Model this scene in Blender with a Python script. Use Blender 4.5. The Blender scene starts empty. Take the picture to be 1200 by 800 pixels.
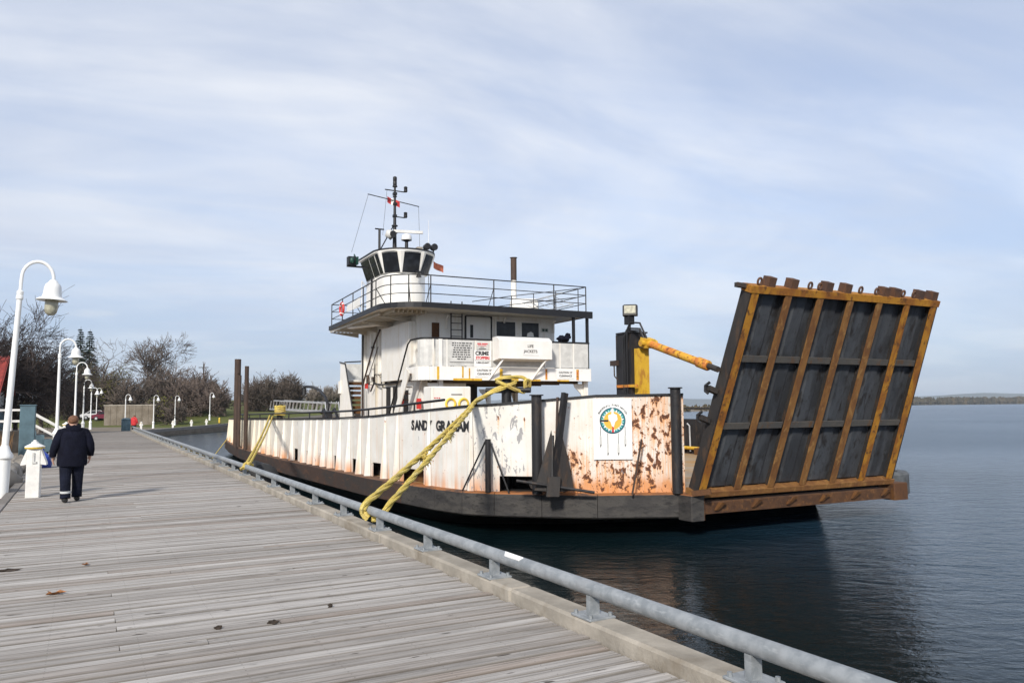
import bpy, bmesh, math, random
from mathutils import Vector, Matrix, Euler
from math import sin, cos, pi, radians, sqrt, atan2

SC = bpy.context.scene
COL = SC.collection
rnd = random.Random(7)

# ------------------------------------------------------------------ camera
EYE = 1.8
F = 919.0
PITCH = math.atan(76.0 / F)
ROLL = 0.0073
cam_d = bpy.data.cameras.new('camera')
cam_d.sensor_width = 36.0
cam_d.lens = F / 1200.0 * 36.0
cam_d.clip_start = 0.1
cam_d.clip_end = 60000
cam = bpy.data.objects.new('camera', cam_d)
COL.objects.link(cam)
fw = Vector((0, cos(PITCH), sin(PITCH)))
x0 = Vector((1, 0, 0))
u0 = Vector((0, -sin(PITCH), cos(PITCH)))
rt = x0 * cos(ROLL) - u0 * sin(ROLL)
up = u0 * cos(ROLL) + x0 * sin(ROLL)
m = Matrix((rt, up, -fw)).transposed().to_4x4()
m.translation = Vector((0, 0, EYE))
cam.matrix_world = m
SC.camera = cam

# ------------------------------------------------------------------ light
SUN_EL = radians(32)
SUN_AZ = radians(-104)          # from +X, anticlockwise: where the sun stands
sun_dir = Vector((cos(SUN_EL) * cos(SUN_AZ), cos(SUN_EL) * sin(SUN_AZ), sin(SUN_EL)))
sd = bpy.data.lights.new('sun', 'SUN')
sd.energy = 3.5
sd.angle = radians(6.0)
sd.color = (1.0, 0.93, 0.83)
so = bpy.data.objects.new('sun', sd)
so.rotation_euler = (-sun_dir).to_track_quat('-Z', 'Y').to_euler()
COL.objects.link(so)
SC.view_settings.view_transform = 'Standard'
SC.view_settings.look = 'None'
SC.view_settings.exposure = 0.38
SC.view_settings.gamma = 1.0
SC.view_settings.use_curve_mapping = False
SC.cycles.max_bounces = 8
SC.cycles.volume_bounces = 1
SC.cycles.use_denoising = True


# ------------------------------------------------------------------ node helper
class NT:
    def __init__(self, tree):
        self.t = tree
        self.n = tree.nodes
        self.l = tree.links

    def node(self, typ, **kw):
        nd = self.n.new(typ)
        for k, v in kw.items():
            setattr(nd, k, v)
        return nd

    def put(self, sock, v):
        if hasattr(v, 'is_linked') or hasattr(v, 'links'):
            self.l.new(v, sock)
        elif isinstance(v, (tuple, list)) and len(v) == 3 and sock.type == 'RGBA':
            sock.default_value = (v[0], v[1], v[2], 1)
        else:
            sock.default_value = v

    def math(self, op, a, b=0.0, c=0.0, clamp=False):
        nd = self.node('ShaderNodeMath', operation=op, use_clamp=clamp)
        self.put(nd.inputs[0], a)
        self.put(nd.inputs[1], b)
        self.put(nd.inputs[2], c)
        return nd.outputs[0]

    def vmath(self, op, a, b=(0, 0, 0)):
        nd = self.node('ShaderNodeVectorMath', operation=op)
        self.put(nd.inputs[0], a)
        if op == 'SCALE':
            self.put(nd.inputs[3], b)
        else:
            self.put(nd.inputs[1], b)
        return nd.outputs[0]

    def mix(self, fac, a, b, blend='MIX'):
        nd = self.node('ShaderNodeMix', data_type='RGBA', blend_type=blend)
        self.put(nd.inputs[0], fac)
        self.put(nd.inputs[6], a)
        self.put(nd.inputs[7], b)
        return nd.outputs[2]

    def noise(self, vec, scale=5.0, detail=4.0, rough=0.55, dist=0.0):
        nd = self.node('ShaderNodeTexNoise')
        if vec is not None:
            self.put(nd.inputs['Vector'], vec)
        nd.inputs['Scale'].default_value = scale
        nd.inputs['Detail'].default_value = detail
        nd.inputs['Roughness'].default_value = rough
        nd.inputs['Distortion'].default_value = dist
        return nd.outputs['Fac']

    def ss(self, v, lo, hi):
        nd = self.node('ShaderNodeMapRange', interpolation_type='SMOOTHSTEP')
        self.put(nd.inputs[0], v)
        nd.inputs[1].default_value = lo
        nd.inputs[2].default_value = hi
        return nd.outputs[0]

    def xyz(self, v):
        nd = self.node('ShaderNodeSeparateXYZ')
        self.l.new(v, nd.inputs[0])
        return nd.outputs

    def comb(self, x, y, z):
        nd = self.node('ShaderNodeCombineXYZ')
        self.put(nd.inputs[0], x)
        self.put(nd.inputs[1], y)
        self.put(nd.inputs[2], z)
        return nd.outputs[0]

    def bump(self, h, strength=0.3, dist=0.02, normal=None):
        nd = self.node('ShaderNodeBump')
        nd.inputs['Strength'].default_value = strength
        nd.inputs['Distance'].default_value = dist
        self.l.new(h, nd.inputs['Height'])
        if normal is not None:
            self.l.new(normal, nd.inputs['Normal'])
        return nd.outputs[0]


def newmat(name):
    mt = bpy.data.materials.new(name)
    mt.use_nodes = True
    nt = NT(mt.node_tree)
    bs = mt.node_tree.nodes['Principled BSDF']
    return mt, nt, bs


def mat_plain(name, col, rough=0.6, metal=0.0, var=0.25, scale=3.0, bump=0.0, alt=None, spec=0.5):
    mt, nt, bs = newmat(name)
    co = nt.node('ShaderNodeTexCoord').outputs['Object']
    n1 = nt.noise(co, scale, 6, 0.6)
    dark = tuple(c * (1 - var) for c in col)
    lite = tuple(min(1, c * (1 + var * 0.6)) for c in col)
    c = nt.mix(nt.ss(n1, 0.3, 0.7), dark, lite)
    if alt:
        n2 = nt.noise(co, alt[1], 8, 0.65, 0.4)
        c = nt.mix(nt.ss(n2, alt[2], alt[3]), c, alt[0])
    nt.put(bs.inputs['Base Color'], c)
    bs.inputs['Roughness'].default_value = rough
    bs.inputs['Metallic'].default_value = metal
    bs.inputs['Specular IOR Level'].default_value = spec
    if bump:
        nt.put(bs.inputs['Normal'], nt.bump(nt.noise(co, scale * 6, 6, 0.65), bump, 0.02))
    return mt


# ------------------------------------------------------------------ world: sky with thin cloud veils
W = bpy.data.worlds.new('World')
SC.world = W
W.use_nodes = True
wt = NT(W.node_tree)
for nd in list(wt.n):
    wt.n.remove(nd)
sky = wt.node('ShaderNodeTexSky')
sky.sky_type = 'NISHITA'
sky.sun_disc = False
sky.sun_elevation = SUN_EL
sky.sun_rotation = pi / 2 - SUN_AZ
sky.altitude = 180
sky.air_density = 1.0
sky.dust_density = 0.3
sky.ozone_density = 1.6
dirv = wt.node('ShaderNodeTexCoord').outputs['Generated']
sx, sy, sz = wt.xyz(dirv)
zz = wt.math('MAXIMUM', sz, 0.0)
den = wt.math('ADD', zz, 0.17)
ux = wt.math('DIVIDE', sx, den)
uy = wt.math('DIVIDE', sy, den)
# long streaks lying across the view, sheared a little
a1 = wt.math('ADD', wt.math('MULTIPLY', ux, 0.85), wt.math('MULTIPLY', uy, 0.35))
a2 = wt.math('SUBTRACT', wt.math('MULTIPLY', uy, 1.0), wt.math('MULTIPLY', ux, 0.4))
cv = wt.comb(wt.math('MULTIPLY', a1, 0.55), a2, 0.0)
n_big = wt.noise(wt.comb(wt.math('MULTIPLY', a1, 0.8), a2, 0.0), 0.75, 6, 0.52, 0.9)
n_fine = wt.noise(wt.comb(wt.math('MULTIPLY', a1, 0.45), wt.math('MULTIPLY', a2, 1.3), 3.7), 2.4, 7, 0.58, 0.8)
veil = wt.math('ADD', wt.math('MULTIPLY', n_big, 0.68), wt.math('MULTIPLY', n_fine, 0.32))
veil = wt.math('ADD', wt.math('MULTIPLY', wt.ss(veil, 0.30, 0.70), 0.60), 0.46)
lowfade = wt.ss(zz, 0.02, 0.22)
veil = wt.math('MULTIPLY', veil, wt.math('ADD', wt.math('MULTIPLY', lowfade, 0.40), 0.58))
# a few small cumulus puffs low over the far shore
pv = wt.comb(wt.math('MULTIPLY', sx, 9.0), wt.math('MULTIPLY', sy, 9.0), wt.math('MULTIPLY', zz, 42.0))
puff = wt.ss(wt.noise(pv, 1.0, 5, 0.5), 0.60, 0.74)
band = wt.math('MULTIPLY', wt.ss(zz, 0.015, 0.05), wt.math('SUBTRACT', 1.0, wt.ss(zz, 0.09, 0.14)))
puff = wt.math('MULTIPLY', puff, wt.math('MULTIPLY', band, 0.55))
skycol = wt.mix(1.0, sky.outputs[0], (0.115, 0.115, 0.125), 'MULTIPLY')
lowsky = wt.ss(zz, 0.34, 0.0)
skycol = wt.mix(lowsky, skycol, wt.mix(0.55, wt.mix(1.0, skycol, (0.42, 0.50, 0.62), 'MULTIPLY'), (0.33, 0.44, 0.62)))
grey = wt.ss(wt.noise(wt.comb(wt.math('MULTIPLY', a1, 0.8), a2, 9.0), 1.1, 5, 0.55, 0.7), 0.36, 0.66)
cloudcol = wt.mix(grey, (0.51, 0.56, 0.665), (0.71, 0.73, 0.77))
c1 = wt.mix(veil, skycol, cloudcol)
c1 = wt.mix(puff, c1, (0.60, 0.64, 0.70))
bg = wt.node('ShaderNodeBackground')
wt.l.new(c1, bg.inputs['Color'])
bg.inputs['Strength'].default_value = 1.0
wo = wt.node('ShaderNodeOutputWorld')
wt.l.new(bg.outputs[0], wo.inputs['Surface'])


# ------------------------------------------------------------------ geometry helpers
class MB:
    def __init__(self):
        self.v = []
        self.f = []

    def add(self, vs, fs):
        o = len(self.v)
        self.v += [tuple(x) for x in vs]
        self.f += [tuple(i + o for i in q) for q in fs]
        return self

    def hexa(self, p):
        """eight corners: bottom ring 0-3, top ring 4-7"""
        return self.add(p, [(3, 2, 1, 0), (4, 5, 6, 7), (0, 1, 5, 4), (1, 2, 6, 5), (2, 3, 7, 6), (3, 0, 4, 7)])

    def box(self, x0, x1, y0, y1, z0, z1):
        return self.hexa([(x0, y0, z0), (x1, y0, z0), (x1, y1, z0), (x0, y1, z0), (x0, y0, z1), (x1, y0, z1), (x1, y1, z1), (x0, y1, z1)])

    def bbox(self, x0, x1, y0, y1, z0, z1, b=0.02):
        """box with chamfered vertical and top edges"""
        r0 = [(x0 + b, y0), (x1 - b, y0), (x1, y0 + b), (x1, y1 - b), (x1 - b, y1), (x0 + b, y1), (x0, y1 - b), (x0, y0 + b)]
        cx, cy = (x0 + x1) / 2, (y0 + y1) / 2
        r1 = [(cx + (x - cx) * (1 - 2 * b / max(x1 - x0, 1e-6)), cy + (y - cy) * (1 - 2 * b / max(y1 - y0, 1e-6))) for x, y in r0]
        vs = [(x, y, z0) for x, y in r0] + [(x, y, z1 - b) for x, y in r0] + [(x, y, z1) for x, y in r1]
        fs = [tuple(range(7, -1, -1)), tuple(range(16, 24))]
        for k in range(8):
            j = (k + 1) % 8
            fs.append((k, j, 8 + j, 8 + k))
            fs.append((8 + k, 8 + j, 16 + j, 16 + k))
        return self.add(vs, fs)

    def beam(self, a, b, w, h, upv=(0, 0, 1)):
        a, b, upv = Vector(a), Vector(b), Vector(upv)
        d = (b - a).normalized()
        s = d.cross(upv)
        if s.length < 1e-4:
            s = d.cross(Vector((1, 0, 0)))
        s.normalize()
        n = s.cross(d)
        s = s * (w / 2)
        n = n * (h / 2)
        return self.hexa([a - s - n, a + s - n, b + s - n, b - s - n, a - s + n, a + s + n, b + s + n, b - s + n])

    def tube(self, pts, r, n=8, cap=True, closed=False):
        pts = [Vector(p) for p in pts]
        rs = list(r) if isinstance(r, (list, tuple)) else [r] * len(pts)
        base = len(self.v)
        nrm = None
        N = len(pts)
        for i, p in enumerate(pts):
            if closed:
                d = pts[(i + 1) % N] - pts[i - 1]
            else:
                d = pts[min(i + 1, N - 1)] - pts[max(i - 1, 0)]
            d.normalize()
            if nrm is None:
                ref = Vector((0, 0, 1)) if abs(d.z) < 0.9 else Vector((1, 0, 0))
                nrm = d.cross(ref).normalized()
            else:
                nrm = (nrm - d * nrm.dot(d))
                if nrm.length < 1e-5:
                    nrm = d.orthogonal()
                nrm.normalize()
            bn = d.cross(nrm)
            for k in range(n):
                t = 2 * pi * k / n
                self.v.append(tuple(p + (nrm * cos(t) + bn * sin(t)) * rs[i]))
        rng = N if closed else N - 1
        for i in range(rng):
            i2 = (i + 1) % N
            for k in range(n):
                k2 = (k + 1) % n
                self.f.append((base + i * n + k, base + i * n + k2, base + i2 * n + k2, base + i2 * n + k))
        if cap and not closed:
            self.f.append(tuple(base + k for k in range(n - 1, -1, -1)))
            self.f.append(tuple(base + (N - 1) * n + k for k in range(n)))
        return self

    def cyl(self, a, b, r0, r1=None, n=16):
        return self.tube([a, b], [r0, r0 if r1 is None else r1], n)

    def lathe(self, prof, n=20, org=(0, 0, 0), sx=1.0, sy=1.0):
        base = len(self.v)
        for r, z in prof:
            for k in range(n):
                t = 2 * pi * k / n
                self.v.append((org[0] + r * cos(t) * sx, org[1] + r * sin(t) * sy, org[2] + z))
        for i in range(len(prof) - 1):
            for k in range(n):
                k2 = (k + 1) % n
                self.f.append((base + i * n + k, base + i * n + k2, base + (i + 1) * n + k2, base + (i + 1) * n + k))
        self.f.append(tuple(base + k for k in range(n - 1, -1, -1)))
        self.f.append(tuple(base + (len(prof) - 1) * n + k for k in range(n)))
        return self

    def prism(self, poly, z0, z1):
        n = len(poly)
        vs = [(x, y, z0) for x, y in poly] + [(x, y, z1) for x, y in poly]
        fs = [tuple(range(n - 1, -1, -1)), tuple(range(n, 2 * n))]
        for k in range(n):
            j = (k + 1) % n
            fs.append((k, j, n + j, n + k))
        return self.add(vs, fs)

    def poly3(self, pts, d):
        """a polygon in space given thickness by the vector d"""
        d = Vector(d)
        n = len(pts)
        vs = [Vector(p) for p in pts] + [Vector(p) + d for p in pts]
        fs = [tuple(range(n - 1, -1, -1)), tuple(range(n, 2 * n))]
        for k in range(n):
            j = (k + 1) % n
            fs.append((k, j, n + j, n + k))
        return self.add(vs, fs)

    def blob(self, c, rx, ry, rz, seed=0, amp=0.15, nu=10, nv=7):
        q = random.Random(seed)
        base = len(self.v)
        ph = [q.uniform(0, 6.28) for _ in range(6)]
        for i in range(nv + 1):
            th = pi * i / nv
            for k in range(nu):
                t = 2 * pi * k / nu
                w = 1 + amp * (sin(2 * t + ph[0] + 2 * th) + 0.7 * sin(3 * t + ph[1] - 3 * th) + 0.5 * sin(5 * th + ph[2]) * sin(t + ph[3]))
                self.v.append((c[0] + rx * w * sin(th) * cos(t), c[1] + ry * w * sin(th) * sin(t), c[2] + rz * w * cos(th)))
        for i in range(nv):
            for k in range(nu):
                k2 = (k + 1) % nu
                self.f.append((base + i * nu + k, base + (i + 1) * nu + k, base + (i + 1) * nu + k2, base + i * nu + k2))
        return self

    def mesh(self, name, mat=None, smooth=False, fix=True):
        me = bpy.data.meshes.new(name)
        me.from_pydata(self.v, [], self.f)
        if fix:
            bm = bmesh.new()
            bm.from_mesh(me)
            bmesh.ops.recalc_face_normals(bm, faces=bm.faces)
            bm.to_mesh(me)
            bm.free()
        if smooth:
            for p in me.polygons:
                p.use_smooth = True
            try:
                me.set_sharp_from_angle(angle=radians(40))
            except Exception:
                pass
        if mat:
            me.materials.append(mat)
        me.update()
        return me

    def build(self, name, mat, parent=None, smooth=False, fix=True):
        return link(name, self.mesh(name, mat, smooth, fix), parent)


def link(name, me, parent=None):
    o = bpy.data.objects.new(name, me)
    COL.objects.link(o)
    if parent is not None:
        o.parent = parent
    return o


def tag(o, label=None, cat=None, group=None, kind=None):
    if label:
        o['label'] = label
    if cat:
        o['category'] = cat
    if group:
        o['group'] = group
    if kind:
        o['kind'] = kind
    return o


def thing(name, label, cat, loc=(0, 0, 0), rz=0.0, group=None, kind=None):
    o = bpy.data.objects.new(name, None)
    o.empty_display_size = 0.2
    o.location = loc
    o.rotation_euler = (0, 0, rz)
    COL.objects.link(o)
    return tag(o, label, cat, group, kind)


def dup(root, loc, rz=0.0, label=None, group=None, scale=None):
    r = root.copy()
    COL.objects.link(r)
    r.location = loc
    r.rotation_euler = (0, 0, rz)
    if scale:
        r.scale = (scale,) * 3
    if label:
        r['label'] = label
    if group:
        r['group'] = group
    for ch in list(root.children):
        c = ch.copy()
        COL.objects.link(c)
        c.parent = r
        for g in list(ch.children):
            d = g.copy()
            COL.objects.link(d)
            d.parent = c
    return r


def arc(cx, cy, r, t0, t1, n):
    return [(cx + r * cos(t0 + (t1 - t0) * k / n), cy + r * sin(t0 + (t1 - t0) * k / n)) for k in range(n + 1)]


def lerp(a, b, t):
    return a + (b - a) * t


def interp(tab, x):
    if x <= tab[0][0]:
        return tab[0][1]
    for (a, va), (b, vb) in zip(tab, tab[1:]):
        if x <= b:
            return va + (vb - va) * (x - a) / (b - a)
    return tab[-1][1]


def text_mesh(body, size, mat, name, parent, mtx, bold=0.0, depth=0.002, align='CENTER', xscale=1.0):
    cu = bpy.data.curves.new(name, 'FONT')
    cu.body = body
    cu.size = size
    cu.align_x = align
    cu.align_y = 'CENTER'
    cu.extrude = depth
    cu.offset = bold
    cu.resolution_u = 3
    tmp = bpy.data.objects.new('tmp_text', cu)
    COL.objects.link(tmp)
    dg = bpy.context.evaluated_depsgraph_get()
    me = bpy.data.meshes.new_from_object(tmp.evaluated_get(dg))
    bpy.data.objects.remove(tmp)
    me.name = name
    me.transform(Matrix.Diagonal((xscale, 1, 1, 1)))
    me.transform(mtx)
    me.materials.clear()
    me.materials.append(mat)
    return link(name, me, parent)


# ------------------------------------------------------------------ materials
def mat_planks():
    mt, nt, bs = newmat('weathered_planks')
    tc = nt.node('ShaderNodeTexCoord')
    ob = tc.outputs['Object']
    r1 = nt.node('ShaderNodeObjectInfo').outputs['Random']
    r2 = nt.node('ShaderNodeNewGeometry').outputs['Random Per Island']
    r = nt.math('FRACT', nt.math('ADD', r1, r2))
    rb = nt.math('FRACT', nt.math('MULTIPLY', r, 7.31))
    rc = nt.math('FRACT', nt.math('MULTIPLY', r, 23.7))
    x, y, z = nt.xyz(ob)
    gx = nt.math('ADD', nt.math('MULTIPLY', x, 1.0), nt.math('MULTIPLY', r, 91.0))
    v1 = nt.comb(nt.math('MULTIPLY', gx, 1.1), nt.math('MULTIPLY', y, 42.0), nt.math('MULTIPLY', r, 17.0))
    g1 = nt.noise(v1, 1.0, 6, 0.62, 0.35)
    v2 = nt.comb(nt.math('MULTIPLY', gx, 3.0), nt.math('MULTIPLY', y, 150.0), r)
    g2 = nt.noise(v2, 1.0, 4, 0.6)
    v3 = nt.comb(nt.math('MULTIPLY', gx, 1.7), nt.math('MULTIPLY', y, 6.0), rb)
    g3 = nt.noise(v3, 1.0, 4, 0.6)
    base = nt.mix(rb, (0.295, 0.272, 0.250), (0.50, 0.475, 0.448))
    warm = nt.mix(nt.ss(rc, 0.72, 1.05), base, (0.275, 0.212, 0.168))
    c = nt.mix(nt.ss(g1, 0.34, 0.60), nt.mix(0.68, warm, (0.10, 0.09, 0.08)), warm)
    c = nt.mix(nt.math('MULTIPLY', nt.ss(g2, 0.52, 0.7), 0.5), c, (0.47, 0.455, 0.435))
    c = nt.mix(nt.math('MULTIPLY', nt.ss(g3, 0.6, 0.78), 0.40), c, (0.20, 0.165, 0.125))
    # weathered knots and nail heads over the joists
    kn = nt.noise(nt.comb(nt.math('MULTIPLY', gx, 4.0), nt.math('MULTIPLY', y, 17.0), rc), 1.0, 2, 0.4)
    c = nt.mix(nt.ss(kn, 0.70, 0.75), c, (0.06, 0.048, 0.038))
    fx = nt.math('ABSOLUTE', nt.math('SUBTRACT', nt.math('FRACT', nt.math('DIVIDE', nt.math('ADD', x, 20.0), 0.61)), 0.5))
    fx = nt.math('LESS_THAN', fx, 0.0075)
    fy = nt.math('ABSOLUTE', nt.math('SUBTRACT', nt.math('ABSOLUTE', y), 0.037))
    edge = nt.ss(nt.math('ABSOLUTE', y), 0.046, 0.064)
    c = nt.mix(nt.math('MULTIPLY', edge, nt.math('ADD', nt.math('MULTIPLY', g1, 0.9), 0.05)), c, (0.085, 0.075, 0.065))
    nail = nt.math('MULTIPLY', fx, nt.math('LESS_THAN', fy, 0.006))
    c = nt.mix(nt.math('MULTIPLY', nail, 0.6), c, (0.05, 0.045, 0.04))
    nt.put(bs.inputs['Base Color'], c)
    bs.inputs['Roughness'].default_value = 0.82
    bs.inputs['Specular IOR Level'].default_value = 0.3
    h = nt.math('ADD', nt.math('MULTIPLY', g1, 0.7), nt.math('MULTIPLY', g2, 0.4))
    nt.put(bs.inputs['Normal'], nt.bump(h, 0.55, 0.012))
    return mt


def mat_water():
    mt, nt, bs = newmat('lake_water')
    tc = nt.node('ShaderNodeTexCoord').outputs['Object']
    # wind ripples: crests lie across the bay
    mp = nt.node('ShaderNodeMapping')
    mp.inputs['Rotation'].default_value = (0, 0, radians(14))
    mp.inputs['Scale'].default_value = (0.75, 1.25, 1.0)
    nt.l.new(tc, mp.inputs['Vector'])
    v = mp.outputs[0]
    w1 = nt.noise(v, 1.3, 3, 0.55, 0.5)
    w2 = nt.noise(v, 4.6, 4, 0.6, 0.8)
    w3 = nt.noise(v, 13.0, 3, 0.6, 0.3)
    gust = nt.ss(nt.noise(tc, 0.035, 3, 0.5), 0.35, 0.65)
    sx_, sy_, sz_ = nt.xyz(tc)
    lee = nt.ss(nt.math('ADD', sx_, nt.math('MULTIPLY', sy_, 0.25)), 6.0, 15.0)
    amp = nt.math('MULTIPLY', nt.math('ADD', nt.math('MULTIPLY', gust, 0.5), 0.55), nt.math('ADD', nt.math('MULTIPLY', lee, 1.15), 0.45))
    h = nt.math('ADD', nt.math('MULTIPLY', w1, 1.0), nt.math('ADD', nt.math('MULTIPLY', w2, 0.46), nt.math('MULTIPLY', w3, 0.11)))
    h = nt.math('MULTIPLY', h, amp)
    nt.put(bs.inputs['Specular IOR Level'], nt.math('ADD', 0.18, nt.math('MULTIPLY', lee, 0.17)))
    nt.put(bs.inputs['Base Color'], nt.mix(lee, (0.003, 0.009, 0.011), (0.014, 0.036, 0.062)))
    px, py, pz = nt.xyz(tc)
    nt.put(bs.inputs['Roughness'], nt.math('ADD', nt.math('MULTIPLY', nt.ss(py, 26.0, 60.0), 0.20), 0.035))
    bs.inputs['IOR'].default_value = 1.333
    
    nt.put(bs.inputs['Normal'], nt.bump(h, 1.0, 0.10))
    return mt


def mat_hull_white(name, rusty=1.0):
    """chipped white ship paint; the bow plate has lost much more of it than the sides"""
    mt, nt, bs = newmat(name)
    ob = nt.node('ShaderNodeTexCoord').outputs['Object']
    x, y, z = nt.xyz(ob)
    along = nt.math('SUBTRACT', x, y)
    # white with a creamy, sooty film
    n0 = nt.noise(ob, 1.3, 5, 0.6)
    c = nt.mix(nt.ss(n0, 0.3, 0.7), (0.76, 0.75, 0.72), (0.66, 0.635, 0.58))
    aft = nt.ss(y, 14.0, 30.0)
    c = nt.mix(nt.math('MULTIPLY', aft, 0.75), c, (0.74, 0.66, 0.50))
    # long thin run-off stains
    sv = nt.comb(nt.math('MULTIPLY', along, 7.0), nt.math('MULTIPLY', z, 0.35), 1.7)
    st = nt.noise(sv, 1.0, 5, 0.6)
    sv2 = nt.comb(nt.math('MULTIPLY', along, 17.0), nt.math('MULTIPLY', z, 0.9), 5.1)
    st2 = nt.noise(sv2, 1.0, 4, 0.6)
    low = nt.ss(z, 1.25, -0.3)
    fwd = nt.ss(y, 3.4, 2.0)
    wob = nt.math('MULTIPLY', nt.math('SUBTRACT', nt.noise(ob, 1.5, 4, 0.6), 0.5), 1.3)
    zw = nt.math('ADD', z, wob)
    lowb = nt.math('MULTIPLY', nt.ss(x, -6.75, -6.2), nt.ss(zw, 0.95, 0.25))
    sideb = nt.ss(nt.math('ADD', x, nt.math('MULTIPLY', wob, 0.35)), -5.1, -4.75)
    bow = nt.math('MULTIPLY', nt.math('ADD', nt.math('MAXIMUM', lowb, nt.math('MULTIPLY', sideb, 0.85)), nt.math('MULTIPLY', nt.ss(x, -7.0, -6.5), 0.22)), fwd, clamp=True)
    runs = nt.math('MULTIPLY', nt.ss(st, 0.5, 0.72), nt.math('ADD', nt.math('MULTIPLY', low, 0.40), 0.14))
    side_run = nt.math('MULTIPLY', nt.math('MULTIPLY', nt.ss(st2, 0.58, 0.72), nt.ss(y, 6.0, 16.0)), nt.math('ADD', nt.math('MULTIPLY', low, 0.5), 0.18))
    runs = nt.math('MAXIMUM', runs, side_run)
    thr = nt.math('SUBTRACT', 0.70, nt.math('MULTIPLY', bow, 0.150))
    def chip_at(dz):
        return nt.noise(nt.comb(x, y, nt.math('MULTIPLY', nt.math('ADD', z, dz), 0.74)), 6.6, 5, 0.60, 0.35)
    drip = None
    for k_, (dz, wgt) in enumerate(((0.05, 0.95), (0.11, 0.85), (0.18, 0.70), (0.27, 0.52), (0.38, 0.36))):
        mk = nt.math('MULTIPLY', nt.math('MULTIPLY', nt.math('SUBTRACT', chip_at(dz), thr), 26.0, clamp=True), wgt)
        drip = mk if drip is None else nt.math('MAXIMUM', drip, mk)
    drip = nt.math('MULTIPLY', drip, nt.ss(st2, 0.30, 0.52))
    runs = nt.math('ADD', runs, nt.math('MULTIPLY', nt.math('ADD', nt.math('MULTIPLY', nt.ss(st2, 0.40, 0.64), 0.55), 0.05), bow), clamp=True)
    runs = nt.math('MAXIMUM', runs, nt.math('MULTIPLY', drip, 0.85))
    c = nt.mix(runs, c, (0.74, 0.37, 0.15))
    c = nt.mix(nt.math('MULTIPLY', nt.math('MULTIPLY', bow, nt.ss(st2, 0.55, 0.72)), 0.6), c, (0.60, 0.22, 0.06))
    # orange bloom along the foot of the plates
    foot = nt.ss(z, 0.25, -0.30)
    nf = nt.noise(nt.comb(nt.math('MULTIPLY', along, 1.6), 0.0, 3.0), 1.0, 4, 0.6)
    footm = nt.math('MULTIPLY', foot, nt.math('ADD', nt.ss(nf, 0.42, 0.60), bow), clamp=True)
    c = nt.mix(nt.math('MULTIPLY', footm, 0.85), c, (0.60, 0.24, 0.07))
    # chips down to dark scale, each with its orange halo
    ch = chip_at(0.0)
    chb = nt.noise(ob, 15.0, 4, 0.55, 0.2)
    thr2 = nt.math('SUBTRACT', 0.715, nt.math('MULTIPLY', bow, 0.09))
    m1 = nt.math('MULTIPLY', nt.math('SUBTRACT', ch, thr), 30.0, clamp=True)
    m2 = nt.math('MULTIPLY', nt.math('SUBTRACT', chb, thr2), 24.0, clamp=True)
    halo = nt.math('MULTIPLY', nt.math('SUBTRACT', ch, nt.math('SUBTRACT', thr, 0.03)), 18.0, clamp=True)
    c = nt.mix(nt.math('MULTIPLY', halo, 0.75), c, (0.62, 0.25, 0.075))
    rust = nt.mix(nt.ss(nt.noise(ob, 30, 3, 0.6), 0.35, 0.65), (0.065, 0.026, 0.016), (0.17, 0.062, 0.025))
    c = nt.mix(nt.math('MAXIMUM', m1, m2), c, rust)
    # grey scuffs where fenders rubbed just aft of the knuckle
    scz = nt.math('MULTIPLY', nt.ss(x, -8.35, -7.9), nt.ss(x, -6.75, -7.2))
    scz = nt.math('MULTIPLY', scz, nt.ss(y, 3.6, 2.8))
    gs = nt.noise(nt.comb(nt.math('MULTIPLY', along, 6.5), nt.math('MULTIPLY', z, 4.0), 4.4), 1.0, 4, 0.55, 0.5)
    gth = nt.math('SUBTRACT', 0.695, nt.math('MULTIPLY', scz, 0.135))
    gm = nt.math('MULTIPLY', nt.math('SUBTRACT', gs, gth), 25.0, clamp=True)
    c = nt.mix(nt.math('MULTIPLY', gm, 0.8), c, (0.22, 0.22, 0.24))
    nt.put(bs.inputs['Base Color'], c)
    rgh = nt.math('ADD', 0.42, nt.math('MULTIPLY', nt.math('MAXIMUM', m1, runs), 0.4))
    nt.put(bs.inputs['Roughness'], rgh)
    dent = nt.noise(nt.comb(nt.math('MULTIPLY', along, 1.1), nt.math('MULTIPLY', z, 0.8), 2.0), 1.0, 3, 0.5)
    hh = nt.math('SUBTRACT', nt.math('MULTIPLY', dent, 1.0), nt.math('MULTIPLY', m1, 0.06))
    nt.put(bs.inputs['Normal'], nt.bump(hh, 0.5, 0.06))
    return mt


def mat_house_white(name, tint=(0.80, 0.785, 0.745), dirt=0.5):
    mt, nt, bs = newmat(name)
    ob = nt.node('ShaderNodeTexCoord').outputs['Object']
    x, y, z = nt.xyz(ob)
    along = nt.math('ADD', nt.math('MULTIPLY', x, 1.0), nt.math('MULTIPLY', y, 0.8))
    n0 = nt.noise(ob, 1.1, 5, 0.6)
    c = nt.mix(nt.ss(n0, 0.3, 0.75), tint, tuple(t * k for t, k in zip(tint, (0.93, 0.91, 0.86))))
    st = nt.noise(nt.comb(nt.math('MULTIPLY', along, 6.0), nt.math('MULTIPLY', z, 0.5), 0.3), 1.0, 5, 0.6)
    c = nt.mix(nt.math('MULTIPLY', nt.ss(st, 0.5, 0.72), dirt), c, (0.55, 0.45, 0.30))
    sp = nt.noise(ob, 7.0, 6, 0.6)
    c = nt.mix(nt.math('MULTIPLY', nt.ss(sp, 0.70, 0.74), 0.8), c, (0.40, 0.20, 0.08))
    nt.put(bs.inputs['Base Color'], c)
    bs.inputs['Roughness'].default_value = 0.45
    nt.put(bs.inputs['Normal'], nt.bump(nt.noise(ob, 1.6, 3, 0.5), 0.25, 0.05))
    return mt


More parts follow.
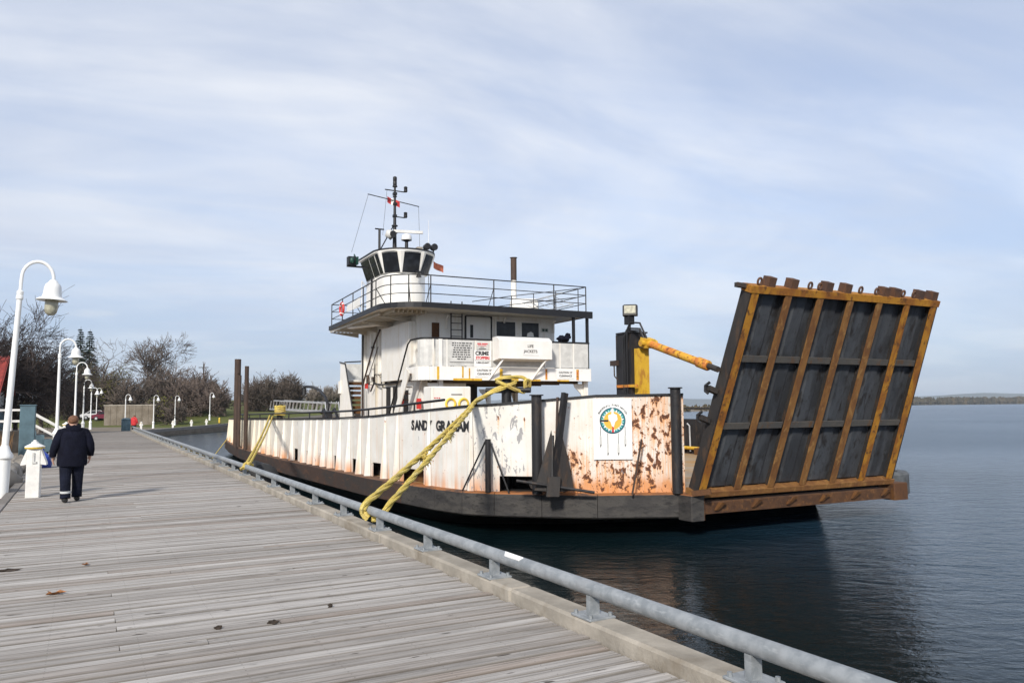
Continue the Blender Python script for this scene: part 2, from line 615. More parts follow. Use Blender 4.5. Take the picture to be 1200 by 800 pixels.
def mat_rust(name, cols, scale=3.0, rough=0.8, stretch=(1, 1, 0.35), top=None):
    """a rusted or half painted steel: three tones broken up by two noises"""
    mt, nt, bs = newmat(name)
    ob = nt.node('ShaderNodeTexCoord').outputs['Object']
    v = nt.vmath('MULTIPLY', ob, stretch)
    n1 = nt.noise(v, scale, 7, 0.62, 0.5)
    n2 = nt.noise(v, scale * 2.7, 7, 0.65, 0.3)
    n3 = nt.noise(ob, scale * 9, 4, 0.6)
    c = nt.mix(nt.ss(n1, 0.40, 0.60), cols[0], cols[1])
    c = nt.mix(nt.ss(n2, 0.52, 0.66), c, cols[2])
    c = nt.mix(nt.math('MULTIPLY', nt.ss(n3, 0.55, 0.75), 0.5), c, tuple(k * 0.45 for k in cols[0]))
    if top:
        nz = nt.xyz(nt.node('ShaderNodeNewGeometry').outputs['Normal'])[2]
        c = nt.mix(nt.math('MULTIPLY', nt.ss(nz, 0.4, 0.8), nt.ss(n1, 0.30, 0.55)), c, top)
    nt.put(bs.inputs['Base Color'], c)
    bs.inputs['Roughness'].default_value = rough
    bs.inputs['Specular IOR Level'].default_value = 0.35
    nt.put(bs.inputs['Normal'], nt.bump(nt.math('ADD', n2, nt.math('MULTIPLY', n3, 0.5)), 0.5, 0.02))
    return mt


def mat_galv():
    mt, nt, bs = newmat('galvanised_steel')
    ob = nt.node('ShaderNodeTexCoord').outputs['Object']
    n1 = nt.noise(ob, 9.0, 5, 0.6)
    n2 = nt.noise(nt.vmath('MULTIPLY', ob, (1, 0.25, 1)), 34.0, 4, 0.6)
    n3 = nt.noise(ob, 2.0, 4, 0.6)
    c = nt.mix(nt.ss(n1, 0.35, 0.65), (0.22, 0.24, 0.255), (0.32, 0.34, 0.355))
    c = nt.mix(nt.math('MULTIPLY', nt.ss(n2, 0.55, 0.72), 0.6), c, (0.43, 0.45, 0.46))
    c = nt.mix(nt.math('MULTIPLY', nt.ss(n3, 0.55, 0.75), 0.45), c, (0.23, 0.235, 0.24))
    nt.put(bs.inputs['Base Color'], c)
    bs.inputs['Metallic'].default_value = 0.25
    nt.put(bs.inputs['Roughness'], nt.math('ADD', 0.42, nt.math('MULTIPLY', n1, 0.25)))
    return mt


def mat_rope():
    mt, nt, bs = newmat('yellow_rope_fibre')
    uvw = nt.node('ShaderNodeTexCoord').outputs['Object']
    n = nt.noise(uvw, 55.0, 4, 0.65)
    n2 = nt.noise(uvw, 6.0, 4, 0.6)
    c = nt.mix(nt.ss(n, 0.35, 0.7), (0.52, 0.38, 0.06), (0.80, 0.65, 0.22))
    c = nt.mix(nt.math('MULTIPLY', nt.ss(n2, 0.45, 0.7), 0.5), c, (0.66, 0.56, 0.30))
    n3 = nt.noise(uvw, 2.3, 6, 0.65)
    c = nt.mix(nt.math('MULTIPLY', nt.ss(n3, 0.48, 0.68), 0.6), c, (0.30, 0.21, 0.08))
    nt.put(bs.inputs['Base Color'], c)
    bs.inputs['Roughness'].default_value = 0.95
    bs.inputs['Specular IOR Level'].default_value = 0.15
    nt.put(bs.inputs['Normal'], nt.bump(n, 1.0, 0.02))
    return mt


def mat_glass_dark(name, col=(0.012, 0.014, 0.018)):
    mt, nt, bs = newmat(name)
    ob = nt.node('ShaderNodeTexCoord').outputs['Object']
    nt.put(bs.inputs['Base Color'], nt.mix(nt.ss(nt.noise(ob, 3.0, 4, 0.6), 0.4, 0.7), col, tuple(c * 2.2 for c in col)))
    bs.inputs['Roughness'].default_value = 0.12
    bs.inputs['Specular IOR Level'].default_value = 0.25
    nt.put(bs.inputs['Normal'], nt.bump(nt.noise(ob, 2.0, 2, 0.5), 0.08, 0.05))
    return mt


def mat_ground(name, a, b, c3, s=0.6):
    mt, nt, bs = newmat(name)
    ob = nt.node('ShaderNodeTexCoord').outputs['Object']
    n1 = nt.noise(ob, s, 8, 0.6)
    n2 = nt.noise(ob, s * 9, 6, 0.65)
    c = nt.mix(nt.ss(n1, 0.38, 0.62), a, b)
    c = nt.mix(nt.math('MULTIPLY', nt.ss(n2, 0.5, 0.7), 0.6), c, c3)
    nt.put(bs.inputs['Base Color'], c)
    bs.inputs['Roughness'].default_value = 0.95
    bs.inputs['Specular IOR Level'].default_value = 0.15
    nt.put(bs.inputs['Normal'], nt.bump(n2, 0.6, 0.08))
    return mt


def mat_varied(name, cols, rough=0.85, scale=2.0):
    """foliage, bark, stone: tone varies per object and along it"""
    mt, nt, bs = newmat(name)
    r = nt.math('FRACT', nt.math('ADD', nt.node('ShaderNodeObjectInfo').outputs['Random'], nt.node('ShaderNodeNewGeometry').outputs['Random Per Island']))
    ob = nt.node('ShaderNodeTexCoord').outputs['Object']
    c = nt.mix(r, cols[0], cols[1])
    c = nt.mix(nt.ss(nt.noise(ob, scale, 6, 0.6), 0.42, 0.66), c, cols[2])
    nt.put(bs.inputs['Base Color'], c)
    bs.inputs['Roughness'].default_value = rough
    bs.inputs['Specular IOR Level'].default_value = 0.2
    return mt


M_PLANK = mat_planks()
M_WATER = mat_water()
M_KERB = mat_plain('kerb_concrete', (0.34, 0.31, 0.265), 0.9, var=0.25, scale=2.5, bump=0.5, alt=((0.22, 0.19, 0.15), 1.6, 0.5, 0.72), spec=0.2)
M_GALV = mat_galv()
M_DARKWOOD = mat_plain('dark_timber', (0.05, 0.042, 0.035), 0.9, var=0.4, scale=3, bump=0.4)
M_LAMPWHITE = mat_plain('lamp_white_paint', (0.80, 0.81, 0.80), 0.32, var=0.06, scale=2)
M_BOLLWHITE = mat_plain('chalky_white_paint', (0.76, 0.75, 0.72), 0.6, var=0.12, scale=5, bump=0.15, alt=((0.50, 0.45, 0.36), 4.0, 0.62, 0.8))
M_GLOBE = mat_plain('lamp_globe_glass', (0.40, 0.39, 0.30), 0.15, var=0.35, scale=14)
M_HULLW = mat_hull_white('chipped_hull_paint')
M_HULLB = mat_rust('black_hull_paint', [(0.010, 0.010, 0.011), (0.016, 0.015, 0.015), (0.030, 0.018, 0.013)], 1.2, 0.5)
M_RUB = mat_rust('rub_rail_timber', [(0.055, 0.034, 0.027), (0.038, 0.033, 0.031), (0.085, 0.046, 0.030)], 1.1, 0.85, (0.5, 0.5, 1.6), (0.16, 0.085, 0.05))
M_RUBBOW = mat_rust('rub_rail_bow_timber', [(0.038, 0.036, 0.036), (0.060, 0.056, 0.052), (0.024, 0.023, 0.023)], 2.2, 0.8, (0.7, 0.7, 2.0), (0.30, 0.115, 0.035))
M_BLACKSTEEL = mat_rust('black_painted_steel', [(0.014, 0.014, 0.016), (0.022, 0.022, 0.025), (0.045, 0.034, 0.028)], 2.0, 0.55)
M_BROWNSTEEL = mat_rust('brown_rusted_pipe', [(0.050, 0.034, 0.028), (0.070, 0.044, 0.032), (0.040, 0.028, 0.026)], 2.0, 0.75)
M_TRIM = mat_plain('black_trim_paint', (0.009, 0.009, 0.011), 0.5, var=0.3)
M_HOUSE = mat_house_white('superstructure_white', (0.82, 0.81, 0.78), 0.38)
M_HOUSECLEAN = mat_house_white('wheelhouse_white', (0.80, 0.80, 0.79), 0.15)
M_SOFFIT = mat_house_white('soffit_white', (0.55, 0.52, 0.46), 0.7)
M_PANE = mat_glass_dark('dark_window_glass')
M_DARK = mat_plain('opening_shade', (0.010, 0.009, 0.009), 0.8, var=0.3)  # near-black colour stands for the shade inside openings
M_OCHRE = mat_rust('ochre_rusted_beam', [(0.40, 0.185, 0.020), (0.24, 0.090, 0.018), (0.090, 0.038, 0.017)], 2.6, 0.8, (1, 1, 0.5))
M_OCHREMID = mat_rust('rusted_rib', [(0.22, 0.105, 0.032), (0.15, 0.066, 0.024), (0.28, 0.15, 0.05)], 2.6, 0.8, (1, 1, 0.5))
M_OCHREDK = mat_rust('brown_rusted_beam', [(0.135, 0.060, 0.018), (0.085, 0.038, 0.017), (0.050, 0.026, 0.017)], 1.8, 0.8, (1, 1, 0.5))
M_RAMPPANEL = mat_rust('ramp_plate_grey', [(0.040, 0.043, 0.049), (0.066, 0.072, 0.082), (0.028, 0.026, 0.026)], 1.1, 0.45, (1.5, 1.5, 0.3))
M_RAMPDARK = mat_rust('ramp_web_dark', [(0.026, 0.024, 0.024), (0.036, 0.031, 0.028), (0.060, 0.038, 0.026)], 2.0, 0.75)
M_RAMPCROSS = mat_rust('ramp_cross_grey', [(0.070, 0.068, 0.066), (0.085, 0.078, 0.070), (0.10, 0.06, 0.035)], 2.0, 0.7)
M_HINGE = mat_rust('hinge_beam_rust', [(0.085, 0.040, 0.018), (0.055, 0.027, 0.015), (0.13, 0.060, 0.022)], 2.4, 0.8, (1, 1, 1))
M_LUG = mat_rust('lug_rust', [(0.10, 0.052, 0.032), (0.075, 0.045, 0.035), (0.14, 0.065, 0.03)], 4.0, 0.8)
M_YELLOW = mat_rust('yellow_chipped_paint', [(0.62, 0.37, 0.03), (0.66, 0.42, 0.05), (0.42, 0.20, 0.03)], 2.2, 0.55, (1, 1, 0.4))
M_ARM = mat_rust('orange_cylinder_paint', [(0.66, 0.36, 0.035), (0.58, 0.20, 0.04), (0.18, 0.055, 0.022)], 4.0, 0.65, (1, 1, 1))
M_ROPE = mat_rope()
M_DECK = mat_rust('worn_deck_steel', [(0.34, 0.26, 0.17), (0.36, 0.20, 0.06), (0.30, 0.27, 0.23)], 0.7, 0.6, (0.3, 1.0, 1))
M_TXT = mat_plain('black_lettering', (0.02, 0.02, 0.022), 0.6, var=0.1)
M_TXTRED = mat_plain('red_lettering', (0.55, 0.03, 0.035), 0.6, var=0.1)
M_SIGN = mat_plain('sign_board_white', (0.80, 0.80, 0.79), 0.45, var=0.05)
M_SIGNGREY = mat_plain('sign_board_grey', (0.58, 0.58, 0.56), 0.5, var=0.15)
M_RED = mat_plain('red_paint', (0.55, 0.035, 0.03), 0.5, var=0.2)
M_RINGY = mat_plain('yellow_ring_paint', (0.72, 0.50, 0.05), 0.5, var=0.2)
M_GREENBOX = mat_plain('sidelight_green', (0.010, 0.055, 0.040), 0.5, var=0.3)
M_LOCKER = mat_house_white('locker_white', (0.80, 0.79, 0.76), 0.3)
M_ALU = mat_plain('aluminium', (0.55, 0.56, 0.57), 0.4, metal=0.4, var=0.2)
M_BARK = mat_varied('bark_dark', [(0.050, 0.042, 0.036), (0.072, 0.060, 0.050), (0.040, 0.034, 0.030)])
M_TWIG = mat_varied('twigs_grey_brown', [(0.095, 0.078, 0.066), (0.130, 0.108, 0.092), (0.080, 0.062, 0.052)])
M_TWIGRED = mat_varied('twigs_red_brown', [(0.125, 0.098, 0.084), (0.150, 0.118, 0.100), (0.100, 0.078, 0.068)])
M_TWIGPALE = mat_varied('twigs_pale', [(0.20, 0.175, 0.145), (0.24, 0.21, 0.18), (0.15, 0.13, 0.11)])
M_TWIGDARK = mat_varied('twigs_dark', [(0.040, 0.032, 0.030), (0.060, 0.046, 0.042), (0.034, 0.028, 0.026)])
M_NEEDLE = mat_varied('spruce_needles', [(0.020, 0.040, 0.024), (0.034, 0.058, 0.032), (0.016, 0.030, 0.020)])
M_LEAFY = mat_varied('young_green_leaves', [(0.125, 0.125, 0.030), (0.165, 0.155, 0.040), (0.085, 0.090, 0.028)])
M_GRASSDRY = mat_varied('dry_grass', [(0.20, 0.115, 0.060), (0.27, 0.165, 0.085), (0.13, 0.085, 0.045)])
M_LAWN = mat_ground('lawn', (0.080, 0.095, 0.026), (0.105, 0.110, 0.032), (0.055, 0.070, 0.020), 0.35)
M_SOIL = mat_ground('gravel_soil', (0.16, 0.135, 0.105), (0.22, 0.19, 0.155), (0.10, 0.085, 0.065), 0.8)
M_STONE = mat_varied('shore_boulders', [(0.20, 0.185, 0.165), (0.30, 0.28, 0.255), (0.12, 0.11, 0.095)], 0.9, 3.0)
M_NAVY = mat_plain('navy_cloth', (0.007, 0.008, 0.017), 0.95, var=0.4, scale=5, bump=1.0, spec=0.15)
M_TROUSER = mat_plain('dark_trouser_cloth', (0.009, 0.011, 0.022), 0.95, var=0.4, scale=4, bump=1.0, spec=0.15)
M_SKIN = mat_plain('skin', (0.50, 0.29, 0.21), 0.55, var=0.12)
M_HAIR = mat_plain('reddish_hair', (0.16, 0.075, 0.04), 0.8, var=0.35, scale=20)
M_BAND = mat_plain('reflective_band', (0.55, 0.56, 0.56), 0.4, var=0.1)
M_SHOE = mat_plain('black_boot', (0.015, 0.014, 0.014), 0.5, var=0.2)
M_BLUEGREY = mat_plain('blue_grey_paint', (0.085, 0.145, 0.175), 0.7, var=0.25, scale=3)
M_BLUE = mat_plain('blue_plastic', (0.015, 0.045, 0.30), 0.4, var=0.2)
M_ROOFRED = mat_plain('red_roof_metal', (0.30, 0.045, 0.035), 0.6, var=0.35, scale=2)
M_RUBBER = mat_plain('grey_rubber', (0.085, 0.092, 0.098), 0.75, var=0.35, scale=4, bump=0.3)
M_TYRE = mat_plain('tyre_rubber', (0.020, 0.021, 0.023), 0.8, var=0.3)

# ------------------------------------------------------------------ the lake
wm = MB()
wm.add([(-7000, -400, 0), (10500, -400, 0), (10500, 11500, 0), (-7000, 11500, 0)], [(0, 1, 2, 3)])
wo_ = wm.build('lake_water', M_WATER, None, fix=False)
wo_.location = (0, 0, -1.3)
tag(wo_, 'rippled grey blue lake water', None, None, 'structure')

# ------------------------------------------------------------------ the boardwalk (its own frame: x across towards the water, y along)
DK_RZ = atan2(0.479, 0.878)
NX = Vector((0.878, 0.479, 0))
DY = Vector((-0.479, 0.878, 0))


def dk(n, d, z=0.0):
    return NX * n + DY * d + Vector((0, 0, z))


DOCK_END = 73.0
X_L, X_R = -1.22, 3.52
dock = thing('boardwalk', 'weathered grey plank boardwalk running along the water to the shore', None, (0, 0, 0), DK_RZ, None, 'structure')
PITCHP = 0.150
BW = 0.1285
mesh_cache = {}


def plank_mesh(xa, xb):
    key = (round(xa, 2), round(xb, 2))
    if key not in mesh_cache:
        b = 0.005
        h = BW / 2
        mb = MB()
        vs = []
        for x in (xa, xb):
            vs += [(x, -h, -0.05), (x, -h, -b), (x, -h + b, 0), (x, h - b, 0), (x, h, -b), (x, h, -0.05)]
        fs = [(0, 1, 2, 3, 4, 5), tuple(range(11, 5, -1))]
        for k in range(6):
            j = (k + 1) % 6
            fs.append((k, 6 + k, 6 + j, j))
        mb.add(vs, fs)
        mesh_cache[key] = (mb, mb.mesh('plank', M_PLANK))
    return mesh_cache[key]


joints = [0.30, 1.52, 2.13, 0.91]
far = MB()
count = 0
row = 0
y = 3.2
while y < DOCK_END:
    cuts = [X_L, X_R] if rnd.random() < 0.72 else [X_L, rnd.choice(joints), X_R]
    for xa, xb in zip(cuts, cuts[1:]):
        g = 0.003
        mb, me = plank_mesh(xa + (g if xa > X_L else 0), xb - (g if xb < X_R else 0) + (rnd.choice((0, 0, -0.02, 0.01)) if xb == X_R else 0))
        zo = rnd.uniform(-0.006, 0.005)
        ry = rnd.uniform(-0.0012, 0.0012)
        if count < 300:
            o = link('plank', me, dock)
            o.location = (0, y, zo)
            o.rotation_euler = (rnd.uniform(-0.04, 0.04), ry, rnd.uniform(-0.0006, 0.0006))
        else:
            far.add([(v[0], v[1] + y, v[2] + zo) for v in mb.v], mb.f)
        count += 1
    y += PITCHP
    row += 1
fo = far.build('far_planks', M_PLANK, dock)
tag(fo, None, None, None, 'stuff')
sub = MB()
for k in range(8):
    xx = lerp(X_L + 0.1, X_R - 0.1, k / 7)
    sub.box(xx - 0.04, xx + 0.04, 3.0, DOCK_END, -0.34, -0.056)
sub.build('joist', M_DARKWOOD, dock)
sub = MB()
sub.box(X_L + 0.02, X_R + 0.25, 2.9, DOCK_END - 0.05, -0.50, -0.36)
sub.build('crib_deck', M_DARKWOOD, dock)
# timber edging on the land side
for k in range(6):
    mb = MB()
    mb.bbox(-1.42, -1.235, 3.0 + k * 5.0, 3.0 + k * 5.0 + 4.98, -0.30, 0.012, 0.012)
    mb.build('edge_board', M_PLANK, dock)
# quay face below the kerb
mb = MB()
mb.box(X_R + 0.02, X_R + 0.26, 2.9, DOCK_END - 0.05, -2.6, -0.502)
mb.build('quay_face', M_DARKWOOD, dock)

kerb = thing('kerb', 'tan concrete kerb along the water edge of the boardwalk', None, (0, 0, 0), DK_RZ, None, 'structure')
y = 2.9
while y < DOCK_END:
    L = min(3.66, DOCK_END - y)
    mb = MB()
    mb.bbox(X_R + 0.012, X_R + 0.27, y, y + L - 0.012, -0.34, 0.115, 0.022)
    mb.build('kerb_stone', M_KERB, kerb)
    y += L

# low galvanised pipe rail on posts
rail = thing('pipe_rail', 'low galvanised pipe rail on short posts along the kerb', 'pipe rail', dk(X_R + 0.14, 3.0, 0.115), DK_RZ)
PZ = 0.215
mb = MB()
mb.tube([(0, -0.6, PZ), (0, 10, PZ), (0, 25, PZ), (0, 45, PZ), (0, DOCK_END - 3.3, PZ)], 0.061, 16)
mb.build('pipe', M_GALV, rail, True)
pm = MB()
pm.box(-0.045, 0.045, -0.028, 0.028, 0.016, PZ - 0.05)
post_me = pm.mesh('post', M_GALV)
bpm = MB()
bpm.bbox(-0.125, 0.125, -0.14, 0.14, 0.0, 0.016, 0.004)
bp_me = bpm.mesh('base_plate', M_GALV)
bom = MB()
bom.cyl((0, 0, 0.014), (0, 0, 0.042), 0.017, 0.017, 6)
bo_me = bom.mesh('bolt', M_GALV)
k = 0
yy = 0.65
while yy < DOCK_END - 4:
    p = link('post', post_me, rail)
    p.location = (0, yy, 0)
    b = link('base_plate', bp_me, p)
    if k < 14:
        for bx in (-0.095, 0.095):
            for by in (-0.105, 0.105):
                q = link('bolt', bo_me, p)
                q.location = (bx, by, 0)
    yy += 1.73
    k += 1
mb = MB()
mb.add([(-0.052, 3.52, PZ + 0.045), (-0.012, 3.50, PZ + 0.068), (-0.008, 3.86, PZ + 0.069), (-0.050, 3.80, PZ + 0.047),
        (-0.05, 3.52, PZ + 0.035), (-0.012, 3.50, PZ + 0.055), (-0.008, 3.86, PZ + 0.055), (-0.05, 3.80, PZ + 0.035)],
       [(0, 1, 2, 3), (7, 6, 5, 4), (0, 4, 5, 1), (1, 5, 6, 2), (2, 6, 7, 3), (3, 7, 4, 0)])
mb.build('peeling_tape', M_SIGN, rail)

# dead leaves on the boards
def leaf(n, d, s, rz, label):
    mb = MB()
    pts = []
    for i in range(10):
        t = 2 * pi * i / 10
        r = s * (1.0 if i % 2 == 0 else 0.5)
        pts.append((r * cos(t), r * 0.7 * sin(t), 0.010 + 0.35 * s * abs(sin(t * 1.5 + rz))))
    c = (0, 0, 0.006)
    n0 = len(pts)
    mb.add(pts + [c], [(i, (i + 1) % n0, n0) for i in range(n0)])
    o = mb.build('dead_leaf', M_LEAFDEAD, None)
    o.location = dk(n, d, 0.002)
    o.rotation_euler = (0, 0, rz)
    tag(o, label, 'leaf')


M_LEAFDEAD = mat_plain('dead_leaf_brown', (0.32, 0.13, 0.04), 0.8, var=0.4, scale=12)
M_CLOD = mat_plain('dark_debris', (0.035, 0.025, 0.018), 0.9, var=0.4, scale=20)


leaf(-0.18, 9.0, 0.10, 0.4, 'curled brown dead leaf lying on the planks, the larger and nearer one')
leaf(0.08, 10.5, 0.06, 1.7, 'small orange dead leaf on the planks, just beyond the larger leaf')
for i, (n, d, s, lb) in enumerate([(-0.69, 10.6, 0.10, 'dark clump of debris on the planks at the left edge of the boardwalk'),
                                   (1.03, 6.95, 0.035, 'dark crumb on the planks, left of a similar longer crumb'),
                                   (1.46, 6.9, 0.045, 'longer dark crumb lying in the middle of the planks'),
                                   (2.03, 7.2, 0.025, 'tiny black speck of debris on the planks near the kerb side')]):
    mb = MB()
    mb.blob((0, 0, 0.008), s, s * 0.5, 0.016, i, 0.35, 9, 5)
    o = mb.build('debris', M_CLOD, None)
    o.location = dk(n, d, 0.002)
    o.rotation_euler = (0, 0, 0.5)
    tag(o, lb, 'debris')

# ------------------------------------------------------------------ land and shore
P_END = dk(3.95, 74.0)
SHORE = [dk(-1.43, -12), dk(-1.43, DOCK_END + 0.05), dk(3.9, DOCK_END + 0.05), Vector((-40.5, 90, 0)), Vector((-39.8, 112, 0)), Vector((-26, 128, 0)), Vector((-24, 152, 0)), Vector((-34, 230, 0)), Vector((-90, 420, 0))]


def land_z(x, y):
    d = -0.479 * x + 0.878 * y
    z = -0.10
    z += -0.5 * min(1, max(0, (y - 66) / 16.0))
    t = min(1, max(0, (y + 0.15 * (x + 40) - 104) / 34.0))
    z += 1.75 * t * t * (3 - 2 * t)
    t2 = min(1, max(0, (y - 150) / 200.0))
    return z + 5 * t2


bm = bmesh.new()
pts = [(p.x, p.y) for p in SHORE] + [(-420, 420), (-420, -40)]
bm.faces.new([bm.verts.new((x, y, 0)) for x, y in pts])
for k in range(45):
    yv = -8 + k * 6.0
    bmesh.ops.bisect_plane(bm, geom=bm.verts[:] + bm.edges[:] + bm.faces[:], plane_co=(0, yv, 0), plane_no=(0, 1, 0))
for k in range(14):
    xv = -120 + k * 18.0
    bmesh.ops.bisect_plane(bm, geom=bm.verts[:] + bm.edges[:] + bm.faces[:], plane_co=(xv, 0, 0), plane_no=(1, 0, 0))
for v in bm.verts:
    v.co.z = land_z(v.co.x, v.co.y)
bmesh.ops.recalc_face_normals(bm, faces=bm.faces)
me = bpy.data.meshes.new('ground')
bm.to_mesh(me)
bm.free()
me.materials.append(M_SOIL)
me.materials.append(M_LAWN)
for p in me.polygons:
    if p.center.y + 0.15 * (p.center.x + 40) > 101:
        p.material_index = 1
if sum(p.normal.z for p in me.polygons) < 0:
    me.flip_normals()
tag(link('ground', me), 'gravel shore and sloping lawn behind the boardwalk', None, None, 'structure')

# embankment of stacked timbers at the end of the boardwalk
emb = thing('embankment', 'grey timber embankment along the inner bay', None, kind='structure')
for a, b in zip(SHORE[2:6], SHORE[3:7]):
    L = (b - a).length
    nrm = Vector((b.y - a.y, -(b.x - a.x), 0)).normalized()
    for kz in range(3):
        mb = MB()
        za = land_z(a.x, a.y) + 0.1
        zb = land_z(b.x, b.y) + 0.1
        o1 = nrm * (0.12 + 0.10 * kz)
        mb.beam(a + o1 + Vector((0, 0, za - 0.15 - 0.36 * kz)), b + o1 + Vector((0, 0, zb - 0.15 - 0.36 * kz)), 0.4, 0.34)
        mb.build('timber', M_SOIL if kz else M_PLANK, emb)

# far shore: a low wooded point, and blue hills beyond it
coast = [(-400, 520), (60, 330), (88, 376), (160, 480), (330, 800), (560, 1180), (760, 1480), (1250, 1900), (2300, 2500), (4200, 3000)]
mb = MB()
n = len(coast)
vs = []
for k, (x, y) in enumerate(coast):
    vs += [(x, y, -1.5), (x * 1.004, y * 1.006 + 2, -0.7), (x * 1.3 + 40, y * 1.3 + 400, 0.3)]
fs = []
for k in range(n - 1):
    for j in range(2):
        a = k * 3 + j
        fs.append((a, a + 3, a + 4, a + 1))
mb.add(vs, fs)
tag(mb.build('far_shore', M_SOIL, None), 'low far shore across the bay', None, None, 'structure')
mb = MB()
q = random.Random(3)
for k in range(n - 1):
    (xa, ya), (xb, yb) = coast[k], coast[k + 1]
    if k < 1:
        continue
    L = math.hypot(xb - xa, yb - ya)
    cnt = int(min(620, L / 2.2)) if k > 1 else 30
    for i in range(cnt):
        t = q.random()
        off = q.random() ** 1.5 * 60 + 3
        x, y = lerp(xa, xb, t), lerp(ya, yb, t)
        d = math.hypot(x, y)
        x, y = x * (1 + off / d), y * (1 + off / d)
        h = interp([(300, 2.0), (500, 3.4), (1000, 8.5), (1700, 12.5), (3000, 17.0)], d) * q.uniform(0.55, 1.08)
        w = h * q.uniform(0.35, 0.6)
        mb.blob((x, y, h * 0.42 - 0.8), w, w, h * 0.58, q.random(), 0.3, 6, 4)
M_FARTREE = mat_varied('far_woods', [(0.052, 0.046, 0.026), (0.090, 0.070, 0.038), (0.040, 0.037, 0.024)], 0.9, 0.02)
tag(mb.build('treeline', M_FARTREE, None), 'dense wooded shore far across the water', None, None, 'stuff')

hills = MB()
q = random.Random(11)
HN = 70
ph = [q.uniform(0, 6.3) for _ in range(8)]
for ri, (R, hh) in enumerate([(8200, 120), (9600, 190)]):
    vs = []
    for k in range(HN + 1):
        az = radians(-35 + 110 * k / HN)       # degrees clockwise from +Y
        x, y = R * sin(az), R * cos(az)
        t = k / HN * 9
        e = 0.62 + 0.24 * sin(1.3 * t + ph[0] + ri) + 0.12 * sin(3.1 * t + ph[1]) + 0.05 * sin(7.3 * t + ph[2]) + 0.03 * sin(15 * t + ph[3])
        e *= interp([(0, 0.5), (13, 0.55), (30, 1.0), (90, 1.0)], math.degrees(az))
        vs += [(x * 0.965, y * 0.965, -2), (x, y, hh * e), (x * 1.05, y * 1.05, hh * e * 0.8)]
    fs = []
    for k in range(HN):
        for j in range(2):
            a = k * 3 + j
            fs.append((a, a + 3, a + 4, a + 1))
    hills.add(vs, fs)
M_HILL = mat_ground('hill_woods', (0.045, 0.055, 0.030), (0.060, 0.066, 0.036), (0.035, 0.042, 0.026), 0.004)
tag(hills.build('hills', M_HILL, None, True), 'long blue hills on the horizon', None, None, 'structure')


# ------------------------------------------------------------------ trees
def limb(mb, p, d, L, r, depth, q, cfg):
    """one branch as a bent tube, then its children"""
    seg = 3 if depth > 1 else 2
    pts = [Vector(p)]
    rs = [r]
    dd = Vector(d)
    for s in range(seg):
        dd = (dd + Vector((q.gauss(0, 1), q.gauss(0, 1), q.gauss(0, 1) * 0.6 + cfg['lift'])) * cfg['wob']).normalized()
        pts.append(pts[-1] + dd * (L / seg))
        rs.append(max(cfg['rmin'], r * (1 - 0.5 * (s + 1) / seg)))
    mb.tube(pts, rs, 5 if depth >= cfg['lv'] - 1 else 3, cap=False)
    if depth == 0:
        return
    kids = cfg['kids'][cfg['lv'] - depth] if isinstance(cfg['kids'], (list, tuple)) else cfg['kids']
    for k in range(kids):
        t = q.uniform(0.3, 1.0) if k else 1.0
        i = min(seg - 1, int(t * seg))
        pp = pts[i].lerp(pts[i + 1], t * seg - i)
        ax = dd.orthogonal().normalized()
        ax = Matrix.Rotation(q.uniform(0, 6.28), 3, dd) @ ax
        ang = q.uniform(*cfg['ang']) if k else q.uniform(0.05, 0.35)
        nd = (Matrix.Rotation(ang, 3, ax) @ dd).normalized()
        limb(mb, pp, nd, L * q.uniform(*cfg['len']), max(cfg['rmin'], lerp(rs[i], rs[i + 1], 0.5) * 0.62), depth - 1, q, cfg)


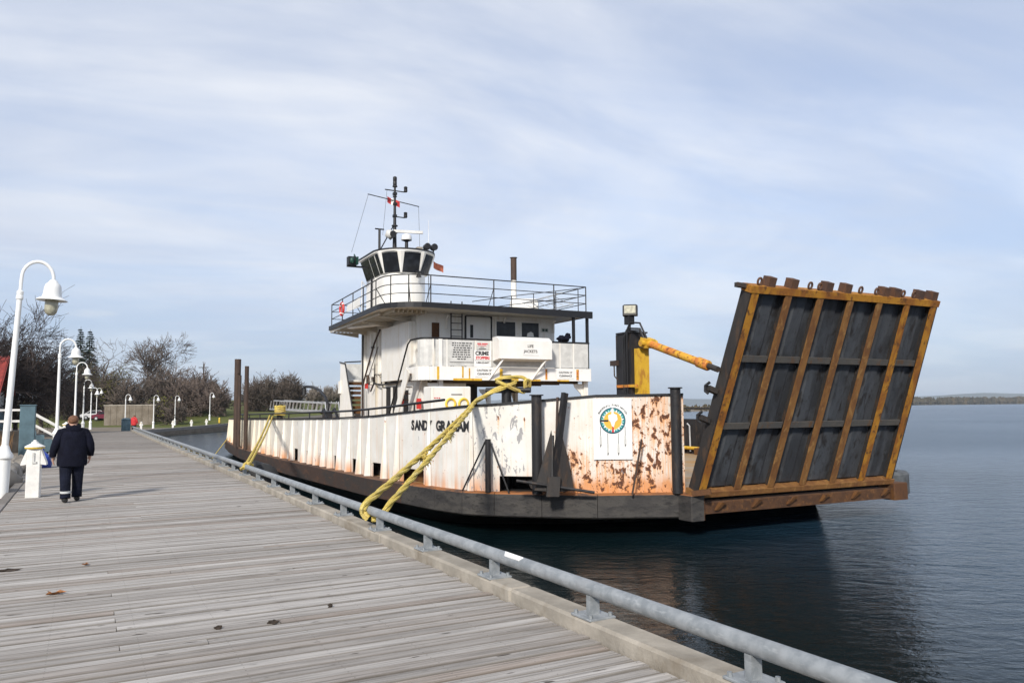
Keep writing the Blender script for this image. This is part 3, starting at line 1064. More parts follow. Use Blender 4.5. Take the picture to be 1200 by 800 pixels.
def bare_tree(loc, h, seed, label, bark, twig, lv=5, kids=(4, 4, 4, 3, 3, 3), ang=(0.45, 1.0), ln=(0.55, 0.82), lift=0.12, wob=0.22, trunk=0.28, stems=1, spread=0.3, rmin=0.018, name='bare_tree', leaves=None, group=None, r0=None):
    q = random.Random(seed)
    t = thing(name, label, 'tree' if name.endswith('tree') else 'bush', loc, 0, group)
    tm = MB()
    cm = MB()
    cfg = dict(lv=lv, kids=kids, ang=ang, len=ln, lift=lift, wob=wob, rmin=rmin)
    for s in range(stems):
        th = h * trunk
        r = (r0 or h * 0.022) * q.uniform(0.8, 1.1) / (1 if stems == 1 else 1.6)
        a = q.uniform(0, 6.28)
        lean = spread * (0 if stems == 1 else 1)
        d = Vector((cos(a) * lean * q.uniform(0.3, 1), sin(a) * lean * q.uniform(0.3, 1), 1)).normalized()
        b = Vector((cos(a) * 0.3, sin(a) * 0.3, -0.3)) * (1 if stems > 1 else 0) + Vector((0, 0, -0.2))
        tp = b + d * th
        tm.tube([b, b.lerp(tp, 0.25) + Vector((0.04, 0.02, 0)), b.lerp(tp, 0.7), tp], [r * 1.5, r * 1.05, r * 0.95, r * 0.85], 8)
        for k in range(kids[0]):
            aa = 6.28 * k / kids[0] + q.uniform(-0.5, 0.5)
            el = q.uniform(0.5, 1.35) if k else 1.5
            nd = Vector((cos(aa) * cos(el), sin(aa) * cos(el), sin(el)))
            st = tp if k < 2 else b.lerp(tp, q.uniform(0.55, 1))
            limb(cm, st, (nd + d * 0.3).normalized(), h * (0.30 if k else 0.36) * q.uniform(0.8, 1.1), r * 0.62, lv - 1, q, cfg)
    # bring the crown to the wanted height
    zs_ = sorted(v[2] for v in cm.v)
    top = zs_[int(len(zs_) * 0.992)]
    k = h / top
    tm.v = [(x, y, z * k) for x, y, z in tm.v]
    cm.v = [(x * lerp(1, k, 0.5), y * lerp(1, k, 0.5), z * k) for x, y, z in cm.v]
    tm.build('trunk', bark, t, True, False)
    cm.build('crown', twig, t, False, False)
    if leaves:
        lm = MB()
        cnt, mat, size = leaves
        for i in range(cnt):
            v = Vector(q.choice(cm.v)) + Vector((q.gauss(0, 0.12), q.gauss(0, 0.12), q.gauss(0, 0.12)))
            if v.z < h * 0.2:
                continue
            s = size * q.uniform(0.6, 1.3)
            u = Vector((q.gauss(0, 1), q.gauss(0, 1), q.gauss(0, 1))).normalized()
            w = u.orthogonal().normalized()
            lm.add([v - u * s, v + w * s * 0.5, v + u * s, v - w * s * 0.5], [(0, 1, 2, 3)])
        tag(lm.build('leaves', mat, t, False, False), None, None, None, 'stuff')
    return t


def at(px, depth, z=None):
    x = (px - 600) / F * depth
    return (x, depth, land_z(x, depth) if z is None else z)


def spruce(loc, h, seed, label):
    q = random.Random(seed)
    t = thing('spruce_tree', label, 'tree', loc, 0, 'spruces behind the boardwalk')
    tm = MB()
    tm.tube([(0, 0, -0.2), (0, 0, h * 0.5), (0, 0, h)], [h * 0.016, h * 0.010, 0.02], 7)
    tm.build('trunk', M_BARK, t, True, False)
    cm = MB()
    zz_ = h * 0.18
    while zz_ < h * 0.985:
        f = 1 - zz_ / h
        R = h * 0.19 * (f ** 0.8) * q.uniform(0.65, 1.1) + 0.12
        for k in range(9):
            a = q.uniform(0, 6.28)
            tip = Vector((cos(a) * R, sin(a) * R, zz_ - R * 0.25 + q.uniform(-0.1, 0.1)))
            st = Vector((0, 0, zz_))
            for j in range(9):
                u = (j + 1) / 9
                c = st.lerp(tip, u) + Vector((0, 0, 0.10 * R * sin(u * 3)))
                s = 0.62 * (1.15 - u * 0.6) * (0.5 + f)
                dd = Vector((cos(a + q.uniform(-1.1, 1.1)), sin(a + q.uniform(-1.1, 1.1)), q.uniform(-0.7, 0.1))).normalized()
                w = dd.cross(Vector((q.uniform(-.5, .5), q.uniform(-.5, .5), 1))).normalized()
                cm.add([c, c + dd * s * 0.5 + w * s * 0.3, c + dd * s * 1.2, c + dd * s * 0.5 - w * s * 0.3], [(0, 1, 2, 3)])
        zz_ += h * 0.022 + 0.05
    cm.build('crown', M_NEEDLE, t, False, False)
    return t


bare_tree(at(20, 60), 9.0, 21, 'tall dark leafless tree with dense spreading crown beside the red roof', M_BARK, M_TWIGDARK, lv=6, kids=(9, 5, 4, 4, 4, 3), ang=(0.35, 0.9), trunk=0.16, rmin=0.013, ln=(0.58, 0.84))
bare_tree(at(50, 74), 7.2, 22, 'dark leafless tree behind the second lamp post', M_BARK, M_TWIGDARK, lv=5, kids=(6, 4, 4, 4, 3), ang=(0.5, 1.1), trunk=0.2, rmin=0.016)
bare_tree(at(-18, 56), 8.8, 29, 'dark leafless tree partly outside the left edge of the frame', M_BARK, M_TWIGDARK, lv=6, kids=(8, 5, 4, 4, 3, 3), ang=(0.35, 0.9), trunk=0.16, rmin=0.013, ln=(0.58, 0.84))
spruce(at(92.5, 134), 15.2, 5, 'dark spruce tree, left one of the pair above the lamps')
spruce(at(103.5, 132), 14.6, 6, 'dark spruce tree, right one of the pair above the lamps')
bare_tree(at(121, 126), 12.5, 23, 'gnarled bare tree with open curling branches right of the spruces', M_BARK, M_TWIG, lv=5, kids=(3, 3, 3, 3, 3), ang=(0.5, 1.2), trunk=0.36, wob=0.4, rmin=0.022)
bare_tree(at(131, 128), 7.6, 24, 'yellow green budding bush tree right of the far white lamps', M_BARK, M_TWIG, lv=5, kids=(6, 4, 4, 3, 3), stems=3, spread=0.5, trunk=0.2, leaves=(2600, M_LEAFY, 0.16), rmin=0.02)
bare_tree(at(100, 132), 8.6, 30, 'olive budding bush tree behind the row of white lamps', M_BARK, M_TWIG, lv=5, kids=(6, 4, 4, 3, 3), stems=3, spread=0.5, trunk=0.2, leaves=(1500, M_LEAFY, 0.15), rmin=0.02)
bare_tree(at(82, 124), 6.6, 31, 'brown leafless thicket tree behind the walking person', M_BARK, M_TWIGDARK, lv=5, kids=(6, 4, 4, 4, 3), stems=4, spread=0.6, trunk=0.12, rmin=0.018)
bare_tree(at(172, 135), 13.0, 25, 'tallest bare tree of the far thicket, standing above its middle', M_BARK, M_TWIG, lv=6, kids=(5, 4, 4, 3, 3, 3), ang=(0.35, 0.9), trunk=0.3, rmin=0.028)
for i, (px, dep, h, st, lb, tw) in enumerate([
        (152, 122, 6.0, 4, 'grey brown leafless thicket tree behind the tan wall', M_TWIG),
        (186, 128, 7.0, 4, 'grey brown leafless tree right of the tallest bare tree', M_TWIG),
        (205, 132, 7.0, 4, 'brown leafless tree behind the lawn, with rounded dense crown', M_TWIGRED),
        (224, 128, 5.8, 4, 'reddish brown leafless thicket in the middle of the far lawn', M_TWIGRED),
        (238, 136, 6.8, 4, 'reddish brown leafless tree beside the utility pole', M_TWIGRED),
        (254, 126, 4.4, 4, 'low reddish leafless bush at the right end of the far thicket', M_TWIGRED)]):
    bare_tree(at(px, dep), h, 40 + i, lb, M_BARK, tw, lv=5, kids=(6, 4, 4, 3, 3), stems=st, spread=0.5, trunk=0.10, ang=(0.4, 1.0), rmin=0.030, group='leafless trees behind the far lawn')
bare_tree(at(190, 118), 3.6, 50, 'small yellow green budding bush on the far lawn', M_BARK, M_TWIG, lv=4, kids=(6, 4, 4, 3), stems=4, spread=0.6, trunk=0.1, leaves=(1300, M_LEAFY, 0.16), rmin=0.025, name='budding_bush')
bare_tree(at(307, 150), 6.0, 51, 'grey leafless tree rising behind the stern posts of the ferry', M_BARK, M_TWIG, lv=5, kids=(8, 4, 4, 4, 3), stems=5, spread=0.8, trunk=0.1, ang=(0.4, 1.0), rmin=0.026)
bare_tree(at(336, 152), 6.4, 52, 'grey leafless tree just left of the black curved davit', M_BARK, M_TWIG, lv=5, kids=(8, 4, 4, 4, 3), stems=5, spread=0.8, trunk=0.1, ang=(0.4, 1.0), rmin=0.026)
for i, px in enumerate((370, 386, 400)):
    bare_tree(at(px, 168 + 3 * i), 4.3, 60 + i, ['pale leafless bush just right of the black curved davit', 'pale leafless bush midway between the davit and the ferry stair', 'pale leafless bush touching the ferry stair screen'][i], M_TWIG, M_TWIGPALE, lv=4, kids=(7, 5, 4, 4), stems=7, spread=0.4, trunk=0.2, ang=(0.15, 0.5), lift=0.5, rmin=0.03, name='bare_bush', group='pale bushes behind the ferry')
bare_tree(at(212, 112), 2.8, 66, 'small round shrub standing alone on the far lawn', M_BARK, M_TWIG, lv=4, kids=(6, 4, 4, 3), stems=3, spread=0.4, trunk=0.2, rmin=0.03, name='lawn_shrub_bush')

# dark hedge under the trees, a woodland edge
hm = MB()
q = random.Random(17)
for i in range(5200):
    px = q.uniform(-20, 265)
    dep = q.uniform(132, 155) if px > 130 else q.uniform(126, 150)
    x, y_, z_ = at(px, dep)
    hgt = q.random() ** 1.6 * (2.0 if px > 130 else 2.8)
    s = q.uniform(0.18, 0.45)
    u = Vector((q.gauss(0, 1), q.gauss(0, 1), q.gauss(0, 1.4))).normalized()
    w = u.orthogonal().normalized()
    c = Vector((x, y_, z_ + hgt))
    hm.add([c - u * s, c + w * s * 0.35, c + u * s, c - w * s * 0.35], [(0, 1, 2, 3)])
M_UNDER = mat_varied('undergrowth_brown', [(0.055, 0.050, 0.032), (0.085, 0.068, 0.045), (0.045, 0.050, 0.026)])
tag(hm.build('undergrowth', M_UNDER, None, False, False), 'brown undergrowth beneath the leafless trees', None, None, 'stuff')

# utility pole
up_ = thing('utility_pole', 'thin utility pole with a crossarm standing above the far trees', 'utility pole', at(238, 160))
mb = MB()
mb.tube([(0, 0, -0.3), (0, 0, 9.6)], [0.16, 0.10], 8)
mb.build('pole', M_BARK, up_)
mb = MB()
mb.box(-1.0, 1.0, -0.06, 0.06, 8.7, 8.85)
mb.build('crossarm', M_BARK, up_)

# ------------------------------------------------------------------ lamps of the promenade
def make_lamp(loc, label, group):
    t = thing('street_lamp', label, 'street lamp', loc, DK_RZ, group)
    mb = MB()
    mb.lathe([(0.17, -0.2), (0.17, 0.02), (0.15, 0.06), (0.14, 0.80), (0.175, 0.84), (0.175, 0.90), (0.12, 0.98), (0.072, 1.10)], 18)
    mb.build('base', M_LAMPWHITE, t, True)
    mb = MB()
    mb.lathe([(0.068, 1.05), (0.064, 2.4), (0.054, 4.18)], 14)
    mb.build('pole', M_LAMPWHITE, t, True)
    mb = MB()
    mb.lathe([(0.056, 4.16), (0.074, 4.18), (0.074, 4.24), (0.062, 4.26), (0.070, 4.30), (0.070, 4.34), (0.04, 4.37)], 14)
    mb.build('collar', M_LAMPWHITE, t, True)
    mb = MB()
    pts = [(0, 0, 4.34), (0.0, 0, 4.62)] + [(0.31 - 0.31 * cos(a), 0, 4.66 + 0.36 * sin(a)) for a in [pi * k / 14 for k in range(1, 15)]] + [(0.62, 0, 4.60)]
    mb.tube(pts, 0.036, 12)
    mb.build('crook_arm', M_LAMPWHITE, t, True)
    mb = MB()
    mb.lathe([(0.05, 4.66), (0.075, 4.64), (0.10, 4.60), (0.155, 4.55), (0.175, 4.48), (0.185, 4.36), (0.205, 4.28), (0.315, 4.22), (0.32, 4.205), (0.19, 4.225), (0.15, 4.25)], 22, (0.62, 0, 0))
    mb.build('shade', M_LAMPWHITE, t, True)
    mb = MB()
    mb.lathe([(0.125, 4.23), (0.135, 4.20), (0.135, 4.02), (0.115, 3.94), (0.06, 3.89), (0.01, 3.88)], 16, (0.62, 0, 0))
    mb.build('globe', M_GLOBE, t, True)
    return t


GL = 'white crook lamps along the promenade'
lamp = make_lamp((-11.15, 17.25, -0.12), 'nearest and largest white crook lamp, leaning at the left edge', GL)
lamp.rotation_euler = (0, radians(2.6), DK_RZ)
lamp.scale = (1, 1, 1.05)
for x, y_, sc, lb in [(-20.0, 34.6, 1.0, 'white crook lamp rising behind the walking person, second along the promenade'),
                      (-28.9, 52.0, 1.0, 'third white crook lamp along the promenade, left of the spruces'),
                      (-40.9, 75.0, 1.0, 'fourth white crook lamp along the promenade, at the end of the boardwalk'),
                      (-50.9, 95.0, 1.0, 'white crook lamp just beyond the end of the boardwalk, fifth in the row'),
                      (-64.5, 122.0, 1.0, 'sixth white crook lamp along the promenade, above the parked cars'),
                      (-76.0, 146.0, 1.0, 'farthest and smallest white crook lamp of the promenade row')]:
    dup(lamp, (x, y_, land_z(x, y_) if y_ > 60 else -0.1), DK_RZ, lb, GL, sc)
GL2 = 'white lamps along the embankment of the inner bay'
for px, dep, lb in [(148, 92, 'white crook lamp beside the red jacketed person'), (181, 99, 'white crook lamp on the embankment, second from the red jacketed person'),
                    (206, 110, 'white crook lamp on the embankment in front of the lawn middle'), (246.5, 119, 'white crook lamp on the embankment, the one nearest the ferry stern')]:
    dup(lamp, at(px, dep), 0.2, lb, GL2, 0.82)


# bollard lights: square white posts with louvre hoods and a capped top
def make_bollard(loc, label, group, rz=0.0):
    t = thing('bollard_light', label, 'bollard', loc, DK_RZ + rz, group)
    mb = MB()
    mb.bbox(-0.125, 0.125, -0.125, 0.125, 0.0, 1.0, 0.012)
    mb.build('post', M_BOLLWHITE, t)
    for s in (-1, 1):
        mb = MB()
        mb.poly3([(s * 0.127, -0.115, 0.98), (s * 0.127, -0.115, 0.68), (s * 0.23, -0.115, 0.66), (s * 0.23, -0.115, 0.70)], (0, 0.23, 0))
        mb.build('hood', M_BOLLWHITE, t)
    mb = MB()
    mb.poly3([(-0.02, -0.127, 0.92), (0.02, -0.127, 0.92), (0.02, -0.127, 0.74), (0.06, -0.127, 0.74), (0.06, -0.127, 0.70), (-0.02, -0.127, 0.70)], (0, -0.02, 0))
    mb.build('latch', M_SIGNGREY, t)
    mb = MB()
    mb.lathe([(0.185, 1.002), (0.185, 1.03)], 16)
    mb.build('cap_rim', M_RINGY, t)
    mb = MB()
    mb.lathe([(0.19, 1.03), (0.19, 1.045), (0.07, 1.11), (0.06, 1.14), (0.03, 1.15), (0.03, 1.175), (0.005, 1.18)], 16)
    mb.build('cap', M_BOLLWHITE, t, True)
    return t


GB = 'white bollard lights along the boardwalk'
boll = make_bollard((-9.95, 16.45, 0.0), 'white square bollard light with a pointed cap, nearest, left of the walking person', GB, -0.1)
for n_, d_, lb in [(-0.75, 47.0, 'white bollard light on the left edge of the boardwalk, second from the walking person'), (-0.62, 53.0, 'white bollard light on the left edge of the boardwalk, midway to its end'),
                   (-0.5, 60.0, 'white bollard light on the left edge, last before the end of the boardwalk')]:
    dup(boll, dk(n_, d_, 0.0), DK_RZ, lb, GB)
GB2 = 'white bollard lights on the embankment'
for px, dep, lb in [(167, 88, 'white bollard on the embankment, next to the blue grey bin'), (204, 96, 'white bollard on the embankment in front of the third embankment lamp'),
                    (225.5, 101, 'cream bollard on the embankment between two lamps'), (243, 106, 'cream bollard on the embankment, just left of the last lamp')]:
    dup(boll, at(px, dep), 0.3, lb, GB2, 0.85)
t = thing('hydrant_post', 'yellow post with a black foot on the lawn near the ferry stern', 'post', at(258, 108))
mb = MB()
mb.cyl((0, 0, 0.35), (0, 0, 0.95), 0.12, 0.10, 10)
mb.lathe([(0.13, 0.95), (0.10, 1.05), (0.02, 1.1)], 10)
mb.build('post', M_RINGY, t)
mb = MB()
mb.cyl((0, 0, -0.1), (0, 0, 0.36), 0.17, 0.17, 10)
mb.build('foot', M_TRIM, t)

# ------------------------------------------------------------------ boulders and dry grass beside the boardwalk
q = random.Random(5)
GR = 'boulders edging the boardwalk'
for i, (n_, d_, r, lb) in enumerate([
        (-1.95, 18.6, 0.36, 'grey boulder beside the foot of the nearest lamp, on its left'), (-1.85, 20.8, 0.42, 'large pale boulder behind the foot of the nearest lamp'), (-1.9, 21.9, 0.40, 'rounded grey boulder left of the nearest bollard light'),
        (-1.8, 23.0, 0.44, 'tall grey boulder directly behind the nearest bollard light'), (-1.75, 24.2, 0.36, 'grey boulder just beyond the nearest bollard light'), (-1.8, 25.4, 0.38, 'mossy boulder beyond the nearest bollard light, half hidden by it'),
        (-1.75, 26.8, 0.34, 'grey boulder left of the walking person, near the dry grass'), (-1.75, 28.3, 0.38, 'grey boulder left of the walking person, nearer the blue post'),
        (-1.7, 17.0, 0.30, 'low boulder at the left edge of the frame beside the planks'), (-1.72, 30.0, 0.36, 'farthest grey boulder of the row beside the boardwalk')]):
    mb = MB()
    mb.blob((0, 0, r * 0.55), r * 1.15, r * 0.9, r * 0.95, i * 3 + 1, 0.10, 12, 9)
    o = mb.build('boulder', M_STONE, None, True)
    o.location = dk(n_, d_, -0.2)
    o.rotation_euler = (0, 0, i * 1.3)
    tag(o, lb, 'boulder', GR)
gm = MB()
for i in range(4200):
    n_ = q.gauss(-3.1, 0.55)
    d_ = q.uniform(21, 33)
    if n_ > -2.2:
        continue
    b = dk(n_, d_, -0.1)
    hgt = q.uniform(0.5, 1.25)
    a = q.uniform(0, 6.28)
    lean = Vector((cos(a), sin(a), 0)) * q.uniform(0.05, 0.35)
    w = Vector((-sin(a), cos(a), 0)) * 0.012
    gm.add([b - w, b + w, b + lean * 0.4 + Vector((0, 0, hgt * 0.6)) + w, b + lean + Vector((0, 0, hgt)), b + lean * 0.4 + Vector((0, 0, hgt * 0.6)) - w], [(0, 1, 2, 3, 4)])
tag(gm.build('dry_grass', M_GRASSDRY, None, False, False), 'brown dry grass and brush behind the boulders', None, None, 'stuff')

# ------------------------------------------------------------------ blue house with a red roof, steps with white rails, blue grey post
hx = at(-48, 50)
house = thing('shore_house', 'blue walled house with a red roof at the left edge', 'house', (hx[0] - 1.5, hx[1], -0.1), 0.45)
mb = MB()
mb.box(-4.5, 3.1, 0, 6, 0, 1.72)
mb.build('wall', M_BLUEGREY, house)
mb = MB()
mb.box(-4.4, 3.0, 0.1, 5.9, 1.725, 3.2)
mb.build('upper_wall', M_SIGNGREY, house)
for kx in (-3.0, -0.6, 1.6):
    mb = MB()
    mb.box(kx, kx + 0.9, -0.03, 0.04, 0.5, 1.5)
    w_ = mb.build('window', M_HOUSE, house)
    mb = MB()
    mb.box(kx + 0.08, kx + 0.82, -0.05, -0.032, 0.58, 1.42)
    mb.build('pane', M_PANE, w_)
mb = MB()
mb.box(2.7, 3.13, -0.04, 0.4, 0, 1.72)
mb.build('corner_board', M_OCHREDK, house)
mb = MB()
mb.poly3([(-5.0, -0.8, 3.0), (-5.0, 3.0, 5.6), (-5.0, 6.8, 3.0), (-5.0, 6.8, 2.85), (-5.0, 3.0, 5.45), (-5.0, -0.8, 2.85)], (8.6, 0, 0))
rf = mb.build('roof', M_ROOFRED, house)
for k in range(15):
    mb = MB()
    xx = -4.9 + k * 0.6
    mb.beam((xx, -0.8, 3.03), (xx, 3.0, 5.63), 0.05, 0.05, (1, 0, 0))
    mb.build('roof_seam', M_ROOFRED, rf)
mb = MB()
mb.box(-5.0, 3.5, -1.3, 0.0, 1.66, 1.80)
mb.build('awning', M_OCHREDK, house)

st = thing('garden_steps', 'grey steps with white railings behind the dry grass', 'steps', at(38, 36, -0.1), DK_RZ + 0.1)
for k in range(4):
    mb = MB()
    mb.box(-0.2 + 0.32 * k, 0.2 + 0.32 * k, -0.6, 0.6, 0, 0.95 - 0.2 * k)
    mb.build('step', M_BLUEGREY, st)
mb = MB()
mb.box(-2.2, -0.22, -0.7, 0.7, 0, 0.98)
mb.build('landing', M_DARKWOOD, st)
for sy_ in (-0.62, 0.62):
    mb = MB()
    for z_ in (0.95, 0.45):
        mb.beam((-2.1, sy_, 0.95 + z_), (-0.2, sy_, 0.95 + z_), 0.07, 0.09)
        mb.beam((-0.17, sy_, 0.95 + z_), (1.2, sy_, 0.10 + z_), 0.07, 0.09)
    rl = mb.build('handrail', M_BOLLWHITE, st)
    for xx, zz_ in ((-2.1, 0.95), (-1.45, 0.95), (-0.8, 0.95), (-0.19, 0.95), (1.15, 0.12)):
        mb = MB()
        mb.box(xx - 0.045, xx + 0.045, sy_ - 0.045, sy_ + 0.045, zz_, zz_ + 0.9)
        mb.build('baluster', M_BOLLWHITE, rl)
t = thing('blue_post_box', 'tall blue grey square pillar left of the walking person', 'pillar', dk(-1.75, 33.5, -0.1), DK_RZ)
mb = MB()
mb.bbox(-0.24, 0.24, -0.24, 0.24, 0, 2.05, 0.02)
mb.build('shaft', M_BLUEGREY, t)
mb = MB()
mb.bbox(-0.26, 0.26, -0.26, 0.26, 2.052, 2.09, 0.01)
mb.build('cap_board', M_BLUEGREY, t)
t = thing('blue_bag', 'bright blue plastic bag on the ground left of the walking person', 'bag', dk(-1.1, 28.6, 0.0))
mb = MB()
mb.blob((0, 0, 0.24), 0.34, 0.26, 0.27, 4, 0.12, 12, 8)
mb.build('sack', M_BLUE, t, True)
mb = MB()
mb.tube([(0, 0, 0.48), (0.05, 0.02, 0.56), (0.02, 0.0, 0.60)], [0.09, 0.03, 0.07], 8)
mb.build('knot', M_BLUE, t, True)

# bin, tan wall, cars near the end of the boardwalk
t = thing('litter_bin', 'blue grey litter bin at the end of the boardwalk', 'bin', dk(3.3, 76.0, land_z(-33.5, 68)), DK_RZ)
mb = MB()
mb.lathe([(0.34, 0.0), (0.36, 0.05), (0.37, 1.0), (0.35, 1.04)], 14)
mb.build('barrel', M_BLUEGREY, t, True)
mb = MB()
mb.lathe([(0.39, 1.042), (0.39, 1.10), (0.22, 1.2), (0.02, 1.22)], 14)
mb.build('cover', M_BLUEGREY, t, True)
t = thing('garden_wall', 'long tan retaining wall behind the red jacketed person', 'wall', at(153, 112), 0.1)
for k in range(8):
    mb = MB()
    mb.bbox(-3.4 + 0.86 * k, -2.56 + 0.86 * k, -0.15, 0.15, -0.2, 2.75, 0.02)
    mb.build('wall_panel', M_SOIL, t)
mb = MB()
mb.box(-3.5, 3.6, -0.2, 0.2, 2.752, 2.9)
mb.build('coping', M_KERB, t)


def make_car(loc, rz, paint, label):
    t = thing('parked_car', label, 'car', loc, rz, 'cars parked beyond the boardwalk')
    prof = [(-2.1, 0.35), (-2.15, 0.75), (-1.95, 0.88), (-1.45, 0.95), (-0.75, 1.42), (0.75, 1.45), (1.35, 0.98), (2.0, 0.88), (2.15, 0.7), (2.1, 0.35)]
    mb = MB()
    mb.poly3([(x, -0.82, z) for x, z in prof], (0, 1.64, 0))
    mb.build('body', paint, t)
    for s in (-1, 1):
        mb = MB()
        mb.poly3([(-1.25, s * 0.825, 0.98), (-0.7, s * 0.825, 1.36), (0.68, s * 0.825, 1.38), (1.15, s * 0.825, 1.0)], (0, s * 0.012, 0))
        mb.build('side_window', M_PANE, t)
        for x in (-1.3, 1.3):
            mb = MB()
            mb.cyl((x, s * 0.66, 0.32), (x, s * 0.86, 0.32), 0.32, 0.32, 16)
            w = mb.build('wheel', M_TYRE, t)
            mb = MB()
            mb.cyl((x, s * 0.862, 0.32), (x, s * 0.875, 0.32), 0.18, 0.16, 12)
            mb.build('rim', M_ALU, w)
        mb = MB()
        mb.box(2.06, 2.17, s * 0.62 - 0.14, s * 0.62 + 0.14, 0.62, 0.78)
        mb.build('headlight', M_SIGN, t)
    return t


M_MAROON = mat_plain('maroon_car_paint', (0.13, 0.012, 0.03), 0.25, var=0.1)
M_WHITECAR = mat_plain('white_car_paint', (0.62, 0.62, 0.64), 0.25, var=0.05)
make_car(at(127, 122), 0.1, M_MAROON, 'maroon parked car just right of the white car beyond the boardwalk')
make_car(at(113, 124), 0.5, M_WHITECAR, 'white parked car partly hidden by lamp posts beyond the boardwalk')

# ================================================================== the ferry (own frame: x across, y aft from the bow sill, z up)
FRZ = atan2(0.45, 0.893)
FORG = Vector((7.56, 20.66, 0))
ferry = thing('car_ferry', 'white car ferry with rusty bow and raised loading ramp, moored beside the boardwalk', 'ferry', FORG, FRZ)
FM = Matrix.Translation(FORG) @ Matrix.Rotation(FRZ, 4, 'Z')


def fw_(l, s, z):
    return FM @ Vector((l, s, z))


DECK = -0.30
RB0, RB1 = -0.87, -0.29
# outline of the rub rail, boardwalk side from bow to stern, then the far side back to the bow
NEAR = [(-3.80, -0.02), (-5.79, 0.87), (-6.85, 1.68), (-7.75, 2.45), (-8.30, 3.15), (-8.62, 4.2), (-8.92, 6.0), (-9.25, 8.4), (-9.52, 12.4), (-9.84, 16.8), (-10.05, 22.0), (-10.12, 29.0), (-9.87, 35.4), (-9.45, 41.0), (-8.7, 44.2), (-7.0, 46.4), (-4.5, 47.4)]
FARS = [(1.5, 47.4), (4.0, 46.2), (5.6, 43.5), (6.4, 38.0), (6.8, 29.0), (6.8, 18.0), (6.6, 11.0), (6.2, 7.0), (5.5, 4.0), (4.9, 2.2), (4.3, 1.0), (3.6, 0.1)]
OUT = NEAR + FARS


def offset_poly(pts, d, closed=True):
    n = len(pts)
    res = []
    for i in range(n):
        p0 = Vector(pts[i - 1]) if (closed or i > 0) else None
        p1 = Vector(pts[i])
        p2 = Vector(pts[(i + 1) % n]) if (closed or i < n - 1) else None
        nn = Vector((0, 0))
        for a, b in ((p0, p1), (p1, p2)):
            if a is None or b is None:
                continue
            e = (b - a).normalized()
            nn += Vector((-e.y, e.x)) * -1          # inward for this clockwise run
        nn.normalize()
        res.append((p1.x + nn.x * d, p1.y + nn.y * d))
    return res


def ring(d, z, fn=None):
    pts = offset_poly(OUT, d)
    return [(x, y, z) if fn is None else fn(x, y, z) for x, y in pts]


# which way is inward?
_t = offset_poly(OUT, 0.3)
_sgn = 1 if _t[11][0] > OUT[11][0] else -1
_off0 = offset_poly
def offset_in(pts, d, closed=True):
    return _off0(pts, d * _sgn, closed)


def rake(x, y, z):
    """the bow under the ramp sweeps back as it goes down"""
    k = max(0.0, (-0.75 - z))
    f = max(0.0, 1 - y / 16.0)
    return (x * (1 - 0.02 * k), y + f * f * k * 4.2, z)


def fring(d, z):
    return [rake(x, y, z) for x, y in offset_in(OUT, d)]


mb = MB()
levels = [(0.06, -0.31), (0.06, -0.80), (0.25, -1.05), (0.5, -1.32), (0.9, -1.7), (1.7, -2.4)]
rings = [fring(d, z) for d, z in levels]
n = len(OUT)
vs = [p for r in rings for p in r]
fs = []
for i in range(len(levels) - 1):
    for k in range(n):
        j = (k + 1) % n
        fs.append((i * n + k, i * n + j, (i + 1) * n + j, (i + 1) * n + k))
fs.append(tuple(range((len(levels) - 1) * n, len(levels) * n)))
mb.add(vs, fs)
mb.build('hull', M_HULLB, ferry)
mb = MB()
inner = offset_in(OUT, 0.2)
mb.prism(inner, DECK - 0.06, DECK)
mb.build('deck', M_DECK, ferry)

# rub rail: heavy baulks butted end to end
ro = OUT
ri = offset_in(OUT, 0.42)
for k in range(n):
    j = (k + 1) % n
    if k == n - 1:
        continue
    p0, p1, q0, q1 = Vector(ro[k]), Vector(ro[j]), Vector(ri[k]), Vector(ri[j])
    mb = MB()
    e = (p1 - p0).normalized() * 0.006
    p0, q0, p1, q1 = p0 + e, q0 + e, p1 - e, q1 - e
    b = 0.035
    def up3(v, z, w=None, s=0.0):
        if w is not None:
            v = v + (w - v).normalized() * s
        return (v.x, v.y, z)
    prof0 = [up3(p0, RB0 + b), up3(p0, RB1 - b), up3(p0, RB1, q0, b), up3(q0, RB1), up3(q0, RB0), up3(p0, RB0, q0, b)]
    prof1 = [up3(p1, RB0 + b), up3(p1, RB1 - b), up3(p1, RB1, q1, b), up3(q1, RB1), up3(q1, RB0), up3(p1, RB0, q1, b)]
    mb.add(prof0 + prof1, [tuple(range(5, -1, -1)), tuple(range(6, 12))] + [(i, (i + 1) % 6, 6 + (i + 1) % 6, 6 + i) for i in range(6)])
    if k < 6:
        m_ = M_RUBBOW
    elif k > n - 6:
        m_ = M_RUBBER
    else:
        m_ = M_RUB
    mb.build('rub_rail', m_, ferry)
mb = MB()
mb.bbox(-4.02, -3.63, -0.40, 0.10, -0.90, -0.30, 0.02)
mb.build('bow_block', M_RUBBOW, ferry)
mb = MB()
mb.box(-3.629, -3.622, -0.39, 0.08, -0.89, -0.31)
mb.build('rusted_cheek', M_OCHREDK, ferry)
mb = MB()
mb.bbox(2.95, 3.50, -0.42, 0.10, -0.82, -0.36, 0.02)
mb.build('bow_block', M_OCHREDK, ferry)
# rounded rubber fender on the far bow corner
mb = MB()
mb.lathe([(0.95, -0.86), (1.02, -0.80), (1.02, -0.26), (0.96, -0.19), (0.72, -0.19), (0.70, -0.23), (0.02, -0.23)], 24, (4.25, 1.35, 0))
mb.build('corner_fender', M_RUBBER, ferry, True)
mb = MB()
mb.beam((3.95, 0.9, -0.23), (3.72, 0.8, 0.25), 0.09, 0.09)
mb.tube([(3.6, 0.75, -0.1), (3.75, 0.8, 0.0), (3.95, 0.9, -0.05)], 0.05, 8)
mb.build('hook', M_TRIM, ferry)

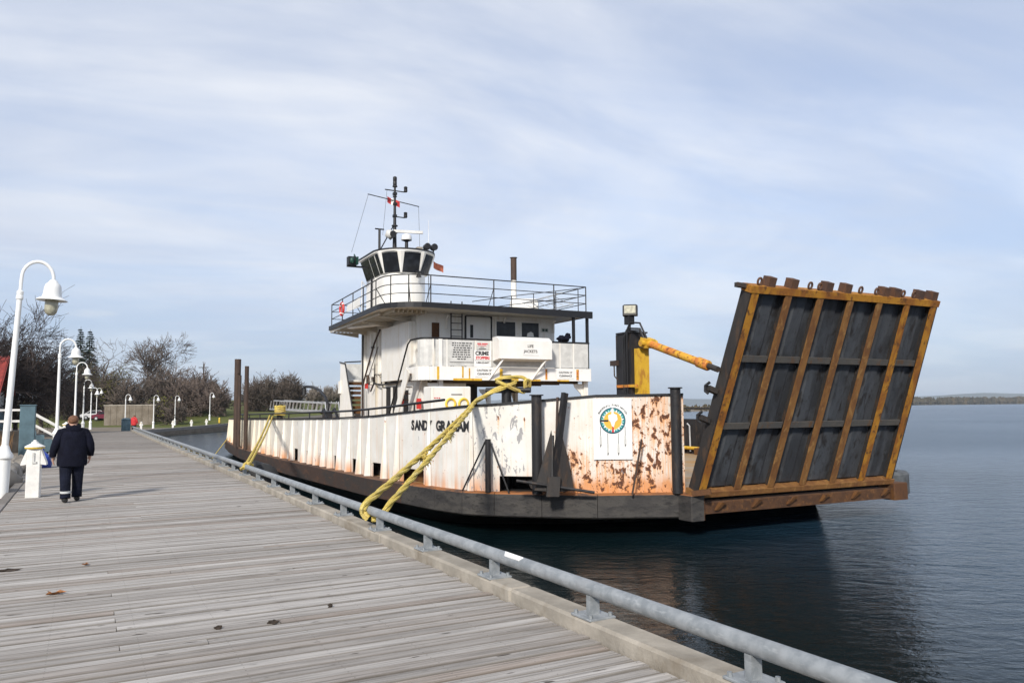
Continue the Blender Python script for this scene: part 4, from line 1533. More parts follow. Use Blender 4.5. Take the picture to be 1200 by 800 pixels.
# ------------------------------------------------------------------ bulwark plates with freeing ports and tapered stiffeners
BWI = offset_in(NEAR, 0.26, False)


def ztop(s):
    return interp([(-1, 2.04), (0.2, 2.04), (1.72, 2.0), (1.78, 1.93), (2.5, 1.84), (3.2, 1.80), (5.0, 1.69), (6.0, 1.64), (8.1, 1.52), (11.2, 1.42), (18, 1.33), (28, 1.22), (45, 1.05), (60, 1.05)], s)


def bw_at(s):
    for (l0, s0), (l1, s1) in zip(BWI, BWI[1:]):
        if s0 <= s <= s1:
            return l0 + (l1 - l0) * (s - s0) / (s1 - s0)
    return BWI[-1][0]


PORTS = [(1.80, 2.60, 0.36), (5.25, 6.45, 0.36), (7.75, 8.5, 0.40), (9.75, 10.35, 0.42), (11.75, 12.25, 0.42), (13.5, 13.9, 0.42), (15.1, 15.55, 0.44), (16.7, 17.3, 0.46), (23.2, 23.7, 0.42), (27.5, 28.3, 0.42), (33.0, 33.6, 0.42)]
FOOT = DECK + 0.01
first = True
for i in range(len(BWI) - 1):
    s0, s1 = BWI[i][1], BWI[i + 1][1]
    l0, l1 = BWI[i][0], BWI[i + 1][0]
    if s1 <= s0:
        continue
    cuts = {s0, s1}
    for pa, pb, ph in PORTS:
        for v in (pa, pb):
            if s0 < v < s1:
                cuts.add(v)
    cuts = sorted(cuts)
    e = Vector((l1 - l0, s1 - s0)).normalized()
    nin = Vector((e.y, -e.x)) * 0.035           # towards the deck
    mb = MB()
    for ca, cb in zip(cuts, cuts[1:]):
        mid = (ca + cb) / 2
        zf = FOOT
        for pa, pb, ph in PORTS:
            if pa <= mid <= pb:
                zf = DECK + 0.03 + ph
        pa_ = Vector((l0 + (l1 - l0) * (ca - s0) / (s1 - s0), ca))
        pb_ = Vector((l0 + (l1 - l0) * (cb - s0) / (s1 - s0), cb))
        mb.hexa([(pa_.x, pa_.y, zf), (pb_.x, pb_.y, zf), (pb_.x + nin.x, pb_.y + nin.y, zf), (pa_.x + nin.x, pa_.y + nin.y, zf),
                 (pa_.x, pa_.y, ztop(ca + 1e-3)), (pb_.x, pb_.y, ztop(cb - 1e-3)), (pb_.x + nin.x, pb_.y + nin.y, ztop(cb - 1e-3)), (pa_.x + nin.x, pa_.y + nin.y, ztop(ca + 1e-3))])
    mb.build('bulwark_plate', M_HULLW, ferry)
    # black capping angle
    mb = MB()
    c0 = Vector((l0, s0, ztop(s0 + 1e-3))) + Vector((nin.x, nin.y, 0)) * 0.5
    c1 = Vector((l1, s1, ztop(s1 - 1e-3))) + Vector((nin.x, nin.y, 0)) * 0.5
    mb.beam(c0 + Vector((0, 0, 0.025)), c1 + Vector((0, 0, 0.025)), 0.12, 0.05)
    mb.build('capping', M_TRIM, ferry)
# tapered stiffener plates standing on the rub rail
STIF = [3.2, 4.95, 6.75, 7.55, 8.75, 9.55, 10.6, 11.55, 12.5, 13.3, 14.15, 14.9, 15.8, 17.5, 19.0, 20.4, 21.8, 23.0, 24.4, 25.8, 27.2, 28.6, 31.0, 32.6, 34.2, 36.0, 37.6, 39.2, 40.8]
for s in STIF:
    l = bw_at(s)
    d = 0.12 if s < 5 else 0.17
    zt = ztop(s) - 0.03
    mb = MB()
    mb.hexa([(l - d, s - 0.03, FOOT), (l - 0.003, s - 0.12, FOOT), (l - 0.003, s + 0.12, FOOT), (l - d, s + 0.03, FOOT),
             (l - 0.05, s - 0.02, zt), (l - 0.003, s - 0.05, zt), (l - 0.003, s + 0.05, zt), (l - 0.05, s + 0.02, zt)])
    mb.build('stiffener', M_HULLW, ferry)
# dark plates added behind the freeing ports to shade the openings
for pa, pb, ph in PORTS[1:]:
    mb = MB()
    l0, l1 = bw_at(pa - 0.5), bw_at(pb + 1.2)
    mb.hexa([(l0 + 0.30, pa - 0.5, DECK), (l1 + 0.30, pb + 1.2, DECK), (l1 + 0.36, pb + 1.2, DECK), (l0 + 0.36, pa - 0.5, DECK),
             (l0 + 0.30, pa - 0.5, 0.55), (l1 + 0.30, pb + 1.2, 0.55), (l1 + 0.36, pb + 1.2, 0.55), (l0 + 0.36, pa - 0.5, 0.55)])
    mb.hexa([(l0 + 0.05, pa - 0.5, 0.50), (l1 + 0.05, pb + 1.2, 0.50), (l1 + 0.299, pb + 1.2, 0.50), (l0 + 0.299, pa - 0.5, 0.50),
             (l0 + 0.05, pa - 0.5, 0.55), (l1 + 0.05, pb + 1.2, 0.55), (l1 + 0.299, pb + 1.2, 0.55), (l0 + 0.299, pa - 0.5, 0.55)])
    mb.build('port_shade_plate', M_OCHREDK if pa < 6 else M_RUB, ferry)

# recess behind the anchor: pocket walls, shade put into their near-black colour
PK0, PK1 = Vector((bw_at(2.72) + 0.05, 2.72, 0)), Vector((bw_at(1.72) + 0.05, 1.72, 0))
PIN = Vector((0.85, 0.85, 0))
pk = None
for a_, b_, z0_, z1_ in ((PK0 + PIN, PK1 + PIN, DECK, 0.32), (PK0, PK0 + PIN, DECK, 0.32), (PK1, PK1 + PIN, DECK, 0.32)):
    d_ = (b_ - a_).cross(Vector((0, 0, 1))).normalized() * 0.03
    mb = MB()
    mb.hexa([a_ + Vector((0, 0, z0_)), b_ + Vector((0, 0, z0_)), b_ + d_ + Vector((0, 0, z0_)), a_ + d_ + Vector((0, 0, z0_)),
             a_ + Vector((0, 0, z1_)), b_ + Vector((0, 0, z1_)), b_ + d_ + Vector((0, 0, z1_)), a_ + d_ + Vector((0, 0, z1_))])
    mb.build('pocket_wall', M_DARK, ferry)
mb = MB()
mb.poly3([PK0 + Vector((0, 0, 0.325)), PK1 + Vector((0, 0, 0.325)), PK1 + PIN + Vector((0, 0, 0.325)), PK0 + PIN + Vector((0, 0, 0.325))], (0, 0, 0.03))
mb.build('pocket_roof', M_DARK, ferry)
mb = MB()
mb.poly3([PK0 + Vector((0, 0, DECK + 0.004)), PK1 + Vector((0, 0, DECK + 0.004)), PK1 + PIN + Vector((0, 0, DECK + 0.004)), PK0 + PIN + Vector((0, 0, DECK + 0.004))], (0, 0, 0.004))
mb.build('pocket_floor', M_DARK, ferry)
mb = MB()
mb.blob((-6.75, 2.25, -0.1), 0.16, 0.16, 0.13, 3, 0.2)
mb.build('chain_stopper', M_RAMPDARK, ferry)

# pipe posts standing on the rub rail at the bow
def bow_post(l, s, z1, r, name='bow_post', mat=M_BLACKSTEEL):
    mb = MB()
    mb.cyl((l, s, RB1), (l, s, z1), r, r, 16)
    p = mb.build(name, mat, ferry, True)
    mb = MB()
    mb.lathe([(r * 1.38, z1 + 0.001), (r * 1.38, z1 + 0.03)], 16, (l, s, 0))
    mb.build('cap_plate', mat, p)
    return p


bow_post(-4.02, 0.10, 2.20, 0.125)
bow_post(-6.98, 1.66, 2.05, 0.125)
mb = MB()
TP = (-7.83, 2.62)
mb.cyl((TP[0], TP[1], RB1), (TP[0], TP[1], 1.0), 0.072, 0.072, 12)
tp = mb.build('tripod_post', M_BLACKSTEEL, ferry, True)
for dl, ds in ((-0.42, 0.62), (0.36, -0.42)):
    mb = MB()
    mb.tube([(TP[0] + dl, TP[1] + ds, RB1), (TP[0] + dl * 0.08, TP[1] + ds * 0.08, 0.97)], 0.022, 8)
    mb.build('strut', M_BLACKSTEEL, tp, True)
# tall spud pipes near the stern
for (l, s, z1, r) in ((-10.02, 30.3, 4.5, 0.17), (-10.02, 26.9, 3.95, 0.105)):
    mb = MB()
    mb.cyl((l - 0.1, s, RB1), (l - 0.1, s, z1), r, r, 14)
    p = mb.build('spud_pipe', M_BROWNSTEEL, ferry, True)
    if r > 0.15:
        mb = MB()
        mb.cyl((l - 0.02, s - 0.30, RB1), (l - 0.02, s - 0.30, z1 - 0.9), 0.09, 0.09, 10)
        mb.build('guide_pipe', M_BROWNSTEEL, p, True)
        mb = MB()
        mb.tube([(l - 0.1, s, z1 - 0.75), (l - 0.1, s - 0.32, z1 - 0.75)], 0.05, 8)
        mb.build('bracket', M_BROWNSTEEL, p)

# name on the side plate
e = Vector((bw_at(6.0) - bw_at(4.2), 1.8, 0)).normalized()      # aft along the plate
def plate_frame(l, s, z, adir, push=0.012):
    """text frame on a plate: x towards the bow (reads left to right from outside), y up"""
    xd = -Vector((adir.x, adir.y, 0)).normalized()
    zd = Vector((0, 0, 1))
    nd = xd.cross(zd)
    m_ = Matrix((xd, zd, nd)).transposed().to_4x4()
    m_.translation = Vector((l, s, z)) + nd * push
    return m_


def seg_dir(s):
    for (l0, s0), (l1, s1) in zip(BWI, BWI[1:]):
        if s0 <= s <= s1:
            return Vector((l1 - l0, s1 - s0, 0)).normalized()


# the name crosses two plates, so each letter is laid on its own plate
letters = 'SANDY GRAHAM'
sa, sb = 5.95, 3.22
nm = bpy.data.objects.new('ship_name', None)
COL.objects.link(nm)
nm.parent = ferry
for i, ch in enumerate(letters):
    if ch == ' ':
        continue
    s = sa + (sb - sa) * (i + 0.5) / len(letters)
    text_mesh(ch, 0.36, M_TXT, 'letter', nm, plate_frame(bw_at(s), s, 1.29, seg_dir(s)), 0.016, 0.004, xscale=0.92)

# emblem board on the bow plate
bd = seg_dir(0.5)
EB = plate_frame(-5.08, 0.0, 1.0, bd, 0.0)
def on_plate(u, v, w):
    """u metres towards the bow corner from the post, v up, w outwards on the bow plate"""
    return None


s_c = 0.93
l_c = bw_at(s_c)
EBM = plate_frame(l_c, s_c, 1.24, seg_dir(s_c), 0.006)


def flat(pts, mat, name, parent, z0, th=0.003):
    mb = MB()
    mb.prism(pts, z0, z0 + th)
    me = mb.mesh(name, mat)
    me.transform(EBM)
    return link(name, me, parent)


# the board spans the joint of two plates: a stiff sheet held off the plates
board = flat([(-0.47, -0.73), (0.47, -0.73), (0.47, 0.73), (-0.47, 0.73)], M_SIGN, 'emblem_board', ferry, 0.03, 0.012)
Z = 0.044
CY = 0.20
RR = 0.315
def disc(r, n=40, cx=0.0, cy=CY):
    return [(cx + r * cos(2 * pi * k / n), cy + r * sin(2 * pi * k / n)) for k in range(n)]


M_TEAL = mat_plain('emblem_teal', (0.02, 0.20, 0.22), 0.5, var=0.08)
M_NAVYINK = mat_plain('emblem_navy', (0.015, 0.06, 0.10), 0.5, var=0.08)
M_EMBY = mat_plain('emblem_yellow', (0.78, 0.45, 0.06), 0.5, var=0.08)
M_AQUA = mat_plain('emblem_aqua', (0.30, 0.62, 0.58), 0.5, var=0.08)
flat(disc(RR), M_NAVYINK, 'emblem_rim', board, Z)
flat(disc(RR * 0.93), M_TEAL, 'emblem_ring', board, Z + 0.004)
flat(disc(RR * 0.74), M_EMBY, 'emblem_disc', board, Z + 0.008)
for k in range(24):
    a = 2 * pi * (k + 0.5) / 24
    c0 = (0.80 * RR * cos(a), CY + 0.80 * RR * sin(a))
    tx, ty = -sin(a), cos(a)
    rx, ry = cos(a), sin(a)
    w = 0.030
    flat([(c0[0] - rx * 0.035 - tx * w, c0[1] - ry * 0.035 - ty * w), (c0[0] - rx * 0.035 + tx * w, c0[1] - ry * 0.035 + ty * w), (c0[0] + rx * 0.03, c0[1] + ry * 0.03)], M_AQUA if k % 2 else M_SIGN, 'emblem_tooth', board, Z + 0.0115)
flat([(-0.02, CY + 0.30), (0.02, CY + 0.30), (0.028, CY + 0.17), (0.10, CY + 0.14), (0.12, CY + 0.02), (0.06, CY - 0.03), (0.02, CY - 0.17), (-0.02, CY - 0.14), (-0.055, CY - 0.03), (-0.10, CY + 0.02), (-0.11, CY + 0.13), (-0.03, CY + 0.16)], M_SIGN, 'emblem_figure', board, Z + 0.016)
flat([(-0.30, CY - 0.02), (-0.11, CY - 0.02), (-0.11, CY + 0.02), (-0.30, CY + 0.02)], M_TXT, 'emblem_bar', board, Z + 0.020)
flat([(-0.028, CY - 0.28), (0.028, CY - 0.28), (0.02, CY - 0.16), (-0.01, CY - 0.13)], M_TXTRED, 'emblem_mark', board, Z + 0.020)
for u, v1, v0 in ((-0.30, 0.06, -0.16), (-0.125, -0.10, -0.36), (0.13, -0.10, -0.36), (0.30, 0.06, -0.16)):
    flat([(u - 0.006, v0), (u + 0.006, v0), (u + 0.006, v1), (u - 0.006, v1)], M_TXT, 'emblem_cord', board, Z)
    flat([(u, v0 - 0.30), (u + 0.03, v0 - 0.20), (u + 0.02, v0), (u - 0.02, v0), (u - 0.03, v0 - 0.20)], M_SIGNGREY, 'emblem_feather', board, Z)
    flat([(u - 0.018, v0 - 0.27), (u + 0.018, v0 - 0.23), (u, v0 - 0.20)], M_TXT, 'feather_tip', board, Z + 0.004)
arc_txt = 'BEAUSOLEIL FIRST NATION'
for i, ch in enumerate(arc_txt):
    if ch == ' ':
        continue
    a = radians(152 - 124 * i / (len(arc_txt) - 1))
    M2 = EBM @ Matrix.Translation((0.375 * cos(a), CY + 0.375 * sin(a), Z + 0.001)) @ Matrix.Rotation(a - pi / 2, 4, 'Z')
    text_mesh(ch, 0.058, M_TXT, 'emblem_letter', board, M2, 0.002, 0.001)

# ------------------------------------------------------------------ loading ramp at the bow
A_, B_, C_, D_ = Vector((-3.76, -0.30, -0.36)), Vector((2.96, -0.30, -0.36)), Vector((2.62, -2.20, 4.40)), Vector((-3.60, -2.20, 4.40))
RN = ((B_ - A_).cross(D_ - A_)).normalized()
if RN.y > 0:
    RN = -RN


def R_(u, v, w):
    return A_.lerp(B_, u).lerp(D_.lerp(C_, u), v) + RN * w


def rbar(mb, u0, v0, u1, v1, wd, w0, w1):
    """a bar on the ramp face from (u0,v0) to (u1,v1), wd wide, between offsets w0 and w1"""
    a, b = R_(u0, v0, 0), R_(u1, v1, 0)
    d = (b - a).normalized()
    s = d.cross(RN).normalized() * (wd / 2)
    mb.hexa([a - s + RN * w0, b - s + RN * w0, b + s + RN * w0, a + s + RN * w0, a - s + RN * w1, b - s + RN * w1, b + s + RN * w1, a + s + RN * w1])


ramp = bpy.data.objects.new('bow_ramp', None)
COL.objects.link(ramp)
ramp.parent = ferry
tag(ramp, 'raised rusty steel loading ramp seen from its ribbed underside')
RW = 0.20
us = [0.016 + 0.968 * k / 6 for k in range(7)]
PD = -0.21                                   # depth of the plating behind the rib faces
for k, u in enumerate(us):
    mb = MB()
    rbar(mb, u, 0.026, u, 0.972, RW if k in (0, 6) else RW * 0.95, -0.035, 0.0)
    rb_o = mb.build('rib', M_OCHRE if k in (0, 5, 6) else M_OCHREMID, ramp)
    mb = MB()
    rbar(mb, u + (0.010 if k == 0 else 0), 0.026, u + (0.010 if k == 0 else 0), 0.972, 0.03, PD, -0.036)
    mb.build('rib_web', M_RAMPDARK, rb_o)
for v in (0.345, 0.668):
    for k in range(6):
        mb = MB()
        g = 0.0165
        rbar(mb, us[k] + g, v, us[k + 1] - g, v, 0.15, -0.085, -0.05)
        cb_o = mb.build('cross_beam', M_RAMPCROSS, ramp)
        mb = MB()
        rbar(mb, us[k] + 0.003, v, us[k + 1] - 0.003, v, 0.03, PD, -0.086)
        mb.build('cross_web', M_RAMPDARK, cb_o)
for r, (va, vb) in enumerate(((0.03, 0.342), (0.348, 0.665), (0.671, 0.968))):
    for k in range(6):
        g = 0.0028
        ua, ub = us[k] + g, us[k + 1] - g
        mb = MB()
        P = lambda u, v, w: R_(u, v, w)
        mb.hexa([P(ua, va, PD), P(ub, va, PD), P(ub, vb, PD), P(ua, vb, PD), P(ua, va, PD + .012), P(ub, va, PD + .012), P(ub, vb, PD + .012), P(ua, vb, PD + .012)])
        um, un, up1, up2 = (lerp(ua, ub, t) for t in (0.36, 0.41, 0.74, 0.79))
        mb.hexa([P(um, va, PD + .0125), P(up2, va, PD + .0125), P(up2, vb, PD + .0125), P(um, vb, PD + .0125), P(un, va + .004, PD + .05), P(up1, va + .004, PD + .05), P(up1, vb - .004, PD + .05), P(un, vb - .004, PD + .05)])
        mb.build('panel', M_RAMPPANEL, ramp)
mb = MB()
mb.hexa([R_(0.001, 0.005, PD - .07), R_(0.999, 0.005, PD - .07), R_(0.999, 0.99, PD - .07), R_(0.001, 0.99, PD - .07), R_(0.001, 0.005, PD - .002), R_(0.999, 0.005, PD - .002), R_(0.999, 0.99, PD - .002), R_(0.001, 0.99, PD - .002)])
mb.build('road_plate', M_RAMPDARK, ramp)
for u0_, u1_ in ((-0.008, 0.0), (1.0, 1.008)):
    mb = MB()
    mb.hexa([R_(u0_, 0.0, PD - .10), R_(u1_, 0.0, PD - .10), R_(u1_, 0.99, PD - .10), R_(u0_, 0.99, PD - .10), R_(u0_, 0.0, -0.012), R_(u1_, 0.0, -0.012), R_(u1_, 0.99, -0.012), R_(u0_, 0.99, -0.012)])
    mb.build('side_web', M_RAMPDARK, ramp)
mb = MB()
rbar(mb, -0.012, 0.984, 1.012, 0.984, 0.16, -0.30, 0.012)
mb.build('top_beam', M_OCHRE, ramp)
mb = MB()
rbar(mb, -0.02, 0.010, 1.012, 0.010, 0.13, -0.30, 0.03)
mb.build('bottom_sill', M_OCHREMID, ramp)
# lugs and eyes along the free edge
for k, (u, kind) in enumerate([(0.035, 1), (0.085, 0), (0.195, 0), (0.285, 1), (0.335, 1), (0.375, 0), (0.475, 0), (0.555, 1), (0.645, 1), (0.69, 0), (0.755, 0), (0.80, 1), (0.865, 1), (0.90, 0), (0.98, 0)]):
    mb = MB()
    if kind == 0:
        x0_, x1_ = u - 0.017, u + 0.017
        for wa, wb in ((-0.24, -0.215), (-0.045, -0.02)):
            mb.hexa([R_(x0_, 0.997, wa), R_(x1_, 0.997, wa), R_(x1_, 0.997, wb), R_(x0_, 0.997, wb), R_(x0_, 1.034, wa), R_(x1_, 1.034, wa), R_(x1_, 1.034, wb), R_(x0_, 1.034, wb)])
        mb.hexa([R_(x0_, 1.0345, -0.24), R_(x1_, 1.0345, -0.24), R_(x1_, 1.0345, -0.02), R_(x0_, 1.0345, -0.02), R_(x0_, 1.041, -0.24), R_(x1_, 1.041, -0.24), R_(x1_, 1.041, -0.02), R_(x0_, 1.041, -0.02)])
        mb.hexa([R_(x0_, 0.997, -0.2145), R_(x0_ + 0.007, 0.997, -0.2145), R_(x0_ + 0.007, 0.997, -0.0455), R_(x0_, 0.997, -0.0455), R_(x0_, 1.034, -0.2145), R_(x0_ + 0.007, 1.034, -0.2145), R_(x0_ + 0.007, 1.034, -0.0455), R_(x0_, 1.034, -0.0455)])
        mb.build('lug', M_LUG, ramp)
    else:
        ex = (R_(1, 1, 0) - R_(0, 1, 0)).normalized()
        ev = (R_(0.5, 1, 0) - R_(0.5, 0, 0)).normalized()
        c = R_(u, 1.018, -0.1)
        mb.tube([c + ex * 0.055 * cos(t_) + ev * 0.075 * sin(t_) for t_ in [2 * pi * i / 14 for i in range(14)]], 0.026, 7, closed=True)
        mb.build('eye_ring', M_LUG, ramp, True)
# pins and brackets on the near edge
mb = MB()
mb.beam(R_(0.03, 0.985, -0.2), R_(-0.055, 0.992, -0.2), 0.10, 0.10)
mb.build('edge_pin', M_RAMPDARK, ramp)
for v, w0 in ((0.50, 0.0), (0.36, 0.0)):
    mb = MB()
    mb.beam(R_(-0.012, v, -0.22), R_(-0.05, v + 0.015, -0.26), 0.16, 0.12)
    b_ = mb.build('edge_bracket', M_RAMPDARK, ramp)
    mb = MB()
    c = R_(-0.055, v + 0.02, -0.27)
    mb.tube([c + Vector((0.02, -0.10, 0.10)), c + Vector((-0.03, 0.0, 0.02)), c + Vector((-0.02, 0.02, -0.10)), c + Vector((0.04, -0.03, -0.16))], 0.035, 8)
    mb.build('latch_hook', M_BLACKSTEEL, b_)
# hinge beam and knuckles below the sill
mb = MB()
mb.bbox(-3.60, 2.93, -0.30, 0.06, -0.77, -0.49, 0.02)
hb = mb.build('hinge_beam', M_HINGE, ferry)
for k in range(6):
    l = lerp(-3.2, 2.6, k / 5)
    mb = MB()
    mb.hexa([(l - 0.07, -0.36, -0.69), (l + 0.02, -0.36, -0.69), (l + 0.02, -0.301, -0.69), (l - 0.07, -0.301, -0.69),
             (l + 0.08, -0.44, -0.51), (l + 0.22, -0.44, -0.51), (l + 0.22, -0.301, -0.51), (l + 0.08, -0.301, -0.51)])
    mb.build('hinge_knuckle', M_OCHREDK, hb)
mb = MB()
mb.beam((-3.95, -0.35, -0.26), (-3.65, -0.65, -0.20), 0.16, 0.12)
mb.build('hinge_toe', M_OCHREDK, ferry)

# ------------------------------------------------------------------ ramp crane post with hydraulic arm and floodlight
cp = bpy.data.objects.new('ramp_post', None)
COL.objects.link(cp)
cp.parent = ferry
CL, CS = -3.72, 2.05
mb = MB()
mb.box(CL - 0.20, CL + 0.30, CS - 0.02, CS + 0.68, DECK, 3.72)
mb.build('column', M_BLACKSTEEL, cp)
mb = MB()
mb.box(CL - 0.10, CL + 0.20, CS - 0.27, CS - 0.025, DECK, 3.30)
mb.build('yellow_guide', M_YELLOW, cp)
mb = MB()
mb.box(CL - 0.26, CL - 0.203, CS - 0.30, CS + 0.60, 2.28, 2.35)
mb.build('orange_strap', M_ARM, cp)
mb = MB()
mb.box(CL - 0.24, CL + 0.33, CS - 0.05, CS + 0.62, 3.722, 3.76)
mb.build('head_plate', M_BLACKSTEEL, cp)
for k, (dy, z1) in enumerate(((0.10, 3.9), (0.20, 3.75), (0.27, 3.7))):
    mb = MB()
    mb.tube([(CL - 0.24, CS + dy, 1.2), (CL - 0.24, CS + dy, z1 - 0.5), (CL - 0.25, CS + dy - 0.03, z1 - 0.1), (CL - 0.2, CS + dy - 0.1, z1 + 0.1), (CL - 0.1, CS - 0.3, z1 + 0.06), (CL, CS - 0.45, z1 - 0.35)], 0.026, 8)
    mb.build('hose', M_TRIM, cp, True)
mb = MB()
mb.beam((CL - 0.2, CS + 0.55, 2.95), (CL - 0.2, CS + 0.86, 2.95), 0.16, 0.14)
mb.tube([(CL - 0.2, CS + 0.78, 2.9), (CL - 0.22, CS + 0.74, 2.6), (CL - 0.2, CS + 0.62, 2.5)], 0.018, 6)
mb.build('junction_box', M_BROWNSTEEL, cp)
# floodlight on a stalk
mb = MB()
mb.tube([(CL, CS + 0.30, 3.76), (CL, CS + 0.30, 4.0)], 0.035, 8)
mb.box(CL - 0.09, CL + 0.09, CS + 0.20, CS + 0.42, 3.98, 4.22)
fl = mb.build('light_bracket', M_TRIM, cp)
FLM = Matrix.Translation((CL, CS + 0.26, 4.36)) @ Matrix.Rotation(radians(-40), 4, 'Z') @ Matrix.Rotation(radians(-8), 4, 'X')
mb = MB()
mb.bbox(-0.20, 0.20, -0.09, 0.09, -0.15, 0.15, 0.03)
me = mb.mesh('floodlight', M_TRIM)
me.transform(FLM)
flo = link('floodlight', me, cp)
mb = MB()
mb.box(-0.15, 0.15, -0.105, -0.092, -0.105, 0.105)
me = mb.mesh('lens', M_GLOBE)
me.transform(FLM)
link('lens', me, flo)
# hydraulic arm: barrel, collar, rod, down to the ramp edge
pa, pb = Vector((CL + 0.05, CS - 0.45, 3.42)), R_(-0.03, 0.605, -0.22)
d = (pb - pa)
mb = MB()
mb.tube([pa, pa + d * 0.86], 0.098, 16)
arm = mb.build('cylinder_barrel', M_ARM, cp, True)
mb = MB()
mb.tube([pa + d * 0.74, pa + d * 0.75, pa + d * 0.87, pa + d * 0.88], [0.10, 0.125, 0.125, 0.10], 16)
mb.build('cylinder_collar', M_ARM, arm, True)
mb = MB()
mb.tube([pa + d * 0.88, pb], 0.07, 12)
mb.build('piston_rod', M_RAMPDARK, arm, True)
mb = MB()
mb.beam(pa - d * 0.06, pa + d * 0.03, 0.30, 0.24)
mb.tube([pa + Vector((-0.25, 0, 0)), pa + Vector((0.25, 0, 0))], 0.09, 10)
mb.build('clevis', M_YELLOW, arm)

# far bulwark, black, with rail and a yellow pipe at its foot
fb = [(4.0, 1.2), (5.0, 3.0), (5.9, 6.0), (6.35, 11.0), (6.5, 18.0), (6.5, 29.0), (6.1, 38.0), (5.3, 43.4)]
for (l0, s0), (l1, s1) in zip(fb, fb[1:]):
    mb = MB()
    mb.hexa([(l0, s0, DECK), (l0 + 0.05, s0, DECK), (l1 + 0.05, s1, DECK), (l1, s1, DECK), (l0, s0, 1.2), (l0 + 0.05, s0, 1.2), (l1 + 0.05, s1, 1.2), (l1, s1, 1.2)])
    mb.build('far_bulwark', M_BLACKSTEEL, ferry)
mb = MB()
mb.tube([(fb[k][0] - 0.10, fb[k][1], -0.05) for k in range(1, 6)], 0.075, 10)
mb.build('yellow_pipe', M_YELLOW, ferry, True)
mb = MB()
for s in (9.2, 11.3, 13.2):
    mb = MB()
    mb.box(interp([(6, 5.9), (11, 6.35), (18, 6.5)], s) - 0.36, interp([(6, 5.9), (11, 6.35), (18, 6.5)], s) - 0.2, s - 0.25, s + 0.25, DECK, -0.02)
    mb.build('pipe_chock', M_OCHREDK, ferry)
mb = MB()
mb.tube([(fb[k][0], fb[k][1], 1.66) for k in range(1, 8)], 0.03, 8)
fr = mb.build('far_rail', M_TRIM, ferry)
for k in range(14):
    s = 3.2 + k * 2.4
    l = interp([(b, a) for a, b in fb], s)
    mb = MB()
    mb.tube([(l, s, 1.2), (l, s, 1.66)], 0.025, 6)
    mb.build('stanchion', M_TRIM, fr)
for i, (s, z, mt_, r) in enumerate(((10.95, 0.62, M_RINGY, 0.13), (12.9, 0.35, M_SIGNGREY, 0.11), (11.0, 0.2, M_SIGNGREY, 0.09), (10.8, 0.22, M_BLUEGREY, 0.09), (12.75, 0.5, M_ALU, 0.06))):
    l = interp([(b, a) for a, b in fb], s)
    mb = MB()
    mb.tube([(l - 0.1, s, z), (l - 0.005, s, z)], r, 12)
    mb.build('wall_fitting', mt_, ferry)
mb = MB()
mb.tube([(6.3, 12.15, -0.2), (6.28, 12.15, 0.9), (6.28, 12.3, 1.0)], 0.035, 8)
mb.build('vent_pipe', M_ALU, ferry)

# ------------------------------------------------------------------ superstructure
RZ0, RZ1 = 5.84, 6.06
roofp = [(3.2, 15.0), (-4.6, 14.82)] + [(-4.75 - 1.70 * sin(a), 16.45 - 1.65 * cos(a)) for a in [pi / 2 * k / 8 for k in range(1, 9)]] + [(-6.15, 26.0), (3.2, 26.0)]
mb = MB()
mb.prism(roofp, RZ0 + 0.03, RZ1 - 0.01)
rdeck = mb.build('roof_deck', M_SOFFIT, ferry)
# black fascia along the edge
cx_, cy_ = -1.6, 21
np_ = len(roofp)
for k in range(np_):
    (xa, ya), (xb, yb) = roofp[k], roofp[(k + 1) % np_]
    e = Vector((xb - xa, yb - ya)).normalized()
    o = Vector((e.y, -e.x))
    if o.dot(Vector((xa - cx_, ya - cy_))) < 0:
        o = -o
    c = o * 0.018
    mb = MB()
    drop = 0.10 if (k == 0) else 0.0
    drop2 = drop if k == 0 else 0.0
    mb.hexa([(xa, ya, RZ0 - drop), (xb, yb, RZ0), (xb + c.x, yb + c.y, RZ0), (xa + c.x, ya + c.y, RZ0 - drop2), (xa, ya, RZ1), (xb, yb, RZ1), (xb + c.x, yb + c.y, RZ1), (xa + c.x, ya + c.y, RZ1)])
    mb.build('fascia', M_TRIM, rdeck)
# soffit battens under the bridge wing, running fore and aft
for k in range(9):
    l = -6.10 + k * 0.2
    mb = MB()
    mb.box(l - 0.025, l + 0.025, 17.2 if l < -6 else 15.9, 25.9, RZ0 - 0.11, RZ0 + 0.028)
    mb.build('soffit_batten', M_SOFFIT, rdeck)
for s in (17.5, 20.0, 22.5, 24.2, 25.8):
    mb = MB()
    mb.hexa([(-6.10, s - 0.03, RZ0 - 0.14), (-4.62, s - 0.03, RZ0 - 0.35), (-4.62, s + 0.03, RZ0 - 0.35), (-6.10, s + 0.03, RZ0 - 0.14), (-6.10, s - 0.03, RZ0 - 0.112), (-4.62, s - 0.03, RZ0 - 0.112), (-4.62, s + 0.03, RZ0 - 0.112), (-6.10, s + 0.03, RZ0 - 0.112)])
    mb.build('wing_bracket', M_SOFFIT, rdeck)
mb = MB()
mb.tube([(-6.0, 22.6, RZ0 - 0.14), (-5.0, 20.0, RZ0 - 0.16)], 0.09, 10)
mb.build('soffit_pipe', M_HOUSE, rdeck)

# main deckhouse: upper storey, lower casing
HW0, HW1 = 16.75, 25.3
mb = MB()
mb.box(-4.6, 2.2, HW0, HW1, 3.46, RZ0 + 0.028)
house_ = mb.build('deckhouse', M_HOUSE, ferry)
mb = MB()
mb.box(-4.6, -2.55, 16.2, HW1, DECK, 2.93)
low = mb.build('engine_casing', M_HOUSE, ferry)
